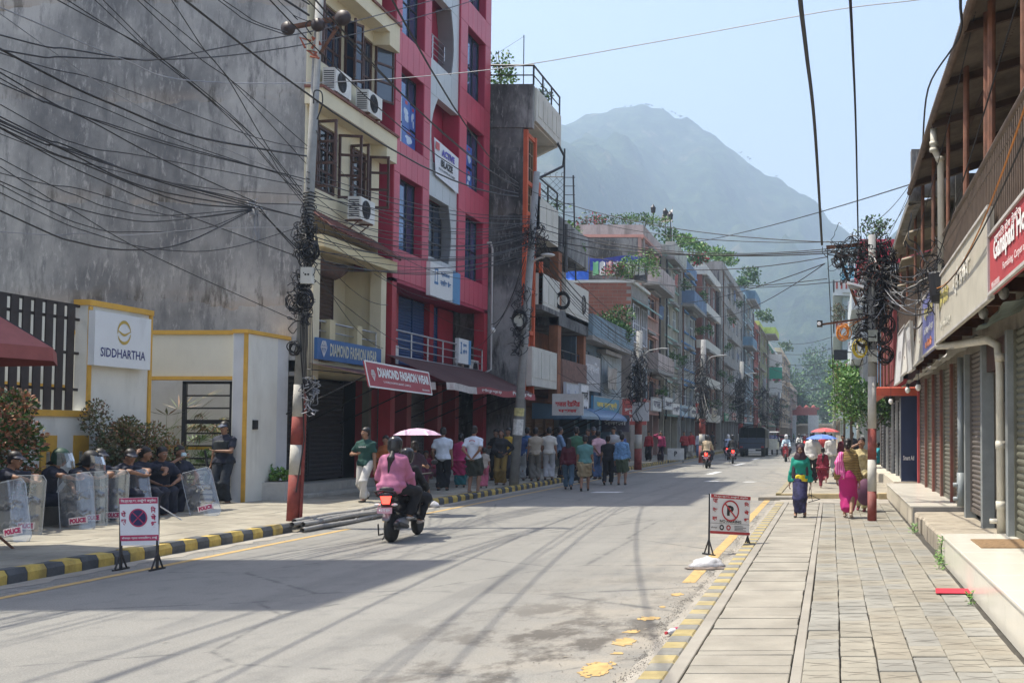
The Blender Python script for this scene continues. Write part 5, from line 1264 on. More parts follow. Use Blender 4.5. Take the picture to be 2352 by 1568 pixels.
for(u,r_)in((8.2,.03),(9.6,.03),(11.55,.045),(11.9,.04),(13.75,.04),(15.9,.03),(18.2,.035),(20.4,.035),(22.2,.03),(24.5,.03),(26.8,.03)):
 mb=MB();mb.tube([(1.74,u,3.5),(1.74+.02,u,6.5)],r_,8);mb.build('roof_post',mat((.20,.085,.05),.7,.35,5,dirt=.3,name='rust brown pipe'),t)
TIN=mat((.17,.135,.105),.7,.3,2.2,metal=.2,dirt=.4,dirtc=(.06,.045,.035),name='underside of rusty tin')
def tin_roof(y0,y1,x0,z0,x1,z1,parent,pitch=.1,m=TIN,sag=.03):
 mb=MB();n=int((y1-y0)/pitch*2);
 for i in range(n):
  ya_,yb2=y0+(y1-y0)*i/n,y0+(y1-y0)*(i+1)/n
  za=.022*(1 if i%2 else-1)+sag*math.sin(ya_*.9);zb2=.022*(-1 if i%2 else 1)+sag*math.sin(yb2*.9)
  mb.quad((x0,ya_,z0+za),(x0,yb2,z0+zb2),(x1,yb2,z1+zb2),(x1,ya_,z1+za))
  mb.quad((x0,ya_,z0+za+.01),(x0,yb2,z0+zb2+.01),(x1,yb2,z1+zb2+.01),(x1,ya_,z1+za+.01))
 return mb.build('tin_roof',m,parent)
tin_roof(3.5,20.4,1.47,6.40,4.2,7.25,t)
mb=MB();mb.tube([(1.5,3.5+k*1.3,6.33+.03*math.sin((3.5+k*1.3)*.9))for k in range(14)],.05,8);mb.build('eave_pipe',mat((.13,.09,.065),.7,.3,4,dirt=.3),t)
mb=MB();y=4.4
while y<20.4:mb.beam((1.5,y,6.3),(4.2,y,7.12),.06,.1);y+=1.9
for x_ in(2.2,3.0):mb.beam((x_,3.5,6.42+(x_-1.5)*.31),(x_,20.4,6.42+(x_-1.5)*.31),.05,.07)
mb.build('rafter',mat((.07,.04,.028),.8,.3),t)
t2=thing('lower_tin_roof_house','adjoining house with layered corrugated roofs and grey posts beyond the tin-roofed one','building',(3,24,0))
tin_roof(20.7,27.3,1.5,6.15,3.6,6.75,t2,.16,mat((.24,.21,.17),.8,.25,2,dirt=.4,name='pale weathered sheet'))
for k,(yy,z)in enumerate(((21.5,5.75),(23.4,5.5),(25.2,5.2))):tin_roof(yy,yy+1.6,1.55,z,3.0,z+.4,t2,.16,mat((.27,.23,.17),.8,.25,2,dirt=.35))
mb=MB();mb.box(1.55,2.4,20.5,20.75,6.3,7.2);mb.box(2.4,5,20.45,20.7,5,6.72);mb.box(3.2,5,20.4,20.7,5,6.98);mb.box(1.5,1.75,20.5,27.3,6.18,6.3);mb.build('roof_edge',MOSSY,t2)
PVC=mat((.58,.55,.46),.5,.1,5,dirt=.3,dirtc=(.3,.26,.18),name='aged plastic pipe')
mb=MB();mb.tube([(1.55,16.0,6.3),(1.55,16.0,6.0),(1.66,16.05,5.8),(1.66,16.05,3.0)],.055,10)
for z in(6.05,5.95,5.82):mb.tube([(1.55 if z>5.9 else 1.64,16.0,z),(1.55 if z>5.9 else 1.64,16.0,z+.05)],.068,10)
solo('rainwater_pipe',mb,PVC,'white plastic rainwater pipe dropping from the tin eave','pipe','pipes on the tin-roofed house',smooth=True)
mb=MB();mb.tube([(1.62,16.2,3.02),(1.75,15.6,2.98),(2.02,13.75,2.9),(2.1,13.45,2.8),(2.12,13.42,2.5),(2.12,13.4,.42)],.055,10)
for z in(2.6,1.5,.75):mb.tube([(2.12,13.4,z),(2.12,13.4,z+.1)],.066,10)
mb.tube([(1.98,13.4,.6),(2.12,13.4,.6)],.035,6)
solo('waste_pipe',mb,PVC,'thick yellowed pipe bending down beside the dark doorway','pipe','pipes on the tin-roofed house',smooth=True)
mb=MB();mb.tube([(2.13,17.6,2.95),(2.13,17.6,.5)],.055,10);mb.tube([(2.13,17.6,.5),(2.13,17.6,1.05)],.07,10)
for z in(.62,.85):mb.tube([(2.0,17.6,z),(2.13,17.6,z)],.04,6)
solo('waste_pipe',mb,mat((.25,.28,.29),.5,.12,dirt=.3),'blue-grey pipe with a cream foot between the brown shutters','pipe','pipes on the tin-roofed house',smooth=True)
mb=MB();mb.lathe([(.12,0),(.15,.1),(.17,.42),(.15,.45)],(1.6,15.7,3.62),12);mb.tube([(1.66,15.9,4.1),(1.6,15.7,4.05)],.012,5);solo('hanging_bucket',mb,BLACK,'black bucket-like cable box hung on the white rainwater pipe','box')
def rboard(name,label,y0,y1,z0,z1,X,col,lines=(),tilt=0.0,group=None,frame=True):
 s_=thing(name,label,'sign',(X,y1,z0),group)
 mb=MB();P=[(X,y0,z0),(X,y1,z0),(X+tilt,y1,z1),(X+tilt,y0,z1)];mb.prism([Vector(p)for p in P],(.05,0,0));mb.build('board',mat(col,.55,.12,2.5,dirt=.22,dirtc=tuple(x*.5 for x in col),name='sign board'),s_)
 if frame:
  mb=MB()
  for a,c in zip(P,P[1:]+P[:1]):mb.beam((a[0]-.008,a[1],a[2]),(c[0]-.008,c[1],c[2]),.03,.03)
  mb.build('frame',mat((.45,.43,.4),.6,dirt=.2),s_)
 for(tx,cy,fz,w_,h_,tc,wt)in lines:
  zz=z0+(z1-z0)*fz;letter(tx,(X-.012+tilt*fz,y1-(y1-y0)*cy,zz),(0,-1,0),(tilt/(z1-z0),0,1),w_,h_,mat(tc,.5,.08,name='sign lettering'),s_,wt)
 return s_
WH=(.76,.75,.72)
rboard('shop_sign','big faded cream board with pale lettering on the railing of the tin-roofed house',10.75,16.3,3.06,4.0,1.6,(.46,.43,.35),[('श्री गणेश',.58,.42,1.7,.36,(.66,.64,.56),.06),('होम डेकोर',.22,.45,1.2,.3,(.55,.48,.16),.05),('फर्नििसङ्ग',.25,.12,1.4,.16,(.55,.53,.45),.03)])
rboard('shop_sign','red board starting to read Ganapati Home De in white, cut by the right edge',7.0,10.6,3.08,3.66,1.58,(.40,.055,.06),[('Ganapati Home Decor',.52,.38,3.1,.27,WH,.04),('Furnishing, Carpet and Wallpaper House',.55,.16,2.2,.09,WH,.01),('गणपित होम डेकोर',.3,.74,1.4,.1,WH,.01),('9856000000',.12,.05,.5,.06,WH,.01)])
rboard('shop_sign','blue and orange board with yellow lettering beside the white pipe',16.55,18.9,3.05,4.05,1.62,(.16,.17,.38),[('िप्रया टेलर',.5,.55,1.6,.26,(.62,.55,.2),.05),('सिटिचङ्ग सेन्टर',.5,.3,1.6,.16,WH,.03),('दमौली',.5,.08,1.2,.15,(.7,.25,.1),.05)])
for k,(a,c,z0,z1,cl_,tl)in enumerate(((19.1,20.7,3.0,4.1,(.50,.48,.42),.12),(20.9,22.2,2.95,3.9,(.55,.55,.53),-.05),(22.4,24.4,3.0,4.3,(.6,.58,.52),.15),(24.6,27.0,2.9,4.2,(.58,.58,.57),.1))):
 rboard('shop_sign',['dusty grey board next after the blue and orange one','narrow whitish board third after the white pipe','pale leaning sheet fourth after the white pipe','last pale sheet before the red-orange lintel'][k],a,c,z0,z1,1.6,cl_,[('सेन्टर',.5,.4,1.0,.3,(.4,.38,.4),.04)],tl,'worn boards along the right row')
fa=mat((.42,.41,.37),.75,.2,3,dirt=.35,name='dusty awning sheet');fg_=mat((.12,.15,.13),.7,.2,3,dirt=.3,name='green-grey awning sheet')
for k,(a,c,z,m_,lb)in enumerate(((10.2,12.9,2.98,fg_,'green-grey folded awning sheet over the nearest shutter'),(15.3,17.9,2.92,fa,'pale folded awning over the brown shutter'),(18.2,20.6,2.9,fa,'pale folded awning over the tan shutter'),(20.8,23.4,2.88,fa,'torn pale awning, third along the right row'),(23.6,26.4,2.88,fa,'crumpled pale awning before the red-orange lintel'))):
 solo('folded_awning',cloth_sheet((1.72,a,z-.02),(1.72,c,z-.06),(2.2,a,z+.22),(2.2,c,z+.2),16,4,.035,90+k),m_,lb,'awning','folded awnings under the deck')
def bulb(name_label,x,y,z,s=.075):
 t_=thing('hanging_lamp',name_label,'lamp',(x,y,z),'hanging lamps under the deck');mb=MB();mb.ell((x,y,z),s*.8,s*.8,s,10,7);mb.build('bulb',mat((.7,.7,.66),.3,.05),t_)
 mb=MB();mb.tube([(x,y,z+s*.7),(x,y,z+s*1.8)],s*.5,8);mb.tube([(x,y,z+s*1.8),(x+.02,y,3.42)],.005,4);mb.build('holder',DARKMETAL,t_)
for(x,y,z,lb)in((1.85,11.4,3.2,'glass bulb under the red sign'),(1.8,12.6,3.12,'clear bulb under the middle of the deck'),(1.75,21.5,2.62,'round white lamp hanging before the far shutters'),(1.7,23.8,2.66,'white bulb second before the red-orange lintel'),(1.5,27.0,2.5,'small white bulb at the red-orange lintel')):bulb(lb,x,y,z)
t=thing('corner_shop','shop with a navy blue wall and a red-orange concrete lintel','building',(2.3,30,0))
mb=MB();mb.box(1.80,2.24,27.6,27.75,.3,2.66);mb.build('navy_wall',mat((.012,.025,.075),.6,.12,dirt=.08,name='navy paint'),t)
mb=MB();mb.bbox(1.15,2.28,27.3,27.6,2.66,2.88,.03);mb.bbox(1.15,1.4,27.6,33,2.66,2.88,.02);mb.build('lintel',mat((.45,.075,.035),.75,.15,dirt=.3,name='red-orange paint'),t)
letter('Smart Ad',(1.99,27.59,1.0),(1,0,0),(.0,0,1),.28,.12,WLT,t,.02)
mb=MB();mb.box(2.0,9,27.8,44,0,5.6);mb.build('wall',mat((.12,.10,.09),.9,.2,dirt=.3),t)
fz=FR('x',1.99,-1)
for(a,c)in((27.9,29.3),(29.6,31.2),(31.5,33.4),(34.2,36.4),(36.8,39),(39.5,42)):shutter(fz,a,c,.35,2.6,0,mat((.07,.07,.075),.6,.15,dirt=.2),t,False,.12);
mb=MB()
for u in(27.85,29.45,31.35,33.6,36.6):mb.box(1.88,1.98,u-.06,u+.06,.1,2.66)
mb.build('post',mat((.4,.42,.42),.6,dirt=.2),t)
mb=MB();mb.box(1.62,1.98,27.6,43,2.88,3.1);mb.box(1.6,1.7,27.6,33.5,3.1,4.9);mb.build('maroon_front',mat((.20,.035,.035),.7,.2,dirt=.25,name='maroon panels'),t)
mb=MB();mb.box(1.58,1.64,33.8,43,3.1,4.7);mb.build('blue_front',mat((.08,.16,.26),.7,.2,dirt=.25),t)
for k in range(6):mb=MB();mb.tube([(1.5,28+k*1.9,2.9),(1.5,28+k*1.9,5.9)],.03,6);mb.build('post',RUST,t)
tin_roof(27.4,43.5,1.35,5.8,3.4,6.3,t,.2,mat((.2,.16,.12),.8,.25,2,dirt=.4))
t=thing('red_roof_house','house with a red painted top floor and white balustrade behind the cable pole','building',(3,50,0))
mb=MB();mb.box(1.35,9,45,56,0,8.9);mb.build('wall',mat((.33,.36,.36),.85,.12,dirt=.3,streak=True),t)
mb=MB();mb.box(1.2,9,44.9,56,8.9,9.9);mb.build('top_floor',mat((.5,.04,.07),.7,.12,dirt=.15,name='bright red paint'),t)
for k in range(3):balcony(.95,45,55,2.9+2.7*k,3.8+2.7*k,1.35,mat((.5,.55,.55),.8,dirt=.3),t,4)if False else None
for k in range(3):
 z=2.9+2.1*k;mb=MB();mb.box(.85,1.35,45,55.5,z-.18,z);mb.box(.85,.93,45,55.5,z,z+.85);mb.build('balcony',mat((.5,.55,.55),.8,dirt=.3,name='pale balcony'),t)
 for q in range(4):window(FR('x',1.35,-1),45.6+q*2.5,47.2+q*2.5,z+.4,z+1.9,0,WHITE,GLASSD,t,2,1,.06)
shrub('roof_plant','green plant on the red-topped house on the right','plant',(1.9,45.4,9.9),1.0,.5,1.0,420,.14,'green',140,'plants on the rooftops',3)
t=thing('pale_blue_building','narrow pale blue and white building with stacked balconies on the right side far ahead','building',(2,80,0))
mb=MB();mb.box(.75,9,72,92,0,14.2);mb.build('wall',mat((.42,.52,.52),.85,.08,dirt=.25,streak=True,name='pale mint paint'),t)
mb=MB();mb.box(.7,9,71.9,92,11.4,13.0);mb.box(.7,9,71.9,92,14.2,14.4);mb.build('blue_band',mat((.14,.36,.48),.8,.08,dirt=.2),t)
fy=FR('y',71.95,-1)
for k in range(4):
 z=2.9+2.75*k
 mb=MB();mb.box(.1,.75,71.6,90,z-.2,z);mb.box(.1,.2,71.6,90,z,z+.85);mb.box(.1,3.2,71.6,71.7,z,z+.85);mb.box(.2,3.2,71.7,71.9,z-.2,z);mb.build('balcony',mat((.55,.60,.58),.8,.06,dirt=.25),t)
 mb=MB()
 for q in range(9):mb.box(.3+q*.32,.42+q*.32,71.56,71.6,z+.25,z+.7)
 mb.build('baluster',mat((.35,.08,.06),.8),t)
 window(fy,1.1,2.0,z+.9,z+2.2,0,WHITE,GLASSD,t,2,2,.07);window(fy,2.3,3.1,z+.9,z+2.2,0,WHITE,GLASSD,t,2,2,.07)
shrub('roof_plant','balcony plants on the upper floor of the pale blue building','plant',(.6,71.4,9.2),.9,.4,1.2,420,.14,'mixed',141,'plants on the rooftops',3)
shrub('roof_plant','second clump of balcony plants on the pale blue building','plant',(2.3,71.4,9.2),.7,.4,.9,300,.14,'bright',142,'plants on the rooftops',3)
def rflag(name,label,x0,x1,y,z0,z1,col,lines,group='boards on the far right side'):
 s_=thing(name,label,'sign',(x0,y,z0),group);f=FR('y',y,-1)
 mb=MB();f.box(mb,x0,x1,z0,z1,-.1,0);mb.build('board',mat(col,.5,.08,dirt=.12),s_)
 for(tx,fx,fz,w_,h_,tc)in lines:letter(tx,f.p(x0+(x1-x0)*fx,z0+(z1-z0)*fz,.01),(1,0,0),(0,0,1),w_,h_,mat(tc,.5),s_,.03)
 mb=MB();mb.tube([(x1+.6,y+.05,z1-.1),(x0,y+.05,z1-.1)],.025,5);mb.build('bracket',DARKMETAL,s_)
 return s_
a=onY(1962,812,52);c=onY(1993,895,52)
rflag('shop_sign','dark green vertical board with white capitals behind the cable pole',a.x,c.x+.12,52,c.z,a.z,(.02,.13,.08),[('EDUCA',.45,.80,.5,.12,WH),('DAMAULI',.5,.62,.52,.1,WH)])
a=onY(1915,803,45);c=onY(1946,826,45);rflag('shop_sign','black box board sticking out at the left of the far right row',a.x,c.x,45,c.z,a.z,(.015,.018,.02),[])
a=onY(1915,845,60);c=onY(1936,875,60);rflag('shop_sign','small yellow board below the black box board',a.x,c.x,60,c.z,a.z,(.5,.35,.08),[])
for k,(y0,y1,H,cl_)in enumerate(((93,110,9,(.4,.3,.22)),(111,140,10.5,(.35,.38,.36)),(141,180,9.5,(.42,.3,.26)),(181,230,8,(.38,.36,.32)))):
 t=thing('far_shop_house',['brown shop house behind the pale blue building','grey shop house, second behind the pale blue building','reddish shop house, third behind the pale blue building','last shop house of the right row'][k],'building',(3,y0,0),'far shop houses on the right')
 mb=MB();mb.box(.8,10,y0,y1,0,H);mb.build('wall',mat(cl_,.9,.1,dirt=.3,streak=True),t)
 for q in range(3):mb=MB();mb.box(.2,.8,y0,y1,2.8+q*2.6,3.7+q*2.6);mb.build('balcony',mat((.5,.48,.44),.85,dirt=.3),t)
t=thing('street_arch','red gateway arch over the street with grey pillars in front of the trees','arch',(-4,262,0))
yA=262;a=onY(1812,940,yA);c=onY(1876,953,yA)
mb=MB();mb.box(a.x,c.x,yA,yA+1.5,c.z,a.z);mb.box(a.x-.6,c.x+.6,yA-.3,yA+1.8,a.z,a.z+.5)
for k in range(4):x=a.x+(c.x-a.x)*(k+.5)/4;mb.lathe([(.6,0),(.5,.3),(.1,.6)],(x,yA+.7,a.z+.5),10)
mb.build('beam',mat((.30,.07,.055),.7,.1),t)
mb=MB();p=onY(1868,950,yA);mb.box(p.x-1.3,p.x+1.3,yA,yA+1.5,0,c.z);p=onY(1818,950,yA);mb.box(p.x-1.1,p.x+1.1,yA,yA+1.5,0,c.z);mb.build('pillar',mat((.45,.47,.47),.8,dirt=.2),t)
t=thing('market_stalls','row of low pale market stalls across the far end of the street','building',(-5,275,0))
mb=MB();mb.box(-16,4,275,280,0,3.6);mb.box(-17,5,272,281,3.6,4.1);mb.build('stall',mat((.5,.42,.3),.8,.3,.3,dirt=.3),t)
# -- trees
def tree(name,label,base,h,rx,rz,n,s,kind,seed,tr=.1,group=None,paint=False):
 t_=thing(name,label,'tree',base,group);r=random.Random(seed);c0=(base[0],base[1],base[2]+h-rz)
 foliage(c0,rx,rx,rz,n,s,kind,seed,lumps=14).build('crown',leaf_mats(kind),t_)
 mb=MB();mid=Vector((base[0]+r.uniform(-.1,.1)*rx,base[1],base[2]+h*.4))
 mb.tube([base,mid,c0],[tr,tr*.8,tr*.4],8)
 for k in range(6):
  a=r.uniform(0,6.28);e=Vector((c0[0]+math.cos(a)*rx*.7,c0[1]+math.sin(a)*rx*.7,c0[2]+r.uniform(-.3,.6)*rz));mb.tube([mid+(Vector(c0)-mid)*r.uniform(0,.6),(mid+e)/2+Vector((0,0,.1*h)),e],[tr*.5,tr*.35,tr*.12],6)
 mb.build('trunk',mat((.13,.10,.075),.95,.3,8,bmp=.6),t_)
 if paint:
  mb=MB();mb.tube([(base[0],base[1],.1),(base[0],base[1],.7)],tr*1.12,8);mb.build('red_paint',mat((.3,.05,.04),.8,dirt=.3),t_)
 return t_
tree('street_tree','young bright green tree on the right pavement just past the cable pole',(.72,40,.1),3.9,.85,1.0,2400,.12,'bright',5,.07,'young trees on the right pavement',True)
tree('street_tree','young bright green tree, second beyond the cable pole',(.55,50,.1),5.2,.9,1.5,2200,.14,'bright',6,.07,'young trees on the right pavement',True)
tree('street_tree','darker young tree by the dark shopfronts',(1.35,34,.1),3.1,.8,.75,1700,.11,'green',8,.05,'young trees on the right pavement')
for k,(x,y,h,rx,sd)in enumerate(((-12,330,24,9,1),(-3,345,28,10,2),(5,320,30,9,3),(1,300,17,6,4),(-9,300,13,5,5),(14,340,30,10,6),(-22,350,22,9,7))):
 tree('big_tree',['broad green tree at the left of the street end','tall green tree in the middle of the street end','tallest tree at the street end, near the right row','lower tree in front of the tallest one','low round tree in front of the left big one','tall tree behind the right row at the street end','tree half hidden by the beige building'][k],(x,y,0),h,rx,h*.38,4200,.85,'green',200+sd,.5,'big trees at the end of the street')
b=MB();r=random.Random(3)
foliage((-30,400,6),90,20,8,9000,1.6,'green',9,40).build('far_woods',leaf_mats('green'),kind='stuff')
for k,(x,y,h,n)in enumerate(((1.33,13.05,.32,60),(1.25,12.5,.16,50),(1.3,16.9,.14,40),(1.28,9.9,.12,20))):
 t_=thing('weed',['tall green weed at the corner of the nearest tiled platform','low spreading weed beside the tall one','small weed at the foot of the concrete platform','tiny grass tuft near the red cloth'][k],'weed',(x,y,ZR),'weeds in the paving joints');mb=MB();r=random.Random(k)
 for q in range(n):
  a=r.uniform(0,6.28);z=r.random()*h;p=Vector((x+r.gauss(0,.02),y+r.gauss(0,.05),ZR+z));d=Vector((math.cos(a),math.sin(a),r.uniform(-.2,.8))).normalized()*r.uniform(.03,.09);e=d.orthogonal().normalized()*.008
  mb._add([tuple(p),tuple(p+d*.5+e),tuple(p+d),tuple(p+d*.5-e)],[(0,1,2,3)],q%4)
 mb.build('leaves',leaf_mats('bright'),t_);mb=MB();mb.tube([(x,y,ZR),(x+.01,y,ZR+h*.6),(x+.03,y+.02,ZR+h)],.005,4);mb.build('stem',leaf_mats('green')[0],t_)
 # -- POLES AND CABLES
CAB=mat((.012,.012,.014),.55,.3,bmp=0,name='black cable');CABG=mat((.22,.23,.25),.5,.2,bmp=0,name='grey cable');CABO=mat((.55,.2,.03),.5,.2,bmp=0,name='orange cable');CABW=mat((.6,.6,.58),.5,.1,bmp=0,name='pale cable')
POLEC=mat((.27,.275,.27),.8,.15,5,dirt=.3,name='galvanised pole');PRED=mat((.22,.045,.035),.8,.25,6,dirt=.4,dirtc=(.3,.22,.2),name='worn red band');PWHI=mat((.46,.445,.40),.85,.12,7,dirt=.5,dirtc=(.25,.24,.22),name='peeling white band')
def spline(P,n=6):
 P=[Vector(p)for p in P];Q=[P[0]*2-P[1]]+P+[P[-1]*2-P[-2]];out=[]
 for i in range(1,len(Q)-2):
  for k in range(n):
   t=k/n;a,b_,c,d=Q[i-1],Q[i],Q[i+1],Q[i+2]
   out.append(.5*((2*b_)+(c-a)*t+(2*a-5*b_+4*c-d)*t*t+(3*b_-a-3*c+d)*t**3))
 return out+[P[-1]]
def sagline(a,b_,sag,n=14):
 a=Vector(a);b_=Vector(b_);return[a.lerp(b_,i/n)-Vector((0,0,sag*4*(i/n)*(1-i/n)))for i in range(n+1)]
def cable(pts,r,m,label,group,name='cable'):
 mb=MB();mb.tube(pts,r,4 if r<.02 else 6);return solo(name,mb,m,label,'cable',group)
def pole(name,label,base,top,r0,r1,bands,group=None):
 t=thing(name,label,'pole',base,group);B=Vector(base);T=Vector(top)
 P=lambda s_:B.lerp(T,s_);H=T.z-B.z;zs=[0]+[b_[0]/H for b_ in bands]+[1]
 mb=MB();s0=bands[-1][0]/H if bands else 0;mb.tube([P(s0),P(1)],[r0+(r1-r0)*s0,r1],14);mb.build('shaft',POLEC,t,smooth=True)
 prev=0
 for(z,m)in bands:
  s1=z/H;mb=MB();mb.tube([P(prev),P(s1)],[(r0+(r1-r0)*prev)*1.01,(r0+(r1-r0)*s1)*1.01],14);mb.build('painted_band',m,t,smooth=True);prev=s1
 return t,P
def tangle(c,rx,ry,rz,n,r,seed,loop=.35,drop=0):
 g=random.Random(seed);mb=MB()
 for i in range(n):
  p=Vector((c[0]+g.gauss(0,rx),c[1]+g.gauss(0,ry),c[2]+g.uniform(-rz,rz)));pts=[p]
  d=Vector((g.gauss(0,1),g.gauss(0,.6),g.gauss(0,1))).normalized()
  for k in range(g.randint(5,9)):
   d=(d+Vector((g.gauss(0,.6),g.gauss(0,.4),g.gauss(0,.6)))).normalized();p=p+d*loop*g.uniform(.12,.3)
   q=Vector((p.x-c[0],(p.y-c[1]),(p.z-c[2])*.35));
   if q.length>max(rx,ry)*2.2:d=(d-q.normalized()*1.2).normalized()
   pts.append(p)
  mb.tube(spline(pts,3),r*g.uniform(.6,1.3),3)
 return mb
def coil(c,R_,n,r,seed,ax='y'):
 g=random.Random(seed);mb=MB()
 for i in range(n):
  ro=R_*g.uniform(.82,1.12);o=Vector(c)+Vector((g.gauss(0,.02),g.gauss(0,.03),g.gauss(0,.02)));sq=g.uniform(1.0,1.35);ph=g.uniform(0,6)
  pts=[]
  for k in range(18):
   a=2*math.pi*k/18;pts.append(o+(Vector((math.cos(a)*ro,math.sin(a*2+ph)*.03,math.sin(a)*ro*sq))if ax=='y' else Vector((math.sin(a*2+ph)*.03,math.cos(a)*ro,math.sin(a)*ro*sq))))
  mb.tube(pts,r,4,closed=True)
 return mb
def coil_thing(c,R_,n,r,seed,m,label,group='coils of spare cable on the poles',ax='y'):return solo('cable_coil',coil(c,R_,n,r,seed,ax),m,label,'cable coil',group)
# --- the near left pole, red and white at its foot
b0=onG(672,1195,.15);b0=(b0.x,b0.y,.14)
topq=onY(731,-60,b0[1]);
t,P1=pole('utility_pole','thick leaning steel pole with red and white foot, nearest pole on the left pavement',b0,(topq.x,b0[1]+.1,topq.z),.105,.065,[(.82,PRED),(1.35,PWHI),(1.85,PRED),(2.42,PWHI)])
mb=MB();a,c=P1(0),P1(.25);mb.tube([a+Vector((.13,.02,0)),a.lerp(c,.5)+Vector((.12,.02,0)),c+Vector((.11,0,0))],.03,8);mb.build('side_conduit',PRED,t)
H1=topq.z
zc_=onY(725,55,b0[1]).z;pc=onY(727,55,b0[1]);e0=onY(655,66,b0[1]);e1=onY(790,40,b0[1])
mb=MB();mb.beam(e0,e1,.07,.07);mb.beam(P1(.86)+Vector((.1,-.1,-.1)),e1,.04,.04);mb.build('crossarm',RUST,t)
for q,s_ in((662,1),(731,1.0),(788,1.15)):
 e=onY(q,66 if q<700 else(58 if q<760 else 42),b0[1]-.12);mb=MB();mb.lathe([(.02,-.07),(.11*s_,-.05),(.13*s_,-.01),(.11*s_,.02),(.05,.03),(.1*s_,.05),(.02,.08)],(e.x,e.y,e.z),14,axis='y');mb.build('insulator',mat((.03,.016,.014),.5,.2,name='brown porcelain'),t,smooth=True)
mb=MB();g=random.Random(3)
for k in range(6):p=onY(722+g.uniform(-10,14),85+k*9,b0[1]-.1);mb.tube([p,p+Vector((g.uniform(-.2,.2),0,g.uniform(-.15,.1))),p+Vector((g.uniform(-.2,.2),0,g.uniform(-.2,.1)))],.022,5)
mb.build('clamp',mat((.35,.09,.045),.7,.3,dirt=.2,name='orange primer clamp'),t)
def onP(px,py,d=-.1):return onY(px,py,b0[1]+d)
mb=MB();a=onP(708,632,-.12);mb.box(a.x-.09,a.x+.11,a.y-.1,a.y,a.z-.16,a.z+.13);bx=mb.build('meter_box',mat((.55,.55,.5),.6,.08,dirt=.25,name='grey enclosure'),t)
mb=MB();mb.lathe([(.001,0),(.018,0),(.018,.01)],(a.x,a.y-.108,a.z-.0),8,axis='y');mb.lathe([(.001,0),(.018,0),(.018,.01)],(a.x+.05,a.y-.108,a.z),8,axis='y');mb.build('knob',BLACK,bx)
mb=MB();mb.tube(spline([onP(715,80),onP(702,60),onP(712,48),onP(724,62)]),.012,5);mb.tube(spline([onP(720,238),onP(722,210),onP(738,212),onP(740,240),onP(728,275)]),.012,5);mb.build('loose_cable',CAB,t)
solo('cable_tangle',MB()._add(*(lambda m:(m.v,m.f))(tangle(onP(702,560),.055,.06,.75,60,.009,5,.45))),CAB,'dense tangle of black cables on the near left pole','cable tangle',kind='stuff')
mb=tangle(onP(695,690),.065,.06,.55,50,.009,6,.42);solo('cable_tangle',mb,CAB,'lower tangle of cables around the grey box on the near left pole','cable tangle',kind='stuff')
coil_thing(onP(711,573,-.16),.125,9,.013,1,CAB,'thick black coil high on the near left pole')
coil_thing(onP(702,690,-.14),.13,8,.011,2,CAB,'black coil below the grey box on the near left pole')
coil_thing(onP(673,695,-.1),.10,6,.010,3,CAB,'small black coil on the left of the near left pole')
coil_thing(onP(674,800,-.1),.09,6,.011,4,CAB,'lowest black coil at the left of the near left pole')
mb=MB();g=random.Random(9)
for k in range(9):
 x=g.uniform(-.02,.16);mb.tube(spline([onP(692+k*3,720,-.13),onP(690+k*3.4,800+g.uniform(-20,20),-.14),onP(696+k*2.5,880+k*9,-.13)]),.008,4)
mb.tube([onP(694,880,-.13),onP(699,1010,-.13),onP(680,1130,-.12)],.012,5)
solo('hanging_cables',mb,CAB,'black cables running straight down the near left pole','cable',kind='stuff')
mb=tangle(onP(712,905),.05,.05,.35,24,.008,12,.4);solo('cable_tangle',mb,CABG,'grey loose wire ends hanging right of the near left pole','cable tangle',kind='stuff')
mb=MB();
for k in range(16):z=onP(703,440+k*8).z;a=P1((z-.14)/(H1-.14));mb.tube([(a.x+.10*math.cos(q*.7),a.y+.10*math.sin(q*.7),z+.01*math.sin(q))for q in range(9)],.012,4,closed=True)
mb.build('binding',CAB,t)
# --- wires in front of the grey wall (each its own span, running back along the street)
c375=lambda L:[(a*.375,b_*.375)for a,b_ in L]
def wireX(L,X0,X1,r,m,k,ext=True):
 n=len(L);P=[onX(px,py,X0+(X1-X0)*i/(n-1))for i,(px,py)in enumerate(L)]
 if ext and L[0][0]<=1:d=(P[1]-P[0]).normalized();s_=max(.0,d.z*-1);P=[P[0]-d*6+Vector((0,0,.4))]+P
 if ext and L[0][1]<=1 and L[0][0]>1:d=(P[1]-P[0]).normalized();P=[P[0]-d*5]+P
 lb=('pale thin' if m is CABG else 'thick black' if r>.0105 else 'black' if r>.0085 else 'thin black')+(' cable dropping steeply from the top edge' if L[0][1]<=1 else ' cable entering high at the left edge' if L[0][1]<130 else ' cable entering at the upper left' if L[0][1]<250 else ' cable of the dense band across the middle' if L[0][1]<330 else ' low sagging cable' if L[0][0]<2 else ' short cable from the tied knot')+' in front of the grey wall'
 return cable(spline(P,6),r,m,lb,'cables between the left poles')
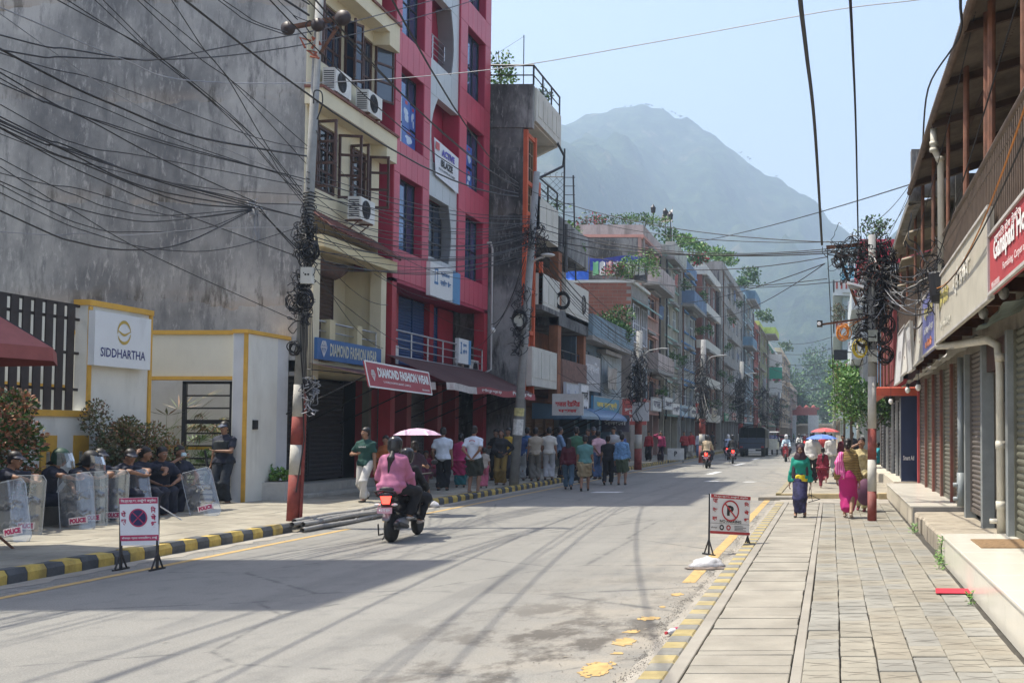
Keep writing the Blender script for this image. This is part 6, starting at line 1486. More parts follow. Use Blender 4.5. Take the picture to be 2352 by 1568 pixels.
WL=[([(0,85),(900,680),(1700,1050),(1870,1120)],CABG,.007),([(0,215),(420,300),(800,360),(1000,360),(1500,265),(2038,165),(2700,-10)],CAB,.010),([(0,305),(400,350),(1000,365),(1500,330),(2038,240),(2480,130),(2950,-10)],CAB,.010),([(0,300),(740,660),(1240,845),(1900,960)],CAB,.017),([(0,325),(650,505),(1560,840),(1900,915)],CAB,.007),([(0,420),(600,650),(1200,900),(1850,1110)],CAB,.007),([(0,445),(560,745),(1000,980),(1580,1245)],CAB,.010),([(0,510),(700,770),(1300,950),(1880,1100)],CAB,.009),([(0,480),(330,640),(1000,880),(1860,1095)],CAB,.008),([(0,640),(500,890),(900,960),(1850,1140)],CAB,.007),([(0,715),(400,890),(900,1080),(1560,1240)],CAB,.010),([(0,735),(500,940),(1000,1120),(1560,1270)],CAB,.010),([(0,760),(350,900),(900,1150),(1560,1275)],CAB,.011),([(0,780),(500,1000),(1100,1230),(1540,1275)],CAB,.011),([(0,785),(700,1140),(1200,1340),(1900,1600)],CAB,.009),([(0,745),(800,1050),(1500,1240),(1870,1340)],CAB,.010),([(0,970),(500,1210),(700,1280),(1000,1320),(1540,1280)],CAB,.007),([(0,1110),(350,1240),(700,1330),(1000,1355),(1540,1285)],CAB,.008),([(0,1130),(550,1390),(850,1420),(1250,1400),(1540,1285)],CAB,.007),([(0,1180),(600,1440),(1000,1530),(1400,1520),(1870,1380)],CAB,.007),([(0,1290),(500,1490),(850,1530),(1150,1480),(1540,1290)],CAB,.011),([(0,1020),(450,1290),(940,1568),(1870,1990)],CAB,.007),([(350,0),(990,360),(1550,830),(1850,1190)],CAB,.009),([(410,0),(960,355),(1400,720),(1700,1060),(1860,1200)],CAB,.009),([(580,0),(960,350),(1560,840),(1720,1060),(1860,1230)],CAB,.008),([(630,0),(1000,365),(1450,750),(1600,930),(1860,1250)],CAB,.008),([(840,0),(1200,340),(1450,520),(1900,910)],CAB,.009),([(880,0),(1250,310),(1420,500),(1900,1030)],CAB,.009),([(1050,0),(1240,290),(1400,490),(1640,900),(1850,1170)],CAB,.009),([(1335,0),(1500,120),(1750,215)],CAB,.010),([(1365,0),(1560,130),(1760,200)],CAB,.010),([(1700,0),(1800,95),(1960,155)],CAB,.009),([(0,1420),(500,1430),(800,1440),(1300,1400),(1850,1390)],CABG,.005),([(0,820),(600,1020),(1250,1150),(1850,1195)],CAB,.006),([(0,1060),(500,1160),(1100,1330),(1540,1290)],CAB,.006),([(1580,1280),(1750,1450),(1860,1560)],CAB,.014),([(1580,1260),(1720,1430),(1850,1570)],CAB,.011),([(1570,1245),(1750,1250),(1900,1255)],CAB,.009),([(1570,1270),(1750,1310),(1900,1350)],CAB,.009)]
g=random.Random(12)
for k,(L,m,r)in enumerate(WL):wireX(c375(L),-9.85+g.uniform(-.25,.2),-9.62,r,m,k)
mb=tangle(onX(586,482,-10.0),.05,.03,.09,14,.008,22,.25);hub=onX(586,482,-10.0)
mb.tube([hub,hub+Vector((0,0,-.25)),hub+Vector((.02,0,-.45))],.012,4)
for k in range(9):a=hub+Vector((random.Random(k).uniform(-.05,.05),0,0));mb.tube(spline([a,a+Vector((.02,0,-.3)),a+Vector((random.Random(k).uniform(-.06,.06),.0,-.6))]),.004,3)
solo('cable_joint',mb,CABG,'knot where many cables are tied together in front of the grey wall','cable joint',kind='stuff')
P=[onX(0,17,-9.6),onX(278,135,-9.6),onX(442,186,-9.6),onY(764,189,21),onY(1128,160,21),onY(1500,98,20),onY(1900,26,19),onY(2110,0,18.5),onY(2300,-30,18)]
P[0:0]=[P[0]+(P[0]-P[1]).normalized()*5];cable(spline(P,8),.009,CABG,'single pale wire sweeping right across the whole street in the sky',None)
# --- second left pole with the street lamp
b2=onG(1180,1114,.15);T2=onY(1233,395,b2.y);t,P2=pole('utility_pole','leaning grey concrete pole with a pale street lamp, second on the left pavement',(b2.x,b2.y,.14),(T2.x,b2.y,T2.z),.14,.09,[])
mb=MB();mb.tube(spline([onY(1217,622,b2.y),onY(1222,603,b2.y),onY(1236,594,b2.y-.2),onY(1250,590,b2.y-.3)]),.03,8);mb.build('lamp_arm',CABW,t)
mb=MB();e=onY(1262,588,b2.y-.3);mb.ell((e.x-.05,e.y,e.z+.03),.22,.12,.055,10,6);mb.build('lamp_head',mat((.5,.5,.48),.5,dirt=.2),t,smooth=True)
for q in(.30,.31):pass
mb=MB();a=P2(.22);mb.tube([a,P2(.245)],.15,12);mb.build('poster_wrap',mat((.5,.45,.2),.8,.3,12),t);mb=MB();mb.tube([P2(.16),P2(.21)],.15,12);mb.build('poster_wrap',mat((.62,.62,.58),.8,.3,12),t)
a=onY(1192,737,b2.y-.16);mb=MB();mb.box(a.x-.12,a.x+.12,a.y-.1,a.y,a.z-.2,a.z+.2);mb.build('meter_box',mat((.5,.5,.45),.6,dirt=.3),t)
for(q,zy,n,sx,sz,sd)in((1213,548,60,.22,.25,31),(1200,700,40,.1,.8,32),(1192,780,22,.1,.35,33)):solo('cable_tangle',tangle(onY(q,zy,b2.y-.1),sx,.1,sz,n,.012,sd,.6),CAB,['tangle of cables at the crossing point of the second left pole','cables clinging to the middle of the second left pole','loose cables low on the second left pole'][sd-31],'cable tangle',kind='stuff')
coil_thing(onY(1194,735,b2.y-.3),.2,6,.014,5,CAB,'black coil around the box on the second left pole')
coil_thing(onX(1292,690,-10.3),.26,7,.022,6,CAB,'black coil hung on the emblem balcony')
# --- fuse poles further along the left pavement
FAR=[(1465,1078,760,.16),(1612,1062,780,.17),(1700,1040,830,.2),(1752,1030,870,.2),(1785,1018,900,.25)]
FP=[]
nm=['third','fourth','fifth','sixth','seventh']
for k,(px,py,ty,r)in enumerate(FAR):
 b_=onG(px,py,.15);tp=onY(px+4,ty,b_.y);FP.append((b_,tp));s_=b_.y/50
 t,Pk=pole('utility_pole','dark cable-laden pole with red and white foot, %s from the viewer on the left pavement'%nm[k],(b_.x,b_.y,.14),(tp.x,tp.y,tp.z),r,r*.8,[(.9,PRED),(1.5,PWHI),(2.3,PRED)],'fuse poles along the left row')
 zt=tp.z;
 solo('cable_tangle',tangle((b_.x,b_.y-.2,zt*.62),.15*s_**.5,.15,zt*.28,80 if k<3 else 45,.017*s_**.6,41+k,.9*s_**.4),CAB,'thick black mass of cables on the %s left pole'%nm[k],'cable tangle',kind='stuff')
 mb=MB();g=random.Random(k)
 for q in range(26):
  a=Vector((b_.x+g.gauss(0,.1),b_.y,zt*g.uniform(.55,.95)));e=Vector((b_.x+g.choice([-1,1])*g.uniform(.4,2.2)*s_**.3,b_.y+g.uniform(-6,7),zt*g.uniform(.35,.8)));mb.tube(sagline(a,e,g.uniform(.2,.9),6),.012*s_**.5,3)
 solo('service_wires',mb,CAB,'thin service wires fanning out from the %s left pole'%nm[k],'cable',kind='stuff')
 mb=MB();mb.tube([(b_.x,b_.y,zt*.8),(b_.x+.5,b_.y-.2,zt*.86),(b_.x+.9,b_.y-.3,zt*.87)],.03,5);mb.ell((b_.x+1.1,b_.y-.3,zt*.87),.24,.1,.05,8,5);mb.build('lamp_arm',POLEC,t)
flag_sign('shop_sign','pale hanging panel on the third left pole',FP[0][0].x-.2,FP[0][0].x+.5,FP[0][0].y-.3,2.2,3.0,(.5,.5,.5),None,None)
# --- spans along and across the street
def span(a,b_,sag,r,lb,m=CAB,grp='cables strung above the street'):return cable(sagline(a,b_,sag,16),r,m,lb,grp)
g=random.Random(50)
p1=lambda y:onP(705,y);p2=lambda y:onY(1216,y,b2.y-.1)
for k in range(18):
 a=p1(395+k*13+g.uniform(-4,4));e=p2(500+k*5+g.uniform(-8,8));span(a,e+Vector((g.uniform(-.1,.1),0,0)),g.uniform(.15,.55),g.choice([.007,.008,.010]),'black cable slung from the near left pole to the second left pole',grp='cables between the left poles')
for k in range(10):span(p2(520+k*7),FP[0][1]+Vector((g.uniform(-.2,.2),0,-.1-k*.12)),g.uniform(.3,.8),.012,'black cable slung from the second to the third left pole',grp='cables between the left poles')
for k in range(5):
 for j in range(3):span(FP[k][1]+Vector((0,0,-.3-j*.3)),(FP[k+1][1]if k<4 else Vector((-8.6,240,7)))+Vector((0,0,-.3-j*.3)),1.2,.014,'cable slung between the far left poles',grp='cables between the left poles')
for(q,X)in(((700,470),None),):pass
for k,(A,B,sg)in enumerate((((716,560),(891,700),.3),((720,520),(1045,690),.4),((722,480),(1110,760),.5),((718,600),(880,800),.3),((722,450),(1118,640),.5),((720,640),(1060,840),.35),((726,300),(800,410),.1),((728,230),(742,420),.05))):
 span(onP(*A),onX(B[0],B[1],-11.9),sg,.008,'thin service wire from the near left pole to the house fronts',grp='service wires to the left houses')
for k,(A,B,sg)in enumerate((((1205,590),(1128,745),.5),((1208,600),(1090,800),.5),((1205,620),(1136,752),.2))):
 cable(sagline(onY(A[0],A[1],b2.y-.1),onX(B[0],B[1],-11.7),sg,10),.014 if k<1 else.008,CAB,['thick black cable looping from the second left pole to the crimson corner','thin wire from the second left pole to the crimson balcony','thin wire from the second left pole to the globe lamp'][k],None)
mb=MB();e=onX(1132,758,-11.6);mb.ell(tuple(e),.09,.09,.09,10,8);solo('globe_lamp',mb,mat((.6,.6,.58),.3),'small round white lamp on the grey side wall','lamp',smooth=True)
# --- the right pole with the great tangle
b3=onG(2003,1195,ZR);Y3=b3.y;T3=onY(2003,540,Y3);t,P3=pole('utility_pole','red and white banded pole on the right pavement under a huge tangle of cables',(b3.x,b3.y,ZR),(T3.x,Y3,T3.z),.085,.07,[(.53,PRED),(1.1,PWHI),(1.66,PRED),(2.6,PWHI)])
def oR(px,py,d=0):return onY(px,py,Y3+d)
mb=MB();mb.beam(oR(1898,568,.1),oR(2020,560,.1),.06,.06);mb.beam(oR(1915,590,.1),oR(2010,580,.1),.05,.05);mb.beam(oR(1925,580,.1),oR(1968,700,.4),.04,.04);mb.build('crossarm',RUST,t)
mb=MB();mb.beam(oR(1888,745,-.05),oR(1995,730,0),.035,.035);mb.build('lamp_bracket',RUST,t)
lm=thing('camera','small white street camera at the end of the left-pointing bracket','camera',oR(1885,746,-.05));a=oR(1883,744,-.05);mb=MB();mb.box(a.x-.05,a.x+.05,a.y-.06,a.y+.1,a.z-.05,a.z+.06);mb.build('body',BLACK,lm);mb=MB();mb.lathe([(.03,0),(.035,.02),(.02,.03)],(a.x-.01,a.y-.09,a.z),10,axis='y');mb.build('lens_ring',WHITE,lm)
lm=thing('street_lamp','pale street lamp head hanging left of the right pole','street lamp',oR(1962,655,-.3));a=oR(1958,656,-.3);e=oR(1995,680,0)
mb=MB();mb.beam(a+Vector((-.1,0,.05)),a+Vector((.2,0,-.03)),.16,.04);mb.build('lamp_head',WHITE,lm);mb=MB();mb.ell((a.x+.05,a.y,a.z-.03),.13,.07,.045,10,6);mb.build('lens',mat((.25,.25,.24),.2),lm);mb=MB();mb.tube([a+Vector((.15,0,0)),e],.02,6);mb.build('arm',STEEL,lm)
for k,(py,m_)in enumerate(((772,(.30,.32,.27)),(818,(.45,.45,.38)))):
 a=oR(2004,py,-.12);mb=MB();mb.box(a.x-.075,a.x+.085,a.y-.06,a.y+.03,a.z-.10,a.z+.10);mb.box(a.x-.085,a.x+.095,a.y-.065,a.y+.03,a.z+.08,a.z+.11);mb.build('meter_box',mat(m_,.6,.25,8,dirt=.4),t)
TG=[((1990,600),.26,.34,95,.011,CAB,'great black mass of cables at the top of the right pole'),((1955,582),.26,.10,50,.010,CAB,'curly cable ends sprouting left of the right pole top'),((2028,640),.09,.32,75,.013,CAB,'thick dark cables bending right of the right pole'),((2004,700),.13,.38,70,.011,CAB,'cables swarming down the middle of the right pole'),((2010,680),.17,.36,30,.010,CABG,'grey cables mixed through the tangle of the right pole'),((2010,660),.2,.3,26,.009,CABW,'pale cables looping through the tangle of the right pole'),((2020,640),.2,.25,16,.009,mat((.35,.1,.07),.6,bmp=0),'reddish cables inside the tangle of the right pole'),((2002,790),.2,.2,30,.011,CAB,'loose loops below the tangle of the right pole')]
for k,(q,sx,sz,n,r,m_,lb)in enumerate(TG):solo('cable_tangle',tangle(oR(*q),sx*.8,.12,sz,n,r*.85,60+k,.42),m_,lb,'cable tangle',kind='stuff')
for k,(q,R_,n,m_,lb)in enumerate((((1937,762),.10,8,CABO,'orange cable coil hung left of the right pole'),((1982,775),.14,9,CAB,'large black coil left of the right pole boxes'),((2030,770),.13,8,CAB,'black coil right of the upper grey box'),((2035,815),.12,7,CAB,'black coil right of the lower grey box'),((1975,800),.12,5,mat((.5,.38,.03),.6,bmp=0),'yellow coil behind the black ones'),((1925,598),.08,6,CAB,'small black coil under the crossarm end'),((2037,745),.12,7,CAB,'black coil by the pale loops'))):coil_thing(oR(q[0],q[1],-.1),R_,n,.009,70+k,m_,lb)
mb=MB();g=random.Random(8)
for k in range(30):q=g.uniform(1985,2045);mb.tube(spline([oR(q,560+g.uniform(-20,20)),oR(q+g.uniform(10,25),620),oR(q+g.uniform(-10,20),700),oR(q+g.uniform(-20,10),760)]),.008,4)
solo('hanging_cables',mb,CAB,'bundle of black cables drooping down the right pole','cable',kind='stuff')
mb=MB();mb.tube(spline([oR(1935,770),oR(1960,745),oR(1998,725)]),.008,4);mb.tube(spline([oR(1940,745),oR(1975,735),oR(1998,715)]),.008,4);solo('orange_cable',mb,CABO,'orange cable running from the coil to the right pole','cable')
for k in range(14):
 a=oR(2025+g.uniform(-10,15),640+g.uniform(-40,50));e=Vector((1.62+g.uniform(0,.1),16+g.uniform(-.4,1.5),g.uniform(3.6,4.4)));cable(sagline(a,e,g.uniform(.1,.35),10),g.choice([.008,.01,.013]),g.choice([CAB,CAB,CABG]),'dark cable from the tangle of the right pole to the tin-roofed house','cables to the right row')
solo('cable_tangle',tangle((1.6,16.3,4.1),.1,.35,.25,60,.010,91,.5),CAB,'nest of cables around the white rainwater pipe','cable tangle',kind='stuff')
for k,(a,e,sg,r,m_,lb)in enumerate((((1.55,16.2,3.9),(1.5,7.0,4.55),.5,.009,CABO,'orange cable slung across the shop signs'),((1.55,16.0,3.8),(1.5,7,4.2),.3,.009,CAB,'black cable slung across the shop signs'),((1.6,16.2,4.3),(1.6,6,6.0),.1,.009,CAB,'taut cable rising along the brown railing'),((1.6,20.2,5.4),(1.62,9,7.0),.25,.007,CAB,'thin cable hanging under the tin roof'))):cable(sagline(a,e,sg,12),r,m_,lb,None)
cable(spline([oR(1888,562),onY(1872,300,14),onY(1852,120,10.5),onY(1838,0,8.6),onY(1826,-160,7)],8),.021,CAB,'thick twisted cable hanging down the sky to the right pole',None)
cable(spline([oR(1971,545),onY(1966,300,14),onY(1958,100,10),onY(1953,0,8.6),onY(1945,-160,7)],8),.013,CAB,'straight thinner cable beside the twisted one in the sky',None)
cable(spline([oR(1900,570),onY(1907,700,20),onY(1912,830,22),onY(1917,900,24)],6),.008,CAB,'thin cable dropping left of the right pole',None)
mb=MB();a0=Vector((1.1,30.0,.14));
X=[((1225,505),(1990,562),.5,.009),((1225,520),(1990,575),.4,.012),((1225,535),(1900,590),.6,.009),((1225,545),(1990,570),.3,.012),((1228,470),(2000,552),.4,.008),((1225,580),(1900,640),.5,.008),((1222,440),(1900,556),.3,.009)]
for(A,B,sg,r)in X:cable(sagline(onY(A[0],A[1],b2.y),oR(B[0],B[1]),sg,16),r,CAB,'dark cable crossing the street from the second left pole to the right pole','cables crossing to the right pole')
for(A,B,sg,r)in(((1470,690),(1895,605),.4,.010),((1600,720),(1895,605),.5,.010),((1490,568),(2075,424),.25,.012),((1470,640),(1990,640),.3,.009)):cable(sagline(onY(A[0],A[1],51),oR(B[0],B[1])if B[0]<2000 else Vector((1.5,20.3,onY(2075,424,20.3).z)),sg,16),r,CAB,'dark cable crossing the street from the third left pole','cables crossing further up')
for k in range(7):
 y=780+k*22;cable(sagline(onY(1760+k*4,y,160),onY(1915,y+g.uniform(-15,30),120),.8,8),.03,CAB,'faint cable crossing the far end of the street','cables crossing at the far end')
for(A,B,sg)in(((2075,424),(1992,520),.1),((2080,452),(2000,560),.15),((2088,440),(2010,600),.05)):cable(sagline(Vector((1.5,20.3,onY(A[0],A[1],20.3).z)),oR(*B),sg,8),.007,CAB,'thin wire from the tin eave to the right pole','wires from the eave to the right pole')
cable(spline([(1.5,17.5,6.33),(1.42,15.5,6.75),onY(2200,90,12),onY(2206,0,9),onY(2212,-200,6)],6),.014,CAB,'purple-black cable rising past the edge of the tin roof',None)
for k,(a,e,sg,r)in enumerate((((-9.3,31.4,9.0),(-4.6,-6,9.9),1.7,.017),((-9.3,31.4,8.7),(-6.4,-6,9.6),2.2,.019),((-9.3,31.4,9.1),(-2.2,-6,10.2),1.9,.017),((-9.3,31.4,8.9),(-5.6,-6,9.7),1.2,.012),((-9.3,31.4,8.8),(-5.0,-6,10.4),2.3,.013),((-9.4,18.9,9.6),(-8.8,-5,9.5),.4,.022),((-9.4,18.9,9.4),(-8.3,-5,9.8),.9,.018),((-9.4,18.9,9.2),(-9.4,-5,9.3),.5,.02))):cable(sagline(a,e,sg,16),r,CAB,'thick cable bundle passing high over the road towards the viewer','bundles above the road')
for k,(px,py,ty,r)in enumerate(((1918,1060,850,.07),(1972,1075,880,.08),(1990,1072,930,.09))):
 b_=onG(px,py,.14);tp=onY(px-2,ty,b_.y);pole('utility_pole',['thin bare pole at the left of the right pavement trees','pole with red and white foot beyond the side street','second pole with red and white foot beyond the side street'][k],(b_.x,b_.y,.14),tuple(tp),r,r*.8,[]if k==0 else[(.6,PWHI),(1.2,PRED),(2.2,PWHI)],'poles on the far right pavement')
 # -- FIGURES
def seg(a,b_,w0,d0,w1=None,d1=None,side=(1,0,0),cap=None,k=.03):
 w1=w0 if w1 is None else w1;d1=d0 if d1 is None else d1
 return(np.array(a,'f'),np.array(b_,'f'),np.array(side,'f'),w0,d0,w1,d1,cap,k)
def sdf_mesh(prims,vox,wob=0.0,seed=0):
 lo=np.min([np.minimum(p[0],p[1])-max(p[3:7])for p in prims],0)-vox*3-wob;hi=np.max([np.maximum(p[0],p[1])+max(p[3:7])for p in prims],0)+vox*3+wob
 n=np.ceil((hi-lo)/vox).astype(int)+1;F=np.full(n,.5,'f')
 ax=[lo[i]+np.arange(n[i])*vox for i in range(3)]
 for(a,b_,sd_,w0,d0,w1,d1,cap,k)in prims:
  m=max(w0,w1,d0,d1)+.09;i0=np.maximum(((np.minimum(a,b_)-m-lo)/vox).astype(int),0);i1=np.minimum(((np.maximum(a,b_)+m-lo)/vox).astype(int)+2,n)
  X,Y,Z=np.meshgrid(ax[0][i0[0]:i1[0]],ax[1][i0[1]:i1[1]],ax[2][i0[2]:i1[2]],indexing='ij')
  P=np.stack([X-a[0],Y-a[1],Z-a[2]],-1);ab=b_-a;L2=float(ab@ab);L=math.sqrt(L2)if L2>1e-9 else 1e-4
  if L2>1e-9:u=ab/L;t=np.clip(P@ab/L2,0,1)
  else:u=np.array([0,0,1],'f');t=np.zeros(X.shape,'f')
  s_=sd_-u*(sd_@u);ns=np.linalg.norm(s_)
  if ns<.05:s_=np.array([0,1,0],'f')-u*u[1];ns=np.linalg.norm(s_)
  s_=s_/ns;nn=np.cross(u,s_);q=P-t[...,None]*ab
  w=w0+(w1-w0)*t;d=d0+(d1-d0)*t;c=np.minimum(w,d)if cap is None else cap
  v=(np.sqrt((q@s_/w)**2+(q@nn/d)**2+(q@u/c)**2)-1)*np.minimum(np.minimum(w,d),c)
  sl=F[i0[0]:i1[0],i0[1]:i1[1],i0[2]:i1[2]];h=np.maximum(k-np.abs(sl-v),0)/k;F[i0[0]:i1[0],i0[1]:i1[1],i0[2]:i1[2]]=np.minimum(sl,v)-h*h*k*.25
 if wob:
  r=np.random.default_rng(seed);X,Y,Z=np.meshgrid(*ax,indexing='ij')
  for q in range(4):
   f=r.uniform(18,42,3)*[1,1,.45];p=r.uniform(0,6,3);F+=(wob*.55*np.sin(X*f[0]+Z*f[2]*.6+p[0])*np.sin(Y*f[1]+p[1])*np.cos(Z*f[2]+X*9+p[2])).astype('f')
 ins=F<0;cc=np.zeros(n-1,int)
 offs=[(i,j,k_)for i in(0,1)for j in(0,1)for k_ in(0,1)]
 for o in offs:cc+=ins[o[0]:n[0]-1+o[0],o[1]:n[1]-1+o[1],o[2]:n[2]-1+o[2]]
 cell=np.argwhere((cc>0)&(cc<8));
 if len(cell)==0:return[],[]
 val=np.stack([F[cell[:,0]+o[0],cell[:,1]+o[1],cell[:,2]+o[2]]for o in offs],1);pos=np.array(offs,'f');S=np.zeros((len(cell),3),'f');cnt=np.zeros((len(cell),1),'f')
 for i in range(8):
  for j in range(i+1,8):
   if np.abs(pos[i]-pos[j]).sum()==1:
    fi,fj=val[:,i],val[:,j];m=(fi<0)!=(fj<0);t=np.where(m,fi/np.where(fi-fj==0,1,fi-fj),0)[:,None];S+=np.where(m[:,None],pos[i]+(pos[j]-pos[i])*t,0);cnt+=m[:,None]
 V=lo+(cell+S/np.maximum(cnt,1))*vox;idx=np.full(n,-1,int);idx[cell[:,0],cell[:,1],cell[:,2]]=np.arange(len(cell));Fc=[]
 for a in range(3):
  b1,b2=(a+1)%3,(a+2)%3;sA=[slice(None)]*3;sB=[slice(None)]*3;sA[a]=slice(0,-1);sB[a]=slice(1,None);A=ins[tuple(sA)];B=ins[tuple(sB)]
  E=np.argwhere(A!=B);E=E[(E[:,b1]>0)&(E[:,b2]>0)];fl=A[E[:,0],E[:,1],E[:,2]];e1=np.eye(3,dtype=int)[b1];e2=np.eye(3,dtype=int)[b2]
  g=lambda o:idx[(E-o)[:,0],(E-o)[:,1],(E-o)[:,2]]
  q=np.stack([g(e1+e2),g(e2),g(0*e1),g(e1)],1);q[~fl]=q[~fl][:,::-1];Fc.append(q[(q>=0).all(1)])
 return V,np.concatenate(Fc)
def np_obj(name,V,F,m,parent,extra=None):
 mb=MB();mb.v=[tuple(map(float,v))for v in V];mb.f=[tuple(map(int,f))for f in F];mb.m=[0]*len(mb.f)
 if extra:extra(mb)
 return mb.build(name,m if isinstance(m,list)else[m],parent,smooth=True,local=True)
def ik(a,t,l1,l2,hint):
 a=np.array(a,'f');t=np.array(t,'f');d=t-a;D=np.linalg.norm(d);Dm=min(D,(l1+l2)*.998);d=d/max(D,1e-6);t=a+d*Dm
 x=(l1*l1-l2*l2+Dm*Dm)/(2*Dm);h=math.sqrt(max(l1*l1-x*x,0));hint=np.array(hint,'f');n=hint-d*(hint@d);n=n/max(np.linalg.norm(n),1e-6)
 return a+d*x+n*h,t
SKIN=mat((.27,.145,.09),.55,.1,12,bmp=.05,name='skin');HAIR=mat((.014,.011,.010),.5,.3,30,bmp=.2,name='black hair');EYEW=mat((.6,.58,.55),.3,0,bmp=0);EYED=mat((.015,.01,.01),.3,0,bmp=0);LIP=mat((.22,.08,.06),.5,0,bmp=0)
ARM={'down':(.25,.03,.80,0,-1,0),'behind':(.05,-.17,.92,.6,-.6,0),'fold':(-.08,.22,1.14,.7,.2,-.6),'belly':(.02,.2,1.03,.8,-.3,-.2),'brow':(.07,.19,1.57,1,.4,-.3),'bars':(.26,.50,1.02,.5,-.2,-.8),'waist':(.2,.08,1.0,1,-.5,0),'swingf':(.22,.22,.88,0,-1,0),'swingb':(.25,-.2,.86,0,-1,0),'knee':(.12,.40,.62,.8,0,-.3),'hold':(.14,.30,1.15,.6,-.3,-.6),'phone':(.06,.28,1.22,.7,-.2,-.7),'up':(.28,.05,1.62,.7,.2,-.5),'mouth':(.09,.17,1.5,1,.3,-.5),'rest':(.05,.5,.83,.7,.2,.2)}
def person(label,loc,h,rot,legs='stand',armL='down',armR='down',top=(.5,.5,.5),topk='tee',bot=(.03,.03,.04),botk='pants',hair='short',shoe=(.03,.025,.02),lean=0.0,head=(0,0),fat=1.0,group=None,vox=None,extra=None,hat=None,skin=None,fem=False,seat=.46,tmat=None,bmat=None):
 Y=loc[1];vox=vox or(.019 if Y<26 else(.023 if Y<36 else(.03 if Y<60 else.04)))
 t=thing('person',label,'person',tuple(loc),group,R(rot));s_=h/1.72;sk=skin or SKIN;J=lambda*p:np.array(p,'f')
 sit=legs in('sit','ride');hz={'sit':seat+.09,'ride':.86,'stand':.93,'walk':.91,'kneel':.9}[legs]if legs in('sit','ride','stand','walk','kneel')else.93
 c,sn=math.cos(lean),math.sin(lean)
 def up(p):x,y,z=p;z-=.93;return J(x,y*c+z*sn,hz+z*c-y*sn)
 pel=J(0,0,hz);ch=up((0,.0,1.27));wa=up((0,0,1.08));nk=up((0,-.01,1.47));hw=.098 if not fem else.10
 sh=[up((q*(.168 if not fem else.148)*fat**.5,-.01,1.365))for q in(-1,1)];hips=[J(q*hw,0,hz-.03)for q in(-1,1)]
 hy,hp=head;hd0=up((0,.0,1.53));H=up((0,.02,1.60))+J(math.sin(hy)*.02,.02*hp,-.02*hp);fd=J(math.sin(hy)*math.cos(hp*.6),math.cos(hy)*math.cos(hp*.6),-math.sin(hp*.6));rt=J(math.cos(hy),-math.sin(hy),0);hu=np.cross(rt,fd)
 if legs=='stand':ft=[J(-.11,.0,.075),J(.11,.02,.075)]
 elif legs=='walk':ft=[J(-.09,.2,.08),J(.10,-.24,.13)]
 elif legs=='walk2':ft=[J(-.10,-.22,.12),J(.09,.2,.08)]
 elif legs=='kneel':ft=[J(-.08,.02,.08),J(.1,-.36,.42)]
 elif legs=='sit':ft=[J(-.13,.44,.08),J(.15,.40,.08)]
 elif legs=='ride':ft=[J(-.17,.30,.36),J(.17,.30,.36)]
 kn=[];an=[]
 for q in(0,1):k_,a_=ik(hips[q],ft[q],.44,.43,(.0 if not legs=='ride' else(-1,1)[q]*.5,1,.3));kn.append(k_);an.append(a_)
 el=[];ha=[]
 for q,am in((0,armL),(1,armR)):
  x,y,z,ex,ey,ez=ARM[am]if isinstance(am,str)else am;sg=(-1,1)[q];T_=J(sg*x,y,z+(hz-.93)*(0 if am in('knee','rest')else 1))if sit or lean==0 else up((sg*x,y,z))
  if sit and am not in('knee','rest'):T_=up((sg*x,y,z))
  e_,h_=ik(sh[q],T_,.30,.265,(sg*(ex+.15),ey,ez-.1));el.append(e_);ha.append(h_)
 f=fat
 torso=lambda g,lo=.93:[seg(pel,wa,.155*f+g,.105*f+g,.135*f+g,.10*f+g),seg(wa,ch,.135*f+g,.10*f+g,.158*f+g,.112*f+g),seg(ch,up((0,-.01,1.345)),.158*f+g,.112*f+g,.115+g,.085+g)]+[seg(up((0,-.012,1.415)),q,.045+g*.5,.05+g*.6,.05+g*.6,.05+g*.6,side=(0,0,1),k=.05)for q in sh]+([seg(up((-.07,.07,1.27)),up((.07,.07,1.27)),.06+g,.055+g)]if fem else[])
 body=torso(0)+[seg(nk-J(0,0,.06),hd0,.052,.052,.048,.05)]
 body+=[seg(H+hu*.045-fd*.012,H+hu*.01-fd*.012,.075,.09,.072,.088,rt),seg(H-hu*.01+fd*.02,H-hu*.075+fd*.035,.062,.062,.038,.042,rt),seg(H+fd*.088+hu*.01,H+fd*.102-hu*.022,.010,.012,.015,.014,rt,k=.015),seg(H+rt*.076-hu*.005,H+rt*.08-hu*.03,.012,.02,side=fd,k=.012),seg(H-rt*.076-hu*.005,H-rt*.08-hu*.03,.012,.02,side=fd,k=.012)]
 for q in(0,1):
  body+=[seg(sh[q],el[q],.048*f,.048*f,.038,.038),seg(el[q],ha[q],.038,.038,.026,.028)]
  dv=ha[q]-el[q];dv=dv/np.linalg.norm(dv);body+=[seg(ha[q],ha[q]+dv*.07,.034,.016,.038,.015,side=(0,1,.2),k=.015)]
  body+=[seg(hips[q],kn[q],.082*f,.085*f,.053,.055),seg(kn[q],kn[q]*.6+an[q]*.4-J(0,.012,0),.053,.055,.052,.052),seg(kn[q]*.6+an[q]*.4-J(0,.012,0),an[q],.052,.052,.034,.036),seg(an[q],an[q]+J(0,.09,-.045),.036,.036,.036,.026)]
 V,F=sdf_mesh(body,vox)
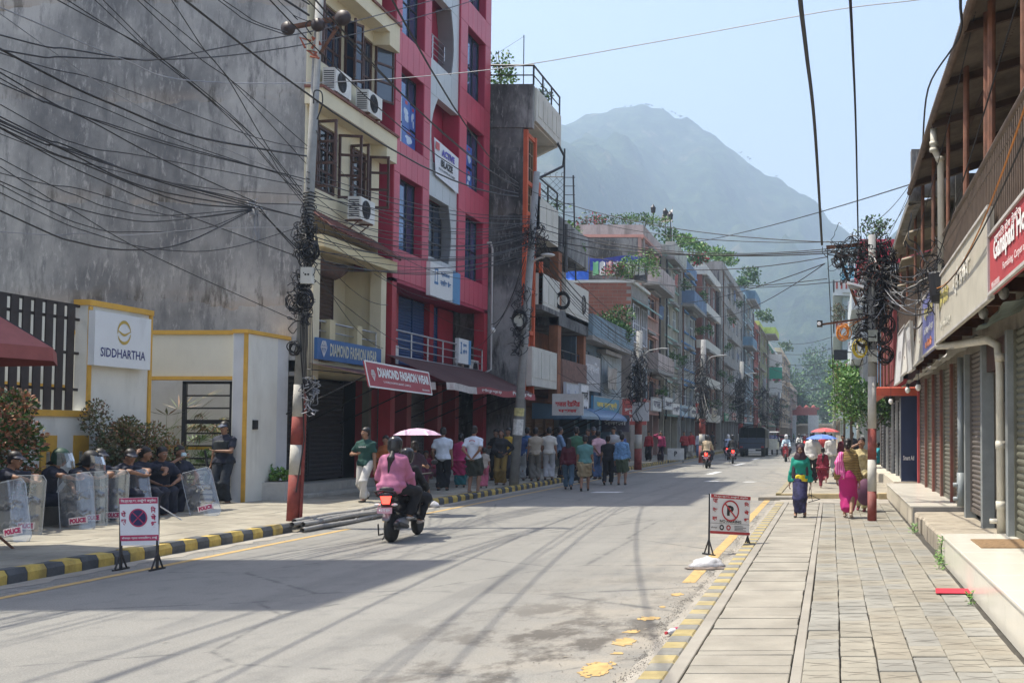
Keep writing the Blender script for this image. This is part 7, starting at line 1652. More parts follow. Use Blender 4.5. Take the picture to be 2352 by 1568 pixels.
 def face(mb):
  if Y>45:return
  e0=len(mb.v)
  for sg in(-1,1):
   p=H+fd*.083+rt*.03*sg+hu*.008;mb.ell(tuple(p),.014,.009,.008,6,4,1);mb.ell(tuple(p+fd*.006),.006,.006,.006,5,4,2);p=p+hu*.018+fd*.005;mb.beam(tuple(p-rt*.018),tuple(p+rt*.018),.006,.005,mi=2)
  p=H+fd*.078-hu*.048;mb.beam(tuple(p-rt*.02),tuple(p+rt*.02),.016,.012,mi=3)
  for q in(0,1):
   dv=ha[q]-el[q];dv/=np.linalg.norm(dv);fw=J(0,1,.15)-dv*(J(0,1,.15)@dv);fw/=max(np.linalg.norm(fw),.1);nn=np.cross(dv,fw);b0_=ha[q]+dv*.07
   inw=nn if nn[0]*(-1,1)[q]<0 else-nn
   for i,L in enumerate((.068,.078,.074,.058)):
    o=b0_+fw*(.026-.017*i);m1=o+dv*L*.5+inw*.006;m2=m1+dv*L*.32+inw*.018;mb.tube([tuple(o-dv*.02),tuple(m1),tuple(m2),tuple(m2+dv*L*.1+inw*.02)],[.0085,.008,.0072,.006],5)
   o=ha[q]+dv*.015+fw*.028;mb.tube([tuple(o),tuple(o+dv*.03+fw*.022),tuple(o+dv*.058+fw*.022+inw*.012)],[.0105,.0095,.0075],5)
 V=V*s_;F0=F
 o=np_obj('body',V/s_,F0,[sk,EYEW,EYED,LIP],t,face);o.scale=(s_,)*3
 def part(nm,prims,m,wob=.004,vx=None):
  V,F=sdf_mesh(prims,vx or vox,wob,hash(label)%999);ob=np_obj(nm,V,F,m,t);ob.scale=(s_,)*3;return ob
 bm=bmat or mat(bot,.85,.14,5,bmp=.3,bscale=30,name='cloth')
 if botk in('pants','shorts','tight'):
  g={'pants':.026,'shorts':.03,'tight':.012}[botk];P=[seg(pel+J(0,0,.05)*c+J(0,sn*.05,0),pel-J(0,0,.04),.145*f+g*.3,.10*f+g*.3,.155*f+g*.4,.112*f+g*.4,cap=.03)]
  for q in(0,1):
   if botk=='shorts':e_=kn[q]+(an[q]-kn[q])*.05;P+=[seg(hips[q],e_,.09*f+g,.095*f+g,.088+g*.5,.09+g*.5,cap=.012)]
   else:P+=[seg(hips[q],kn[q],.084*f+g*.8,.088*f+g*.8,.058+g,.06+g),seg(kn[q],an[q]+(kn[q]-an[q])*.03,.058+g,.06+g,.042+g*1.1,.045+g*1.1,cap=.012)]
  part('shorts' if botk=='shorts' else 'trousers',P,bm)
 elif botk=='skirt':
  kz=(kn[0]+kn[1])/2;az=(an[0]+an[1])/2+J(0,0,.07)
  part('skirt',[seg(pel+J(0,0,.12),pel-J(0,0,.05),.13*f+.03,.1*f+.03,.165*f+.02,.13*f+.02,cap=.02),seg(pel-J(0,0,.05),kz,.17*f+.02,.135*f+.02,.17*f,.14*f),seg(kz,az,.17*f,.14*f,.145,.135,cap=.03)],bm,.004)
 tm=tmat or mat(top,.85,.12,5,bmp=.3,bscale=30,name='cloth');g={'tee':.02,'shirt':.022,'kurta':.024,'jacket':.045,'vest':.03}[topk]
 P=torso(g)+[seg(pel+(wa-pel)*.2,pel-(J(0,0,.06)if not sit else J(0,.0,.0)),.155*f+g,.12*f+g,.178*f+g,.142*f+g,cap=.03)]
 for q in(0,1):
  if topk in('tee','vest'):P.append(seg(sh[q],sh[q]+(el[q]-sh[q])*.72,.05+g*.6,.05+g*.6,.054+g*.6,.052+g*.6,cap=.012))
  else:P+=[seg(sh[q],el[q],.05+g*.7,.05+g*.7,.042+g,.042+g),seg(el[q],el[q]+(ha[q]-el[q])*(.9 if topk!='kurta' else.3),.045+g,.045+g,.036+g*.8,.036+g*.8,cap=.012)]
 if topk=='kurta':P.append(seg(pel,(kn[0]+kn[1])/2-(J(0,0,.05)if not sit else J(0,-.05,0)),.165*f+g,.13*f+g,.215,.17,cap=.012))
 if topk=='jacket' and legs=='ride':P+=[seg(pel+J(0,-.05,.12),pel+J(0,-.15,-.08),.16*f,.13,.20*f,.11,cap=.05),seg(pel+J(.1,.05,.02),pel+J(.16,.14,-.1),.09,.08,.07,.06)]
 if topk=='jacket' and sit and legs!='ride':P.append(seg(pel+J(0,-.05,.05),pel+J(0,-.18,-.1),.2*f,.12,.25,.1,cap=.02))
 tp=part('top',P,tm,.005)
 if hair=='short':part('hair',[seg(H+hu*.064-fd*.024,H+hu*.0-fd*.04,.086,.100,.080,.080,rt)],HAIR,.003)
 elif hair in('long','pony','bun'):
  P=[seg(H+hu*.060-fd*.026,H-hu*.02-fd*.04,.088,.100,.082,.078,rt)]
  if hair=='long':P+=[seg(H-fd*.07,H-fd*.11-J(0,0,.34),.085,.045,.09,.03,rt)]
  if hair=='pony':P+=[seg(H-fd*.10-hu*.08,H-fd*.20-J(0,0,.20),.03,.035,.05,.04,rt),seg(H-fd*.20-J(0,0,.20),H-fd*.21-J(0.03,0,.48),.05,.04,.02,.018,rt)]
  if hair=='bun':P+=[seg(H-fd*.12+hu*.0,H-fd*.13-hu*.01,.042,.042)]
  part('hair',P,HAIR,.006)
 if hat:
  kind,hc=hat;hm=mat(hc,.6 if kind!='helmet' else.25,.1,bmp=.1,name=kind)
  if kind=='cap':part('cap',[seg(H+hu*.085-fd*.01,H+hu*.045-fd*.012,.07,.085,.084,.100,rt,cap=.03),seg(H+hu*.045+fd*.06,H+hu*.035+fd*.145,.07,.010,.055,.009,rt,cap=.02)],hm,0,min(vox,.018))
  elif kind=='helmet':
   part('helmet',[seg(H+hu*.06-fd*.01,H-hu*.03-fd*.03,.115,.13,.115,.115,rt)],hm,0)
  elif kind=='riot':
   part('helmet',[seg(H+hu*.065-fd*.01,H+hu*.01-fd*.03,.118,.135,.12,.125,rt)],hm,0);part('neck_guard',[seg(H-fd*.11-hu*.05,H-fd*.17-hu*.11,.11,.02,.13,.015,rt,cap=.02)],mat((.02,.02,.022),.6),0)
   v=MB();n=7;ga=lambda a,z,q:tuple((H+fd*(math.cos(a)*(.16+q))+rt*math.sin(a)*.135+hu*z)*s_)
   for i in range(n):a0,a1=-1.2+2.4*i/n,-1.2+2.4*(i+1)/n;v.quad(ga(a0,.02,.09),ga(a1,.02,.09),ga(a1,.13,.0),ga(a0,.13,.0));v.quad(ga(a0,-.08,.13),ga(a1,-.08,.13),ga(a1,.02,.09),ga(a0,.02,.09))
   v.build('visor',clear_mat(gloss=.35,haze=.1),t,local=True,smooth=True)
  elif kind=='scarf':part('head_scarf',[seg(H+hu*.05-fd*.03,H-hu*.06-fd*.035,.095,.105,.10,.095,rt),seg(H-hu*.14-fd*.0,H-hu*.17,.14,.12,.17,.13),seg(H-hu*.18+rt*.10,J(.16,.11,hz+.02),.07,.05,.05,.03),seg(H-hu*.18-rt*.12,J(-.17,.08,hz+.08),.05,.05,.035,.03)],hm,.008)
 if shoe:
  sm_=mat(shoe,.6,.15,name='shoe')
  for q in(0,1):
   a_=an[q];tilt=-.35 if a_[2]>.11 and not legs=='ride' else 0;b2=a_+J(0,-.035,-.045);b3=a_+J(0,.16,-.05+tilt*.15)
   if legs=='kneel' and q==1:b2=a_+J(0,-.05,.02);b3=a_+J(0,-.06,-.18)
   ob=part('shoe',[seg(b2,b3,.038,.033,.042,.022,k=.01)],sm_,0,min(vox,.022))
 if extra:extra(t,dict(H=H*s_,fd=fd,rt=rt,hu=hu,ha=[x*s_ for x in ha],sh=[x*s_ for x in sh],pel=pel*s_,ch=ch*s_,s=s_,kn=[x*s_ for x in kn],an=[x*s_ for x in an],el=[x*s_ for x in el]))
 return t
def local_letter(s,o,w,h,m,t,back=False,weight=.04):
 return letter(s,o,(-1,0,0)if not back else(1,0,0),(0,0,1),w,h,m,t,weight,local=True)
def at(px,py,z):p=onG(px,py,z);return(p.x,p.y,z)
lzp=lambda px,py:at(px,py,.17)
def umbrella(name_label,c,r,m,handle_to,group='umbrellas held by walkers'):
 t=thing('umbrella',name_label,'umbrella',(c[0],c[1],handle_to),group);mb=MB();n=8;up_=MB()
 rings=[(0,.0),(.35,-.03),(.7,-.10),(1.0,-.22)];P=[[(c[0]+r*q*math.cos(6.283*k/n),c[1]+r*q*math.sin(6.283*k/n),c[2]+z*r*1.3)for k in range(n)]for q,z in rings]
 for i in range(3):
  for k in range(n):mb.quad(P[i][k],P[i][(k+1)%n],P[i+1][(k+1)%n],P[i+1][k])
 mb.build('canopy',m,t,smooth=False)
 for k in range(n):up_.tube([P[0][k],P[1][k],P[2][k],P[3][k]],.003,3)
 up_.build('rib',STEEL,t);mb=MB();mb.tube([(c[0],c[1],c[2]+.05),(c[0],c[1],handle_to)],.007,5);mb.build('shaft',DARKMETAL,t);return t
JEAN=(.10,.15,.24);DNV=(.012,.016,.035)
GL='walkers and bystanders on the left pavement'
# ---- left pavement, near
def tee_print(t,d):local_letter('NAVYFORCE',(0,d['ch'][1]+.142,d['ch'][2]+.0),.17,.03,WHITE,t)
person('tall young man in a dark green printed T-shirt and white trousers walking towards the viewer',lzp(838,1152),1.66,172,'walk','down',(.1,.2,1.12,.8,-.4,-.3),(.012,.06,.05),'tee',(.5,.49,.47),'pants','short',extra=tee_print,group=GL,head=(.35,.1))
person('smiling woman in a rust orange tunic beside the man in dark green',lzp(884,1140),1.46,165,'stand','belly','belly',(.36,.11,.03),'kurta',(.36,.12,.04),'skirt','bun',fem=True,fat=1.1,group=GL,head=(-.3,.3))
person('woman in dark clothes standing under the pink umbrella',at(950,1181,0),1.52,20,'stand','down','hold',(.05,.03,.05),'tee',(.03,.03,.04),'pants','bun',fem=True,group=GL)
umbrella('pale pink umbrella above the scooter riders',(-8.5,21.9,1.80),.50,mat((.55,.36,.47),.7,.04,name='pale pink umbrella cloth'),1.15)
for k,(px,py,tc,lb,rt_)in enumerate(((958,1113,(.06,.03,.05),'woman in dark red seated on the shop step behind the scooter riders',210),(980,1112,(.35,.05,.09),'woman in a red shawl seated on the shop step, middle of the seated three',190),(1003,1108,(.28,.1,.12),'woman in dusty pink seated on the shop step nearest the white-shirted man',160))):
 p=at(px,py,.17);person(lb,p,1.5,rt_,'sit','knee','rest',tc,'shirt',(.2,.06,.1),'skirt','bun',fem=True,lean=.3,group='women seated on the shop step',seat=.3)
person('man in a white polo shirt and black trousers with his back turned',lzp(1016,1126),1.66,8,'stand',(.24,.05,.85,.3,-1,0),'down',(.60,.66,.74),'tee',(.012,.012,.015),'pants','short',fat=1.15,group=GL)
person('woman in a magenta and teal dress half hidden behind the white polo man',lzp(1057,1119),1.5,15,'stand','down','belly',(.42,.03,.12),'kurta',(.02,.13,.14),'pants','bun',fem=True,group=GL)
def back_print(t,d):
 mb=MB();
 for k in range(7):a=.5+k*.36;x=math.cos(a)*.075;z=math.sin(a)*.05;mb.box(x-.009,x+.009,-.152,-.1495,d['ch'][2]+.04+z-.012,d['ch'][2]+.04+z+.012)
 mb.build('print',mat((.5,.08,.1),.7),t,local=True);letter('TEAM 24',(0,-.153,d['ch'][2]-.01),(1,0,0),(0,0,1),.1,.02,mat((.1,.1,.2),.7),t,.04,local=True)
person('young man in a white printed T-shirt and dark shorts with hands clasped behind',lzp(1087,1131),1.70,0,'stand','behind','behind',(.62,.68,.78),'tee',(.035,.04,.03),'shorts','short',extra=back_print,group=GL,shoe=(.2,.16,.12))
person('small girl in pink trousers and a pale top next to the man in shorts',lzp(1111,1120),1.12,20,'stand','down','down',(.4,.35,.3),'tee',(.5,.13,.2),'pants','bun',fem=True,group=GL)
person('woman in a black top, yellow scarf and mustard trousers',lzp(1150,1113),1.62,185,'stand','waist','belly',(.02,.02,.022),'shirt',(.2,.13,.03),'pants','long',fem=True,group=GL)
person('person in a yellow top behind the woman with the yellow scarf',lzp(1166,1104),1.68,170,'stand','down','fold',(.55,.35,.04),'tee',(.05,.05,.06),'pants','short',group=GL)
person('dark-clothed man standing deep in shade left of the grey pole',lzp(1138,1103),1.64,160,'stand','down','fold',(.03,.03,.035),'tee',(.03,.03,.03),'pants','short',group=GL)
GM=[(1194,1103,1.62,8,(.03,.06,.16),'tee',(.36,.37,.36),'pants',None,'down','fold','man in a navy shirt and pale trousers just right of the grey pole','short',False),(1210,1098,1.7,-20,(.06,.15,.3),'tee',(.03,.03,.04),'pants',None,'fold','fold','man in a mid blue shirt with folded arms','short',False),(1229,1104,1.68,25,(.40,.34,.26),'tee',(.16,.15,.13),'pants',('cap',(.4,.4,.42)),'down','fold','man in a beige T-shirt and grey cap','short',False),(1260,1101,1.7,10,(.58,.56,.50),'tee',(.42,.43,.44),'pants',('cap',(.32,.28,.4)),'down','down','man in a cream T-shirt, pale jeans and a lilac cap','short',False),(1285,1096,1.72,-60,(.16,.24,.36),'shirt',(.02,.02,.03),'pants',None,'down','belly','bearded man in a light blue shirt seen from the side','short',False),(1323,1109,1.7,20,(.05,.14,.08),'tee',(.02,.02,.02),'pants',None,'down','fold','man in a forest green T-shirt and black trousers','short',False),(1350,1098,1.66,150,(.5,.56,.66),'tee',(.05,.06,.09),'pants',None,'down','phone','man in a pale blue T-shirt facing the crowd','short',False),(1362,1099,1.72,190,(.018,.02,.024),'shirt',(.02,.02,.02),'pants',('cap',(.05,.06,.07)),'down','down','man in black with a dark cap behind the crowd','short',False),(1373,1100,1.6,35,(.62,.38,.42),'tee',(.09,.15,.28),'pants',None,'behind','behind','man in a pink T-shirt and blue jeans','short',False),(1409,1090,1.74,175,(.4,.4,.4),'tee',(.04,.04,.05),'pants',None,'down','fold','man in a striped grey T-shirt behind the crowd','short',False),(1424,1087,1.62,10,(.08,.13,.34),'tee',(.05,.05,.07),'pants',None,'down','down','youth in a royal blue T-shirt behind the crowd','short',False)]
for(px,py,h,ro,tc,tk,bc,bk,ht,aL,aR,lb,hr,fm)in GM:person(lb,lzp(px,py),h,ro,'stand',aL,aR,tc,tk,bc,bk,hr,hat=ht,group='crowd standing outside the brown house',fem=fm,head=(.3 if px%2 else-.3,.1))
GR='people walking in the road by the left kerb'
person('woman with long auburn hair in a maroon top and blue jeans walking away',at(1305,1124,0),1.56,12,'walk','down','down',(.09,.012,.02),'shirt',(.08,.14,.20),'pants','long',fem=True,group=GR)
person('stocky man in a teal T-shirt and khaki shorts walking away',at(1343,1127,0),1.62,10,'walk2','down','down',(.10,.24,.23),'tee',(.34,.27,.16),'shorts','short',fat=1.12,group=GR)
person('man dressed all in black walking away beside the man in the blue shirt',at(1396,1113,0),1.60,5,'walk2','down','down',(.014,.014,.017),'tee',(.012,.012,.015),'pants','short',group=GR)
person('man in a patterned blue shirt, green shorts and grey cap walking away',at(1428,1113,0),1.66,0,'stand','down','swingf',(.12,.24,.42),'shirt',(.08,.11,.07),'shorts','short',hat=('cap',(.12,.13,.14)),group=GR,tmat=mat((.14,.27,.45),.85,.45,14,bmp=.2,name='blotchy blue cloth'))
for(px,py,tc,bc,lb,aR)in((1490,1058,(.32,.03,.035),(.02,.02,.02),'woman in a red shirt and black trousers beyond the third pole','down'),(1518,1060,(.36,.05,.12),(.03,.02,.03),'woman in a crimson tunic with one hand raised','brow'),(1571,1055,(.28,.03,.03),(.03,.03,.035),'man in a dark red shirt behind the parking board','fold'),(1587,1051,(.38,.03,.03),(.4,.38,.34),'man in a bright red T-shirt and pale trousers','down'),(1606,1051,(.6,.64,.7),(.1,.15,.25),'man in a white shirt leaning by the fourth pole','down')):
 person(lb,lzp(px,py),1.62,170,'stand','down',aR,tc,'shirt',bc,'pants','short',group='small figures further up the left pavement')
g=random.Random(31)
for k in range(14):
 px=1632+k*9+g.uniform(-3,3);Yf=70+k*9;p=(-9.9+g.uniform(-.6,.3),Yf,.17)if k%3 else(-9.0+g.uniform(0,6),150+k*6,0)
 person('distant figure in %s clothes far up the left side of the street'%['white','red','dark','blue','grey','pink','green'][k%7],p,1.65,g.uniform(0,360),'stand','down','down',[(.6,.6,.6),(.4,.04,.04),(.03,.03,.03),(.1,.2,.4),(.3,.3,.3),(.5,.2,.3),(.1,.25,.12)][k%7],'tee',(.03,.03,.04),'pants','short',vox=.06,group='distant figures in the street',shoe=None)
 # ---- right pavement
GRT='walkers on the right pavement'
def hook(t,d):
 h_=d['ha'][0];mb=MB();x,y,z=h_;mb.tube([(x,y,z-.06),(x-.02,y,z-.26)],.006,5);mb.tube([(x+.02,y,z-.06),(x+.03,y,z-.24)],.006,5)
 for a in((-.16,-.3),(.10,-.3),(-.04,-.34)):mb.tube([(x,y,z-.22),(x+a[0],y,z+a[1])],.006,5)
 mb.tube([(x-.18,y,z-.30),(x+.04,y,z-.36)],.008,5);mb.build('iron_stand',DARKMETAL,t,local=True)
def yellow_wrap(t,d):
 s_=d['s'];V,F=sdf_mesh([seg((0,0,.99),(0,0,.86),.208,.165,.215,.175,cap=.03)],.02,.006,4);o=np_obj('waist_wrap',V,F,mat((.62,.50,.02),.8,.1,6,bmp=.3,name='yellow cloth'),t);o.scale=(s_,)*3;hook(t,d)
person('old woman in a green jersey, yellow waist cloth and navy skirt walking towards the viewer',at(1838,1187,ZR),1.36,178,'stand','down','down',(.005,.22,.16),'shirt',(.025,.025,.075),'skirt',None,hat=('scarf',(.035,.015,.025)),fem=True,extra=yellow_wrap,group=GRT,lean=.06,head=(0,.5),bmat=mat((.03,.03,.085),.85,.9,9,bmp=.2,name='flowered navy cloth'))
OLV=bpy.data.materials.new('striped olive cloth');nt,b=_nodes(OLV);wv=N(nt,'ShaderNodeTexWave',bands_direction='Z');wv.inputs['Scale'].default_value=9;wv.inputs['Distortion'].default_value=3;tc_=N(nt,'ShaderNodeTexCoord');lk(nt,tc_.outputs['Object'],wv.inputs['Vector']);lk(nt,ramp(nt,wv.outputs['Fac'],[(.35,(.07,.04,.015)),(.65,(.28,.18,.05))]),b.inputs['Base Color']);b.inputs['Roughness'].default_value=.85
MGS=bpy.data.materials.new('striped magenta shawl');nt,b=_nodes(MGS);wv=N(nt,'ShaderNodeTexWave',bands_direction='X');wv.inputs['Scale'].default_value=8;wv.inputs['Distortion'].default_value=1.5;tc_=N(nt,'ShaderNodeTexCoord');lk(nt,tc_.outputs['Object'],wv.inputs['Vector']);lk(nt,ramp(nt,wv.outputs['Fac'],[(.45,(.55,.015,.2)),(.75,(.75,.3,.5))]),b.inputs['Base Color']);b.inputs['Roughness'].default_value=.8
def shawl(t,d):
 s_=d['s'];V,F=sdf_mesh([seg((-.13,-.05,1.36),(-.17,-.08,1.2),.075,.09,.10,.11),seg((-.17,-.08,1.2),(-.14,-.09,.98),.10,.11,.12,.1,cap=.05),seg((-.1,-.15,1.02),(-.06,-.17,.86),.05,.03,.03,.02)],.02,.01,4);o=np_obj('shawl',V,F,MGS,t);o.scale=(s_,)*3
 V,F=sdf_mesh([seg((0,0,1.12),(0,0,1.07),.15,.13,.16,.135,cap=.012)],.02,0,4)
 o=np_obj('waist_fold',V,F,mat((.65,.45,.5),.8),t);o.scale=(s_,)*3
person('woman in a magenta skirt and striped shawl walking away by the banded pole',at(1947,1189,ZR),1.48,-8,'walk',(.24,.05,.84,0,-1,0),'down',(.2,.12,.04),'shirt',(.40,.012,.14),'skirt','bun',fem=True,fat=1.12,tmat=OLV,extra=shawl,group=GRT,shoe=(.35,.28,.22))
p_=at(1979,1173,ZR)
person('woman in a beige patterned tunic shading her eyes, half behind the banded pole',p_,1.5,172,'walk','down','brow',(.40,.33,.17),'kurta',(.5,.46,.25),'pants','bun',fem=True,fat=1.1,group=GRT,tmat=mat((.40,.33,.17),.85,.4,14,name='patterned beige cloth'),shoe=(.2,.03,.05))
mb=MB();mb.ell((p_[0]+.07,p_[1]-.32,.52),.2,.13,.27,14,9);mb.tube([(p_[0]-.05,p_[1]-.3,.72),(p_[0]-.1,p_[1]-.15,1.0)],[.06,.02],6);solo('cloth_bundle',mb,mat((.10,.035,.07),.8,.2,5,bmp=.4,bscale=12,name='plum cloth'),'big plum coloured cloth bundle carried behind the banded pole','bundle',smooth=True)
person('girl in a maroon dress stepping away with one heel raised',at(1890,1120,.14),1.16,5,'kneel','down','down',(.20,.015,.035),'kurta',(.22,.03,.05),'pants','pony',fem=True,group=GRT,shoe=(.45,.3,.25))
person('man in a loose white shirt and black trousers under the blue umbrella',at(1866,1108,.14),1.56,2,'stand','down','hold',(.64,.63,.6),'jacket',(.02,.02,.022),'pants','short',fat=.95,group=GRT)
UB=mat((.10,.20,.62),.6,.06,name='blue umbrella cloth')
umbrella('blue umbrella carried by the man in the white shirt',(.05-.35,33.2,1.66),.50,UB,1.1)
person('man in a red shirt under the red umbrella',at(1893,1090,.14),1.6,0,'stand','down','hold',(.4,.05,.05),'tee',(.1,.1,.14),'pants','short',group=GRT)
umbrella('red and white umbrella just behind the blue one',(-.25,40.5,1.9),.56,mat((.55,.09,.09),.6,.25,9,name='red umbrella cloth'),1.2)
person('woman in white walking right of the red umbrella',at(1907,1094,.14),1.55,10,'walk','down','down',(.6,.58,.54),'shirt',(.3,.3,.3),'pants','bun',fem=True,group=GRT)
person('man in a dark jacket and white shirt coming past the trees',at(1957,1083,.14),1.6,178,'walk','down','down',(.02,.022,.035),'jacket',(.03,.03,.04),'pants','short',group=GRT)
person('woman in dark red coming down the right pavement',at(1936,1088,.14),1.5,175,'walk','down','down',(.12,.02,.03),'shirt',(.05,.03,.04),'pants','bun',fem=True,group=GRT)
for k,(px,py)in enumerate(((2016,1080),(2027,1079))):person(['woman in turquoise seated in the shade of the dark shops','second woman in turquoise seated by the dark shops'][k],at(px,py,.14),1.5,110,'sit','knee','knee',(.02,.25,.30),'shirt',(.02,.28,.34),'skirt','bun',fem=True,group='women seated by the dark shops')
# ---- the police
UNI=mat((.016,.020,.038),.8,.35,6,bmp=.35,bscale=40,name='dark navy uniform');BOOT=(.012,.012,.012)
def uni(label,px,Y,rot,head,aL,aR,hair='short',hat=None,lean=.25,extra=None,seat=.44,X=-12.5):
 p=((px-1910)*Y/FOC,Y,.15);return person(label,(p[0]if X is None else X,Y,.15),1.7,rot,'sit',aL,aR,None or(.011,.014,.028),'tee',(.011,.014,.028),'pants',hair,BOOT,lean,head,1.08,'policemen resting on the ledge',hat=hat,tmat=UNI,bmat=UNI,extra=extra,seat=seat)
def mask(t,d):
 p=d['H']+d['fd']*.095-d['hu']*.04;V,F=sdf_mesh([seg(p-d['rt']*.03,p+d['rt']*.03,.05,.025,side=tuple(d['hu']))],.012);np_obj('face_mask',V,F,mat((.45,.60,.66),.7,name='pale blue mask'),t)
def straps(t,d):
 mb=MB();c=d['ch'];mb.tube([tuple(d['sh'][0]+np.array((.05,.03,.06))),(0.0,c[1]+.155,c[2]),(.14,c[1]+.1,c[2]-.22)],.018,5);mb.build('strap',mat((.2,.2,.18),.8),t,local=True)
uni('policeman at the left edge, half under the orange shrub, leaning on a shield',12,16.0,-75,(.3,.2),'rest','rest',hat=('cap',DNV),lean=.35)
uni('policeman in a green riot helmet with raised visor',113,16.95,-80,(.5,.3),'knee','rest',None,('riot',(.012,.05,.03)),.35)
uni('policeman in a black riot helmet leaning over his shield',173,17.6,-100,(-.1,.5),'rest','rest',None,('riot',(.012,.012,.014)),.5)
uni('policeman in a cap gripping a bamboo stick between two others',214,18.05,-110,(0,.2),'rest','hold',hat=('cap',DNV),lean=.3)
uni('policeman in a dark cap looking down to the right',276,18.65,-85,(.6,.4),'rest','rest',hat=('cap',DNV),lean=.35)
uni('bare-headed policeman raising his fist beside his face',325,19.25,-95,(-.3,.2),'rest','up',lean=.2)
uni('bare-headed policeman looking at the viewer with hands in his lap',374,19.85,-130,(-.3,.15),'knee','knee',lean=.25)
uni('policeman wearing a pale blue face mask',413,20.4,-120,(-.2,.1),'knee','mouth',lean=.12,extra=mask)
def stand_kit(t,d):
 mb=MB();x,y,z=d['ha'][0];mb.tube([(x+.22,y+.06,z+.02),(x+.14,y+.02,z-.5)],.022,6);mb.build('baton',BLACK,t,local=True);straps(t,d)
 V,F=sdf_mesh([seg((0,.09,1.32),(0,.09,1.1),.17,.09,.16,.09,cap=.02)],.02);o=np_obj('stab_vest',V,F,mat((.02,.027,.03),.7,.2,9,bmp=.4),t);o.scale=(d['s'],)*3
 x,y,z=d['ha'][1];V,F=sdf_mesh([seg((x,y+.02,z-.30),(x,y+.02,z-.24),.14,.12,.13,.12)],.02);np_obj('held_helmet',V,F,mat((.012,.035,.022),.25,name='green helmet shell'),t)
 mb=MB();mb.tube([(x,y,z-.06),(x-.03,y,z-.2)],.006,4);mb.tube([(x,y,z-.06),(x+.05,y,z-.2)],.006,4);mb.prism([(x+.12,y+.08,z-.2),(x+.28,y+.1,z-.3),(x+.2,y+.12,z-.36)],(0,.02,0));mb.build('helmet_strap',BLACK,t,local=True)
person('standing police officer in a navy cap and stab vest holding a green helmet',at(512,1158,.19),1.74,178,'stand',(-.02,.22,1.12,.8,0,-.4),'down',(.011,.014,.028),'tee',(.011,.014,.028),'pants','short',BOOT,head=(0,.15),fat=1.08,tmat=UNI,bmat=mat((.018,.024,.035),.85,.6,14,bmp=.3,name='camouflage trousers'),hat=('cap',(.02,.035,.08)),extra=stand_kit)
CLR=clear_mat('riot shield plastic',(.86,.90,.94),.3,.13);PLB=mat((.66,.62,.64),.5,.04,name='label');PLR=mat((.36,.015,.09),.5,0,name='crimson lettering')
def shield(label,px,py,rot,tilt,roll=0.0,w_=.46,h_=.92):
 p=onG(px,py,.15);t=thing('riot_shield',label,'shield',(p.x,p.y,.16),'clear riot shields',0);n=10;m=12;g=[]
 M=Matrix.Translation((0,0,0))@Matrix.Rotation(R(rot),4,'Z')@Matrix.Rotation(R(tilt),4,'X')@Matrix.Rotation(R(roll),4,'Y')
 def S(u,v,o=0.0):return tuple(M@Vector((u*w_/2,-.09*(1-u*u)-o+.09,v*h_)))
 cr=lambda v:1-.16*max(0,(abs(v-.5)-.42)/.08)**2
 def ridge(u,v):
  o=0
  for(v0,A)in((.62,.05),(.585,.05),(.33,-.05),(.295,-.05)):
   zz=v0+A*(abs((u*2.2)%1.0-.5)*2-.5);o+=.013*math.exp(-((v-zz)/.012)**2)*(1 if abs(u)<.8 else 0)
  return o+(.012 if abs(u)>.9 else 0)
 nu,nv=30,84;mb=MB();vs=[S((2*i/nu-1)*cr(j/nv),j/nv,ridge(2*i/nu-1,j/nv))for j in range(nv+1)for i in range(nu+1)]
 mb._add(vs,[(j*(nu+1)+i,j*(nu+1)+i+1,(j+1)*(nu+1)+i+1,(j+1)*(nu+1)+i)for j in range(nv)for i in range(nu)]);mb.build('plate',CLR,t,smooth=True,local=True)
 e=MB();ring=[S(q*cr(v),v,.012)for q,v in[(-1,k/12)for k in range(13)]+[(1,1-k/12)for k in range(13)]];e.tube(ring,.006,5,closed=True);e.build('rim',clear_mat('rim',(.75,.8,.85),.8,.35),t,local=True)
 l_=MB();a,b2=.14,.255
 for i in range(6):u0,u1=-.5+i/6,-.5+(i+1)/6;l_.quad(S(u0+.15,a,.016),S(u1+.15,a,.016),S(u1+.15,b2,.016),S(u0+.15,b2,.016))
 lb=l_.build('label',PLB,t,local=True);r=text_mesh('POLICE',1,1,.07);me,co,_,_=r
 vs=[S(-.28+.86*c_[0],a+.015+(b2-a-.03)*c_[1],.0185)for c_ in co];me.vertices.foreach_set('co',np.array(vs,'f').ravel());me.materials.append(PLR);me.name='lettering';o=bpy.data.objects.new('lettering',me);COL.objects.link(o);o.parent=lb
 hb=MB();hb.tube([S(-.2,.55,-.05),S(-.2,.62,-.09),S(-.2,.7,-.05)],.012,5);hb.tube([S(.2,.55,-.05),S(.2,.62,-.09),S(.2,.7,-.05)],.012,5);hb.build('handle',BLACK,t,local=True)
 return t
SL=['clear riot shield tipped furthest left at the frame edge','upright clear riot shield in front of the leftmost policeman','wide tilted riot shield below the black helmet','riot shield half hidden behind the wide tilted one','upright riot shield in front of the capped policeman','tilted riot shield behind the no-stopping board','riot shield leaning alone right of the masked policeman']
for k,(px,py,ro,ti,rl_)in enumerate(((26,1252,8,12,-14),(50,1237,8,4,1),(174,1224,10,8,-8),(207,1216,6,4,-3),(252,1209,8,4,0),(318,1200,10,10,-12),(472,1190,14,10,-16))):shield(SL[k],px,py,ro,-ti,rl_,.44 if k not in(2,6)else.5)
mb=MB();a=at(366,1160,.4);e=at(424,1198,.16);mb.tube([onY(364,1160,18.4),e],.012,6);s_=solo('walking_stick',mb,mat((.4,.42,.45),.5),'pale stick with a black tip lying towards the kerb','stick');mb=MB();mb.tube([Vector(e)-Vector((.06,0,-.03)),e],.02,6);mb.build('tip',BLACK,s_)
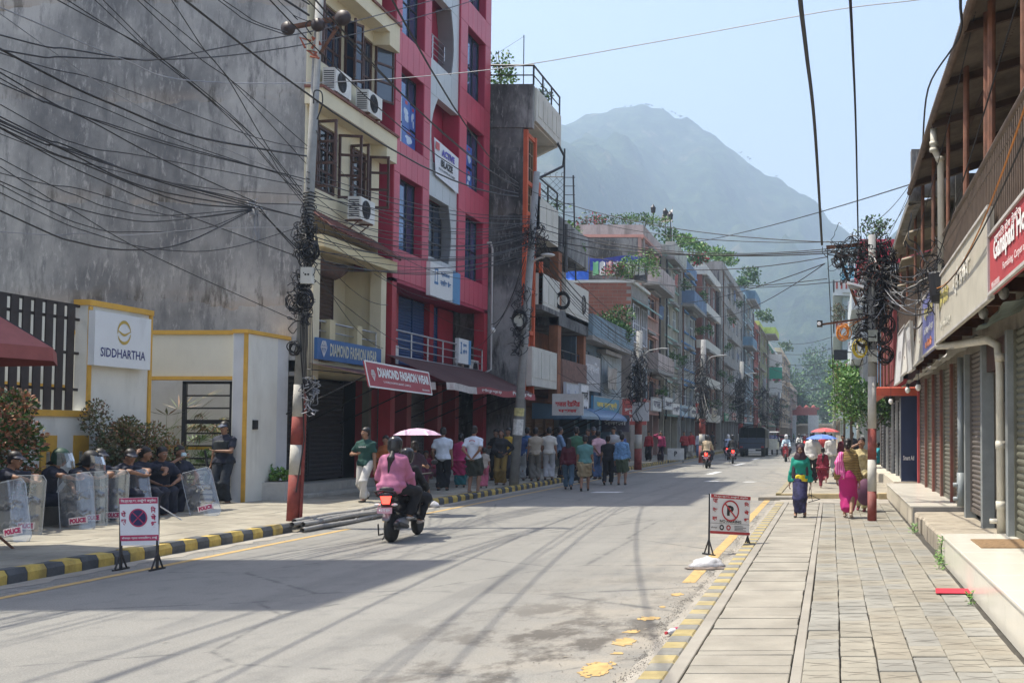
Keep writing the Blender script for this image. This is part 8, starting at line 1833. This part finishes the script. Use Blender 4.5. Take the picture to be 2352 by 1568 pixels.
mb=MB();mb.tube([onY(206,1072,17.6),onY(216,1048,17.6),onY(222,1036,17.6)],.014,6);solo('bamboo_stick',mb,mat((.5,.36,.16),.6),'short bamboo stick held upright by a seated policeman','stick')
mb=MB();mb.tube([onG(-10,1225,.4),onG(34,1262,.16)],.016,6);solo('wooden_baton',mb,mat((.16,.07,.04),.6),'brown baton resting on the pavement at the left edge','stick')
# -- VEHICLES AND SMALL THINGS
PBK=mat((.012,.012,.015),.22,.1,bmp=0,name='gloss black paint');TYRE=mat((.02,.02,.02),.85,.2,30,bmp=.4,name='tyre');ALU=mat((.5,.5,.5),.35,.05,metal=.8,name='alloy')
TAIL=emit_mat((1,.03,.02),4,'lit tail lamp');GREYP=mat((.16,.17,.19),.4,.1,name='grey plastic')
def wheel(t,y,r,w_,spokes=5,z=None):
 z=r if z is None else z;mb=MB();mb.lathe([(r*.62,-w_*.4),(r*.9,-w_*.5),(r,-w_*.22),(r,w_*.22),(r*.9,w_*.5),(r*.62,w_*.4)],(0,y,z),24,axis='x');ty=mb.build('wheel',TYRE,t,smooth=True,local=True)
 mb=MB();mb.lathe([(r*.66,-w_*.35),(r*.58,-w_*.3),(r*.58,w_*.3),(r*.66,w_*.35)],(0,y,z),20,axis='x');mb.tube([(-w_*.5,y,z),(w_*.5,y,z)],r*.16,8)
 for k in range(spokes):a=6.283*k/spokes;mb.beam((0,y,z),(0,y+math.cos(a)*r*.6,z+math.sin(a)*r*.6),.03,.03,up=(1,0,0))
 mb.build('rim',ALU,ty,local=True);return ty
def sdf_part(nm,prims,m,t,vox=.02):V,F=sdf_mesh(prims,vox);return np_obj(nm,V,F,m,t)
def scooter(label,loc,rot,paint,front=False,group=None,big=True,s_=1.0):
 t=thing('scooter',label,'scooter',loc,group,R(rot));vx=.02 if big else.035
 wheel(t,-.02,.23,.11);wheel(t,1.26,.23,.10)
 sdf_part('body',[seg((0,-.22,.72),(0,.35,.70),.12,.09,.15,.12),seg((0,-.1,.58),(0,.4,.52),.14,.12,.15,.14),seg((0,.45,.33),(0,.85,.30),.15,.05,.15,.05),seg((0,.88,.35),(0,1.02,.80),.17,.07,.18,.06),seg((0,1.0,.55),(0,1.16,.62),.11,.1,.07,.08),seg((0,1.26,.50),(0,1.1,.52),.07,.05),seg((0,1.0,.93),(0,1.03,1.0),.13,.09,.11,.06)],paint,t,vx)
 sdf_part('seat',[seg((0,-.24,.83),(0,.48,.79),.13,.05,.12,.05)],BLACK,t,vx)
 sdf_part('rear_mudguard',[seg((0,-.16,.56),(0,-.30,.36),.07,.025,.065,.02)],GREYP,t,vx)
 mb=MB();mb.tube([(-.33,.93,1.04),(-.15,.98,1.02),(.15,.98,1.02),(.33,.93,1.04)],.018,6);mb.tube([(0,1.22,.3),(0,1.0,.95)],.03,6);h=mb.build('handlebar',BLACK,t,local=True)
 for q in(-1,1):
  m2=MB();m2.tube([(q*.27,.95,1.05),(q*.33,.96,1.18)],.007,4);m2.ell((q*.35,.96,1.22),.06,.012,.045,8,5);m2.build('mirror',BLACK,h,local=True)
  m2=MB();m2.tube([(q*.14,-.22,.72),(q*.15,-.36,.80),(0,-.40,.82)],.016,5);m2.build('grab_rail',BLACK,t,local=True)
  m2=MB();m2.ell((q*.13,-.30,.60),.05,.025,.022,8,5);m2.build('indicator',mat((.7,.7,.68),.2),t,local=True)
 sdf_part('engine',[seg((.12,-.08,.28),(.10,.35,.30),.06,.09,.05,.08)],GREYP,t,vx);sdf_part('exhaust',[seg((.17,-.30,.30),(.15,.25,.22),.055,.055,.035,.035)],DARKMETAL,t,vx)
 m2=MB();m2.prism([(-.075,-.335,.73),(.075,-.335,.73),(.045,-.325,.61),(-.045,-.325,.61)],(0,.05,0));m2.build('tail_light',TAIL,t,local=True)
 m2=MB();m2.box(-.11,.11,-.36,-.35,.47,.56);p_=m2.build('number_plate',mat((.66,.35,.42),.5,.1),t,local=True)
 if big:letter('ग ३ प ९२५',(0,-.3625,.49),(1,0,0),(0,0,1),.17,.05,WHITE,p_,.05,local=True)
 m2=MB();m2.ell((0,1.09,.98),.08,.03,.06,10,6);m2.build('headlight',mat((.7,.7,.7),.1),t,local=True)
 m2=MB();m2.tube([(-.12,.3,.25),(-.2,.15,.02)],.012,5);m2.tube([(-.13,-.25,.3),(-.17,-.1,.12),(-.17,.1,.12)],.012,5);m2.build('stand',DARKMETAL,t,local=True)
 return t
sx,sy=-6.87,16.75
scooter('black scooter with glowing red tail light and pink number plate carrying two riders',(sx,sy,0),4,PBK)
PJ=(.44,.15,.25)
person('passenger in a loose pink jacket and black helmet with a long ponytail on the scooter',(sx+.01,sy-.04,.06),1.62,2,'ride',(.16,.3,.95,.5,0,-.5),(.2,.34,.92,.5,0,-.5),PJ,'jacket',(.012,.012,.016),'pants','pony',(.5,.48,.46),hat=('helmet',(.02,.02,.022)),fem=True,fat=1.0,lean=.12,group='people on the black scooter',tmat=mat(PJ,.85,.16,6,bmp=.5,bscale=14,name='pink jacket cloth'),vox=.018)
person('rider in black steering the black scooter in front of the pink passenger',(sx-.0,sy+.42,-.02),1.52,-2,'ride','bars','bars',(.012,.012,.015),'shirt',(.012,.012,.016),'pants','short',(.4,.35,.32),hat=('helmet',(.03,.03,.032)),lean=.2,group='people on the black scooter')
BK=[(1623,1075,0,(.45,.36,.24),(.03,.03,.03),'motorcycle ridden by a man in a beige shirt and dark helmet, seen from behind',(.2,.02,.02)),(1683,1064,6,(.02,.02,.022),(.03,.03,.03),'motorcycle ridden by a man in black, seen from behind beside the truck',(.1,.02,.02)),(1672,1056,0,(.35,.42,.55),(.5,.5,.5),'scooter ridden by a man in pale blue with a light helmet',(.1,.1,.1)),(1806,1059,180,(.45,.58,.66),(.6,.6,.6),'oncoming red motorcycle ridden by a man in pale blue with a white helmet',(.3,.02,.03)),(1836,1040,180,(.6,.6,.6),(.05,.05,.05),'distant oncoming motorcycle with a rider in white',(.05,.05,.05)),(1848,1028,0,(.3,.05,.06),(.6,.6,.6),'distant motorcycle with a rider in red',(.05,.05,.05)),(1786,1034,180,(.5,.5,.5),(.4,.05,.05),'distant motorcycle left of the oncoming red one',(.05,.05,.05)),(1866,1046,175,(.62,.6,.58),(.5,.5,.5),'scooter coming past the umbrellas with a rider in white',(.3,.3,.32))]
for(px,py,ro,tc,hc,lb,pc)in BK:
 p=onG(px,py,0);q=.45 if ro>90 else-.0;scooter(lb,(p.x,p.y,0),ro,mat(pc,.3,.1,name='bike paint'),group='motorcycles in the street',big=False)
 person('rider on the '+' '.join(lb.split()[:1])+': '+{1623:'beige shirt, dark helmet, behind the truck',1683:'all in black beside the truck',1672:'pale blue shirt, riding left of the man in black',1806:'pale blue shirt and white helmet, coming closer',1836:'white shirt, far away and coming closer',1848:'red shirt, far away and leaving',1786:'grey shirt, far away left of the red motorcycle',1866:'white shirt, coming past the umbrellas'}[px],(p.x,p.y,.0),1.66,ro,'ride','bars','bars',tc,'shirt',(.03,.03,.04),'pants','short',(.05,.04,.04),hat=('helmet',hc),lean=.2,group='riders of the motorcycles',vox=.03 if p.y<70 else.045)
p=onG(1727,1049,0);TB=mat((.025,.04,.07),.5,.15,3,dirt=.2,name='dark blue truck paint')
t=thing('truck','dark blue police truck with a canvas top driving away up the street','truck',(p.x,p.y,0),None,0);w2=.92
mb=MB();mb.bbox(-w2,w2,.2,3.6,.62,1.35,.04);mb.box(-w2,w2,.12,.2,.62,1.2);mb.build('cargo_bed',TB,t,local=True)
mb=MB();n=8;
for k in range(n):a0,a1=math.pi*k/n,math.pi*(k+1)/n;f_=lambda a:(-w2*math.cos(a),1.95+.28*math.sin(a));mb.quad((*f_(a0)[:1],.15,f_(a0)[1]),(f_(a1)[0],.15,f_(a1)[1]),(f_(a1)[0],3.6,f_(a1)[1]),(f_(a0)[0],3.6,f_(a0)[1]))
mb.box(-w2,-w2+.03,.2,3.6,1.35,1.95);mb.box(w2-.03,w2,.2,3.6,1.35,1.95);mb.box(-w2,w2,3.57,3.6,1.35,2.1);mb.build('canvas_top',mat((.03,.035,.035),.85,.2,3),t,local=True)
mb=MB()
for x in(-w2,-.3,.3,w2):mb.beam((x,.18,.62),(x,.18,2.0+(.2 if abs(x)<.5 else 0)),.05,.05)
mb.box(-w2,w2,.1,.16,.95,1.0);mb.box(-w2,w2,.05,.13,.42,.56);mb.build('rear_frame',DARKMETAL,t,local=True)
mb=MB();mb.bbox(-w2,w2,3.75,5.2,.55,2.0,.12);mb.build('cab',TB,t,local=True)
for x in(-.75,.75):
 for y in(.9,4.4):m2=MB();m2.lathe([(.25,-.14),(.40,-.13),(.42,0),(.40,.13),(.25,.14)],(x,y,.42),18,axis='x');m2.build('wheel',TYRE,t,True,local=True)
 m2=MB();m2.box(x-.1,x+.1,.03,.06,.66,.76);m2.build('tail_lamp',mat((.3,.02,.02),.3),t,local=True)
m2=MB();m2.box(-.25,.25,.02,.05,.44,.54);m2.build('number_plate',mat((.6,.6,.6),.5),t,local=True)
p=onG(1770,1044,0);t=thing('three_wheeler','pale electric three-wheeler with blue stripes ahead of the truck','rickshaw',(p.x,p.y,0))
mb=MB();mb.bbox(-.55,.55,0,2.2,.4,1.0,.05);mb.box(-.55,.55,0,.05,1.0,1.25);mb.build('body',mat((.55,.57,.52),.5,dirt=.2),t,local=True);mb=MB();mb.bbox(-.58,.58,-.05,2.3,1.72,1.82,.04);mb.build('roof',mat((.6,.62,.62),.5),t,local=True)
mb=MB();[mb.beam((x,y,1.0),(x,y,1.75),.04,.04)for x in(-.53,.53)for y in(.05,1.1,2.15)];mb.build('roof_post',DARKMETAL,t,local=True);mb=MB();mb.box(-.56,.56,-.01,0,1.3,1.36);mb.box(-.56,.56,-.01,0,1.45,1.5);mb.build('stripe',mat((.04,.1,.45),.5),t,local=True)
for x,y in((-.5,.3),(.5,.3),(0,2.1)):m2=MB();m2.lathe([(.12,-.06),(.24,-.06),(.25,0),(.24,.06),(.12,.06)],(x,y,.25),14,axis='x');m2.build('wheel',TYRE,t,local=True)
def car(label,px,py,c,group='parked vehicles at the far end'):
 p=onG(px,py,0);t=thing('parked_car',label,'car',(p.x,p.y,0),group);m_=mat(c,.3,.05,name='car paint')
 sdf_part('body',[seg((0,.6,.62),(0,3.6,.62),.75,.3,.72,.28),seg((0,1.2,1.1),(0,2.5,1.1),.62,.32,.6,.3)],m_,t,.09)
 m2=MB();m2.box(-.5,.5,.86,.9,1.0,1.3);m2.build('rear_window',GLASSD,t,local=True)
 for x in(-.68,.68):
  for y in(1.0,3.2):m2=MB();m2.lathe([(.15,-.09),(.31,-.09),(.32,.09),(.15,.09)],(x,y,.32),12,axis='x');m2.build('wheel',TYRE,t,local=True)
car('white car far down the street under the arch',1845,1014,(.6,.6,.6));car('tan car far down the street beside the white one',1868,1016,(.45,.35,.22));car('dark car far down the left side of the street',1806,1017,(.06,.06,.07));car('red car far down the left side of the street',1796,1022,(.35,.03,.03))
# ---- the two standing boards
def stand_board(label,A,B,C_,D,legs,deco):
 t=thing('road_sign',label,'sign',tuple((legs[0]+legs[1])/2));A,B,C_,D=map(Vector,(A,B,C_,D));ux=(B-A).normalized();uz=(A-D).normalized();n=uz.cross(ux).normalized();n=n if n.y<0 else-n;W=(B-A).length;H_=(A-D).length
 mb=MB();mb.prism([A,B,C_,D],tuple(-n*.015));mb.build('board',mat((.70,.71,.74),.45,.04,dirt=.08,name='white sheet'),t)
 for q,(L,Pb)in enumerate(zip(legs,(D,C_))):
  mb=MB();mb.beam(Vector(L)+Vector((0,0,.02)),Pb+uz*H_-n*.03,.025,.025);s_=ux.cross(uz);
  for k in(-1,1):mb.beam(Vector(L)+n*.12*k,Vector(L)+Vector((0,0,.22)),.015,.015)
  mb.beam(Vector(L)-n*.15+Vector((0,0,.01)),Vector(L)+n*.15+Vector((0,0,.01)),.025,.02);mb.build('leg',DARKMETAL,t)
 def P(x,z,o=.002):return D+ux*x*W+uz*z*H_+n*o
 def rect(x0,x1,z0,z1,m,o=.002):m2=MB();m2.quad(P(x0,z0,o),P(x1,z0,o),P(x1,z1,o),P(x0,z1,o));m2.build('print',m,t)
 def disc(x,z,r,m,o,r2=0):
  m2=MB();k=32;c=P(x,z,o);ring=[c+(ux*math.cos(6.2832*i/k)+uz*math.sin(6.2832*i/k))*r for i in range(k)]
  if r2:ri=[c+(q-c)*(r2/r)for q in ring];[m2.quad(ring[i],ring[(i+1)%k],ri[(i+1)%k],ri[i])for i in range(k)]
  else:m2._add([tuple(q)for q in ring],[tuple(range(k))])
  m2.build('print',m,t)
 def bar(x,z,r,a,w_,m,o):c=P(x,z,o);d=ux*math.cos(a)+uz*math.sin(a);e=-ux*math.sin(a)+uz*math.cos(a);m2=MB();m2.quad(c-d*r-e*w_,c+d*r-e*w_,c+d*r+e*w_,c-d*r+e*w_);m2.build('print',m,t)
 def tx(s_,x,z,w_,h_,m,wt=.03,o=.004):letter(s_,P(x,z,o),ux,uz,w_*W if w_ else None,h_*H_,m,t,wt)
 deco(rect,disc,bar,tx,W,H_)
CRM=mat((.42,.03,.10),.5,.05,name='crimson print');NVP=mat((.012,.012,.08),.5,.05,name='navy print');SRED=mat((.45,.04,.05),.5,.05,name='red print');BKP=mat((.02,.02,.025),.5,0,name='black print')
def d1(rect,disc,bar,tx,W,H_):
 rect(0,1,.87,.995,CRM);rect(0,1,.09,.21,CRM);disc(.48,.575,.115,CRM,.004);disc(.48,.575,.098,NVP,.005)
 for a in(.8,2.34):bar(.48,.575,.098,a,.006,CRM,.006)
 tx('िज.ट्रा.प्र.का. तनहुँको अनुरोध।',.5,.89,.92,.08,WHITE);tx('सौजन्यः व्यास नगरपािलका, तनहुँ',.5,.12,.92,.06,WHITE)
 for s_,x,z in(('रो',.1,.6),('क्न',.1,.42),('िन',.88,.68),('षे',.88,.52),('ध',.88,.36)):tx(s_,x,z,.13,.13,CRM,.04)
a=onY(274,1143,13.35);b_=onY(362,1141,13.35);c=onY(364,1251,13.35);d=onY(277,1252,13.35)
stand_board('white and crimson no-stopping board on black legs at the left kerb',a,b_,c,d,(Vector((d.x+.01,13.35,0)),Vector((c.x-.01,13.35,0))),d1)
def d2(rect,disc,bar,tx,W,H_):
 rect(0,1,.905,.995,SRED);rect(0,1,0,.065,SRED);rect(0,1,.262,.270,BKP);tx('P',.49,.47,.17,.26,BKP,.06);disc(.49,.60,.150,SRED,.006,.128);bar(.49,.60,.135,-.8,.011,SRED,.007)
 tx('NO PARKING',.5,.29,.54,.07,BKP,.03,.004);tx('िज.ट्रा.प्र.का. तनहुँको अनुरोध',.5,.92,.86,.06,WHITE)
 for s_,x,z in(('पा',.11,.78),('िर्क',.11,.55),('ङ्ग',.1,.32),('िन',.9,.74),('षे',.9,.53),('ध',.9,.32)):tx(s_,x,z,.12,.11,SRED,.04)
 disc(.28,.165,.038,BKP,.004,.02);disc(.45,.165,.038,SRED,.004,.02);tx('सौजन्य',.09,.13,.15,.05,BKP,.01)
 for k in range(4):rect(.6,.9-.08*(k%2),.10+k*.035,.112+k*.035,BKP,.003)
L0=onG(1628,1274,0);L1=onG(1717,1266,0)
def up_(L,py,px):r=ray(px,py);t_=L.y/r[1];return Vector((L.x if False else r[0]*t_,L.y,EYE+r[2]*t_))
stand_board('white NO PARKING board with a crossed-out P on black legs at the right road edge',up_(L0,1133,1633),up_(L1,1140,1724),up_(L1,1230,1720),up_(L0,1224,1631),(L0,L1),d2)
p=onG(1553,1063,.15);mb=MB();q0=onY(1533,1029,p.y);q1=onY(1571,1056,p.y);t=thing('parking_board','small pale board with a circled P far up the left pavement','sign',(p.x,p.y,.15));mb.box(q0.x,q1.x,p.y,p.y+.04,q1.z,q0.z);mb.build('board',mat((.5,.53,.53),.5),t);letter('P',((q0.x+q1.x)/2,p.y-.004,q1.z+.2),(1,0,0),(0,0,1),.16,.26,BKP,t,.04);mb=MB();mb.tube([(q0.x+.05,p.y,.15),(q0.x+.05,p.y,q1.z)],.02,5);mb.tube([(q1.x-.05,p.y,.15),(q1.x-.05,p.y,q1.z)],.02,5);mb.build('leg',DARKMETAL,t)
# ---- litter
def lump(nm,lb,cat,c,rx,ry,rz,m,seed,n=22):
 r=random.Random(seed);mb=MB();mb.ell(c,rx,ry,rz,n,12)
 for i,(x,y,z)in enumerate(mb.v):k=1+.13*math.sin(x*43+seed)*math.cos(y*37)+r.uniform(-.05,.05);mb.v[i]=(c[0]+(x-c[0])*k*(1.25 if z<c[2]else 1),c[1]+(y-c[1])*k,max(.006,c[2]+(z-c[2])*k))
 return solo(nm,mb,m,lb,cat,smooth=True)
p=onG(1626,1305,0);lump('rubbish_bag','crumpled white plastic rubbish bag by the no-parking board','bag',(p.x,p.y,.045),.19,.13,.10,mat((.48,.48,.49),.5,.25,11,bmp=1.0,bscale=18,name='white plastic'),3);lump('rubbish_heap','flattened dirty wrappers under the white rubbish bag','litter',(p.x+.03,p.y-.05,.012),.26,.13,.03,mat((.15,.12,.1),.8,.6,12,bmp=.6),5)
p=onG(998,1163,.02);lump('plastic_bag','small white plastic bag lying at the left kerb ahead of the scooter','bag',(p.x,p.y,.05),.10,.08,.09,mat((.5,.5,.52),.5,.25,14,bmp=.8),9)
p=onG(1553,1458,0);t=thing('plastic_bottle','small white plastic bottle with a red cap lying in the right gutter','bottle',(p.x,p.y,.03));mb=MB();mb.lathe([(.012,-.1),(.014,-.085),(.03,-.06),(.032,.08),(.028,.1)],(0,0,0),12,axis='y');mb.xf(Matrix.Translation(p+Vector((0,0,.035)))@Matrix.Rotation(-.7,4,'Z'));mb.build('bottle',mat((.6,.6,.62),.25),t,True)
for nm,a0,a1,r_,m_ in(('cap',-.118,-.1,.014,SRED),('label',-.02,.04,.0335,CRM)):mb=MB();mb.lathe([(r_,a0),(r_,a1)],(0,0,0),12,axis='y');mb.xf(Matrix.Translation(p+Vector((0,0,.035)))@Matrix.Rotation(-.7,4,'Z'));mb.build(nm,m_,t)
rr=random.Random(2);b=MB()
for k in range(60):x,y=rr.uniform(-9.1,-1.3),6+rr.random()**1.4*22;s_=rr.uniform(.01,.03);b._add([(x-s_,y,.006),(x,y-s_*.5,.008),(x+s_,y+s_*.3,.012),(x,y+s_*.6,.006)],[(0,1,2,3)])
b.build('litter',mat((.3,.26,.2),.9,.6,4),kind='stuff')
# ---- bundle of grey pipes along the kerb gap
BAM=mat((.27,.26,.24),.7,.2,9,dirt=.35,name='weathered grey pipe')
for k,(x,z)in enumerate(((-9.02,.05),(-9.12,.05),(-9.22,.09),(-9.07,.135),(-9.18,.15),(-9.32,.18))):
 y0=18.25+.12*((k*3)%4);mb=MB();n=8;pts=[(x+.02*math.sin(i+k),y0+i*.68,z+.01*math.sin(i*1.7+k))for i in range(n)];mb.tube(pts,.042,10,cap=False);mb.tube(pts,.036,8,cap=False)
 for i in range(1,7):y=y0+i*.68;mb.tube([(x,y-.02,z),(x,y+.02,z)],.047,10)
 solo('long_pipe',mb,BAM,'long grey bamboo-like pipe, %s'%['lowest and nearest the road','second on the ground','leaning on the kerb edge','resting on top nearest the road','resting on top in the middle','highest, against the pavement'][k],'pipe','grey pipes stacked along the kerb',smooth=True)
mb=MB();p=onG(814,1090,.45);mb.ell((p.x,p.y,.75),.28,.25,.33,12,8);solo('black_bag',mb,mat((.015,.015,.017),.6,.2,9,bmp=.4),'big black bag in front of the dark shutter','bag',smooth=True)
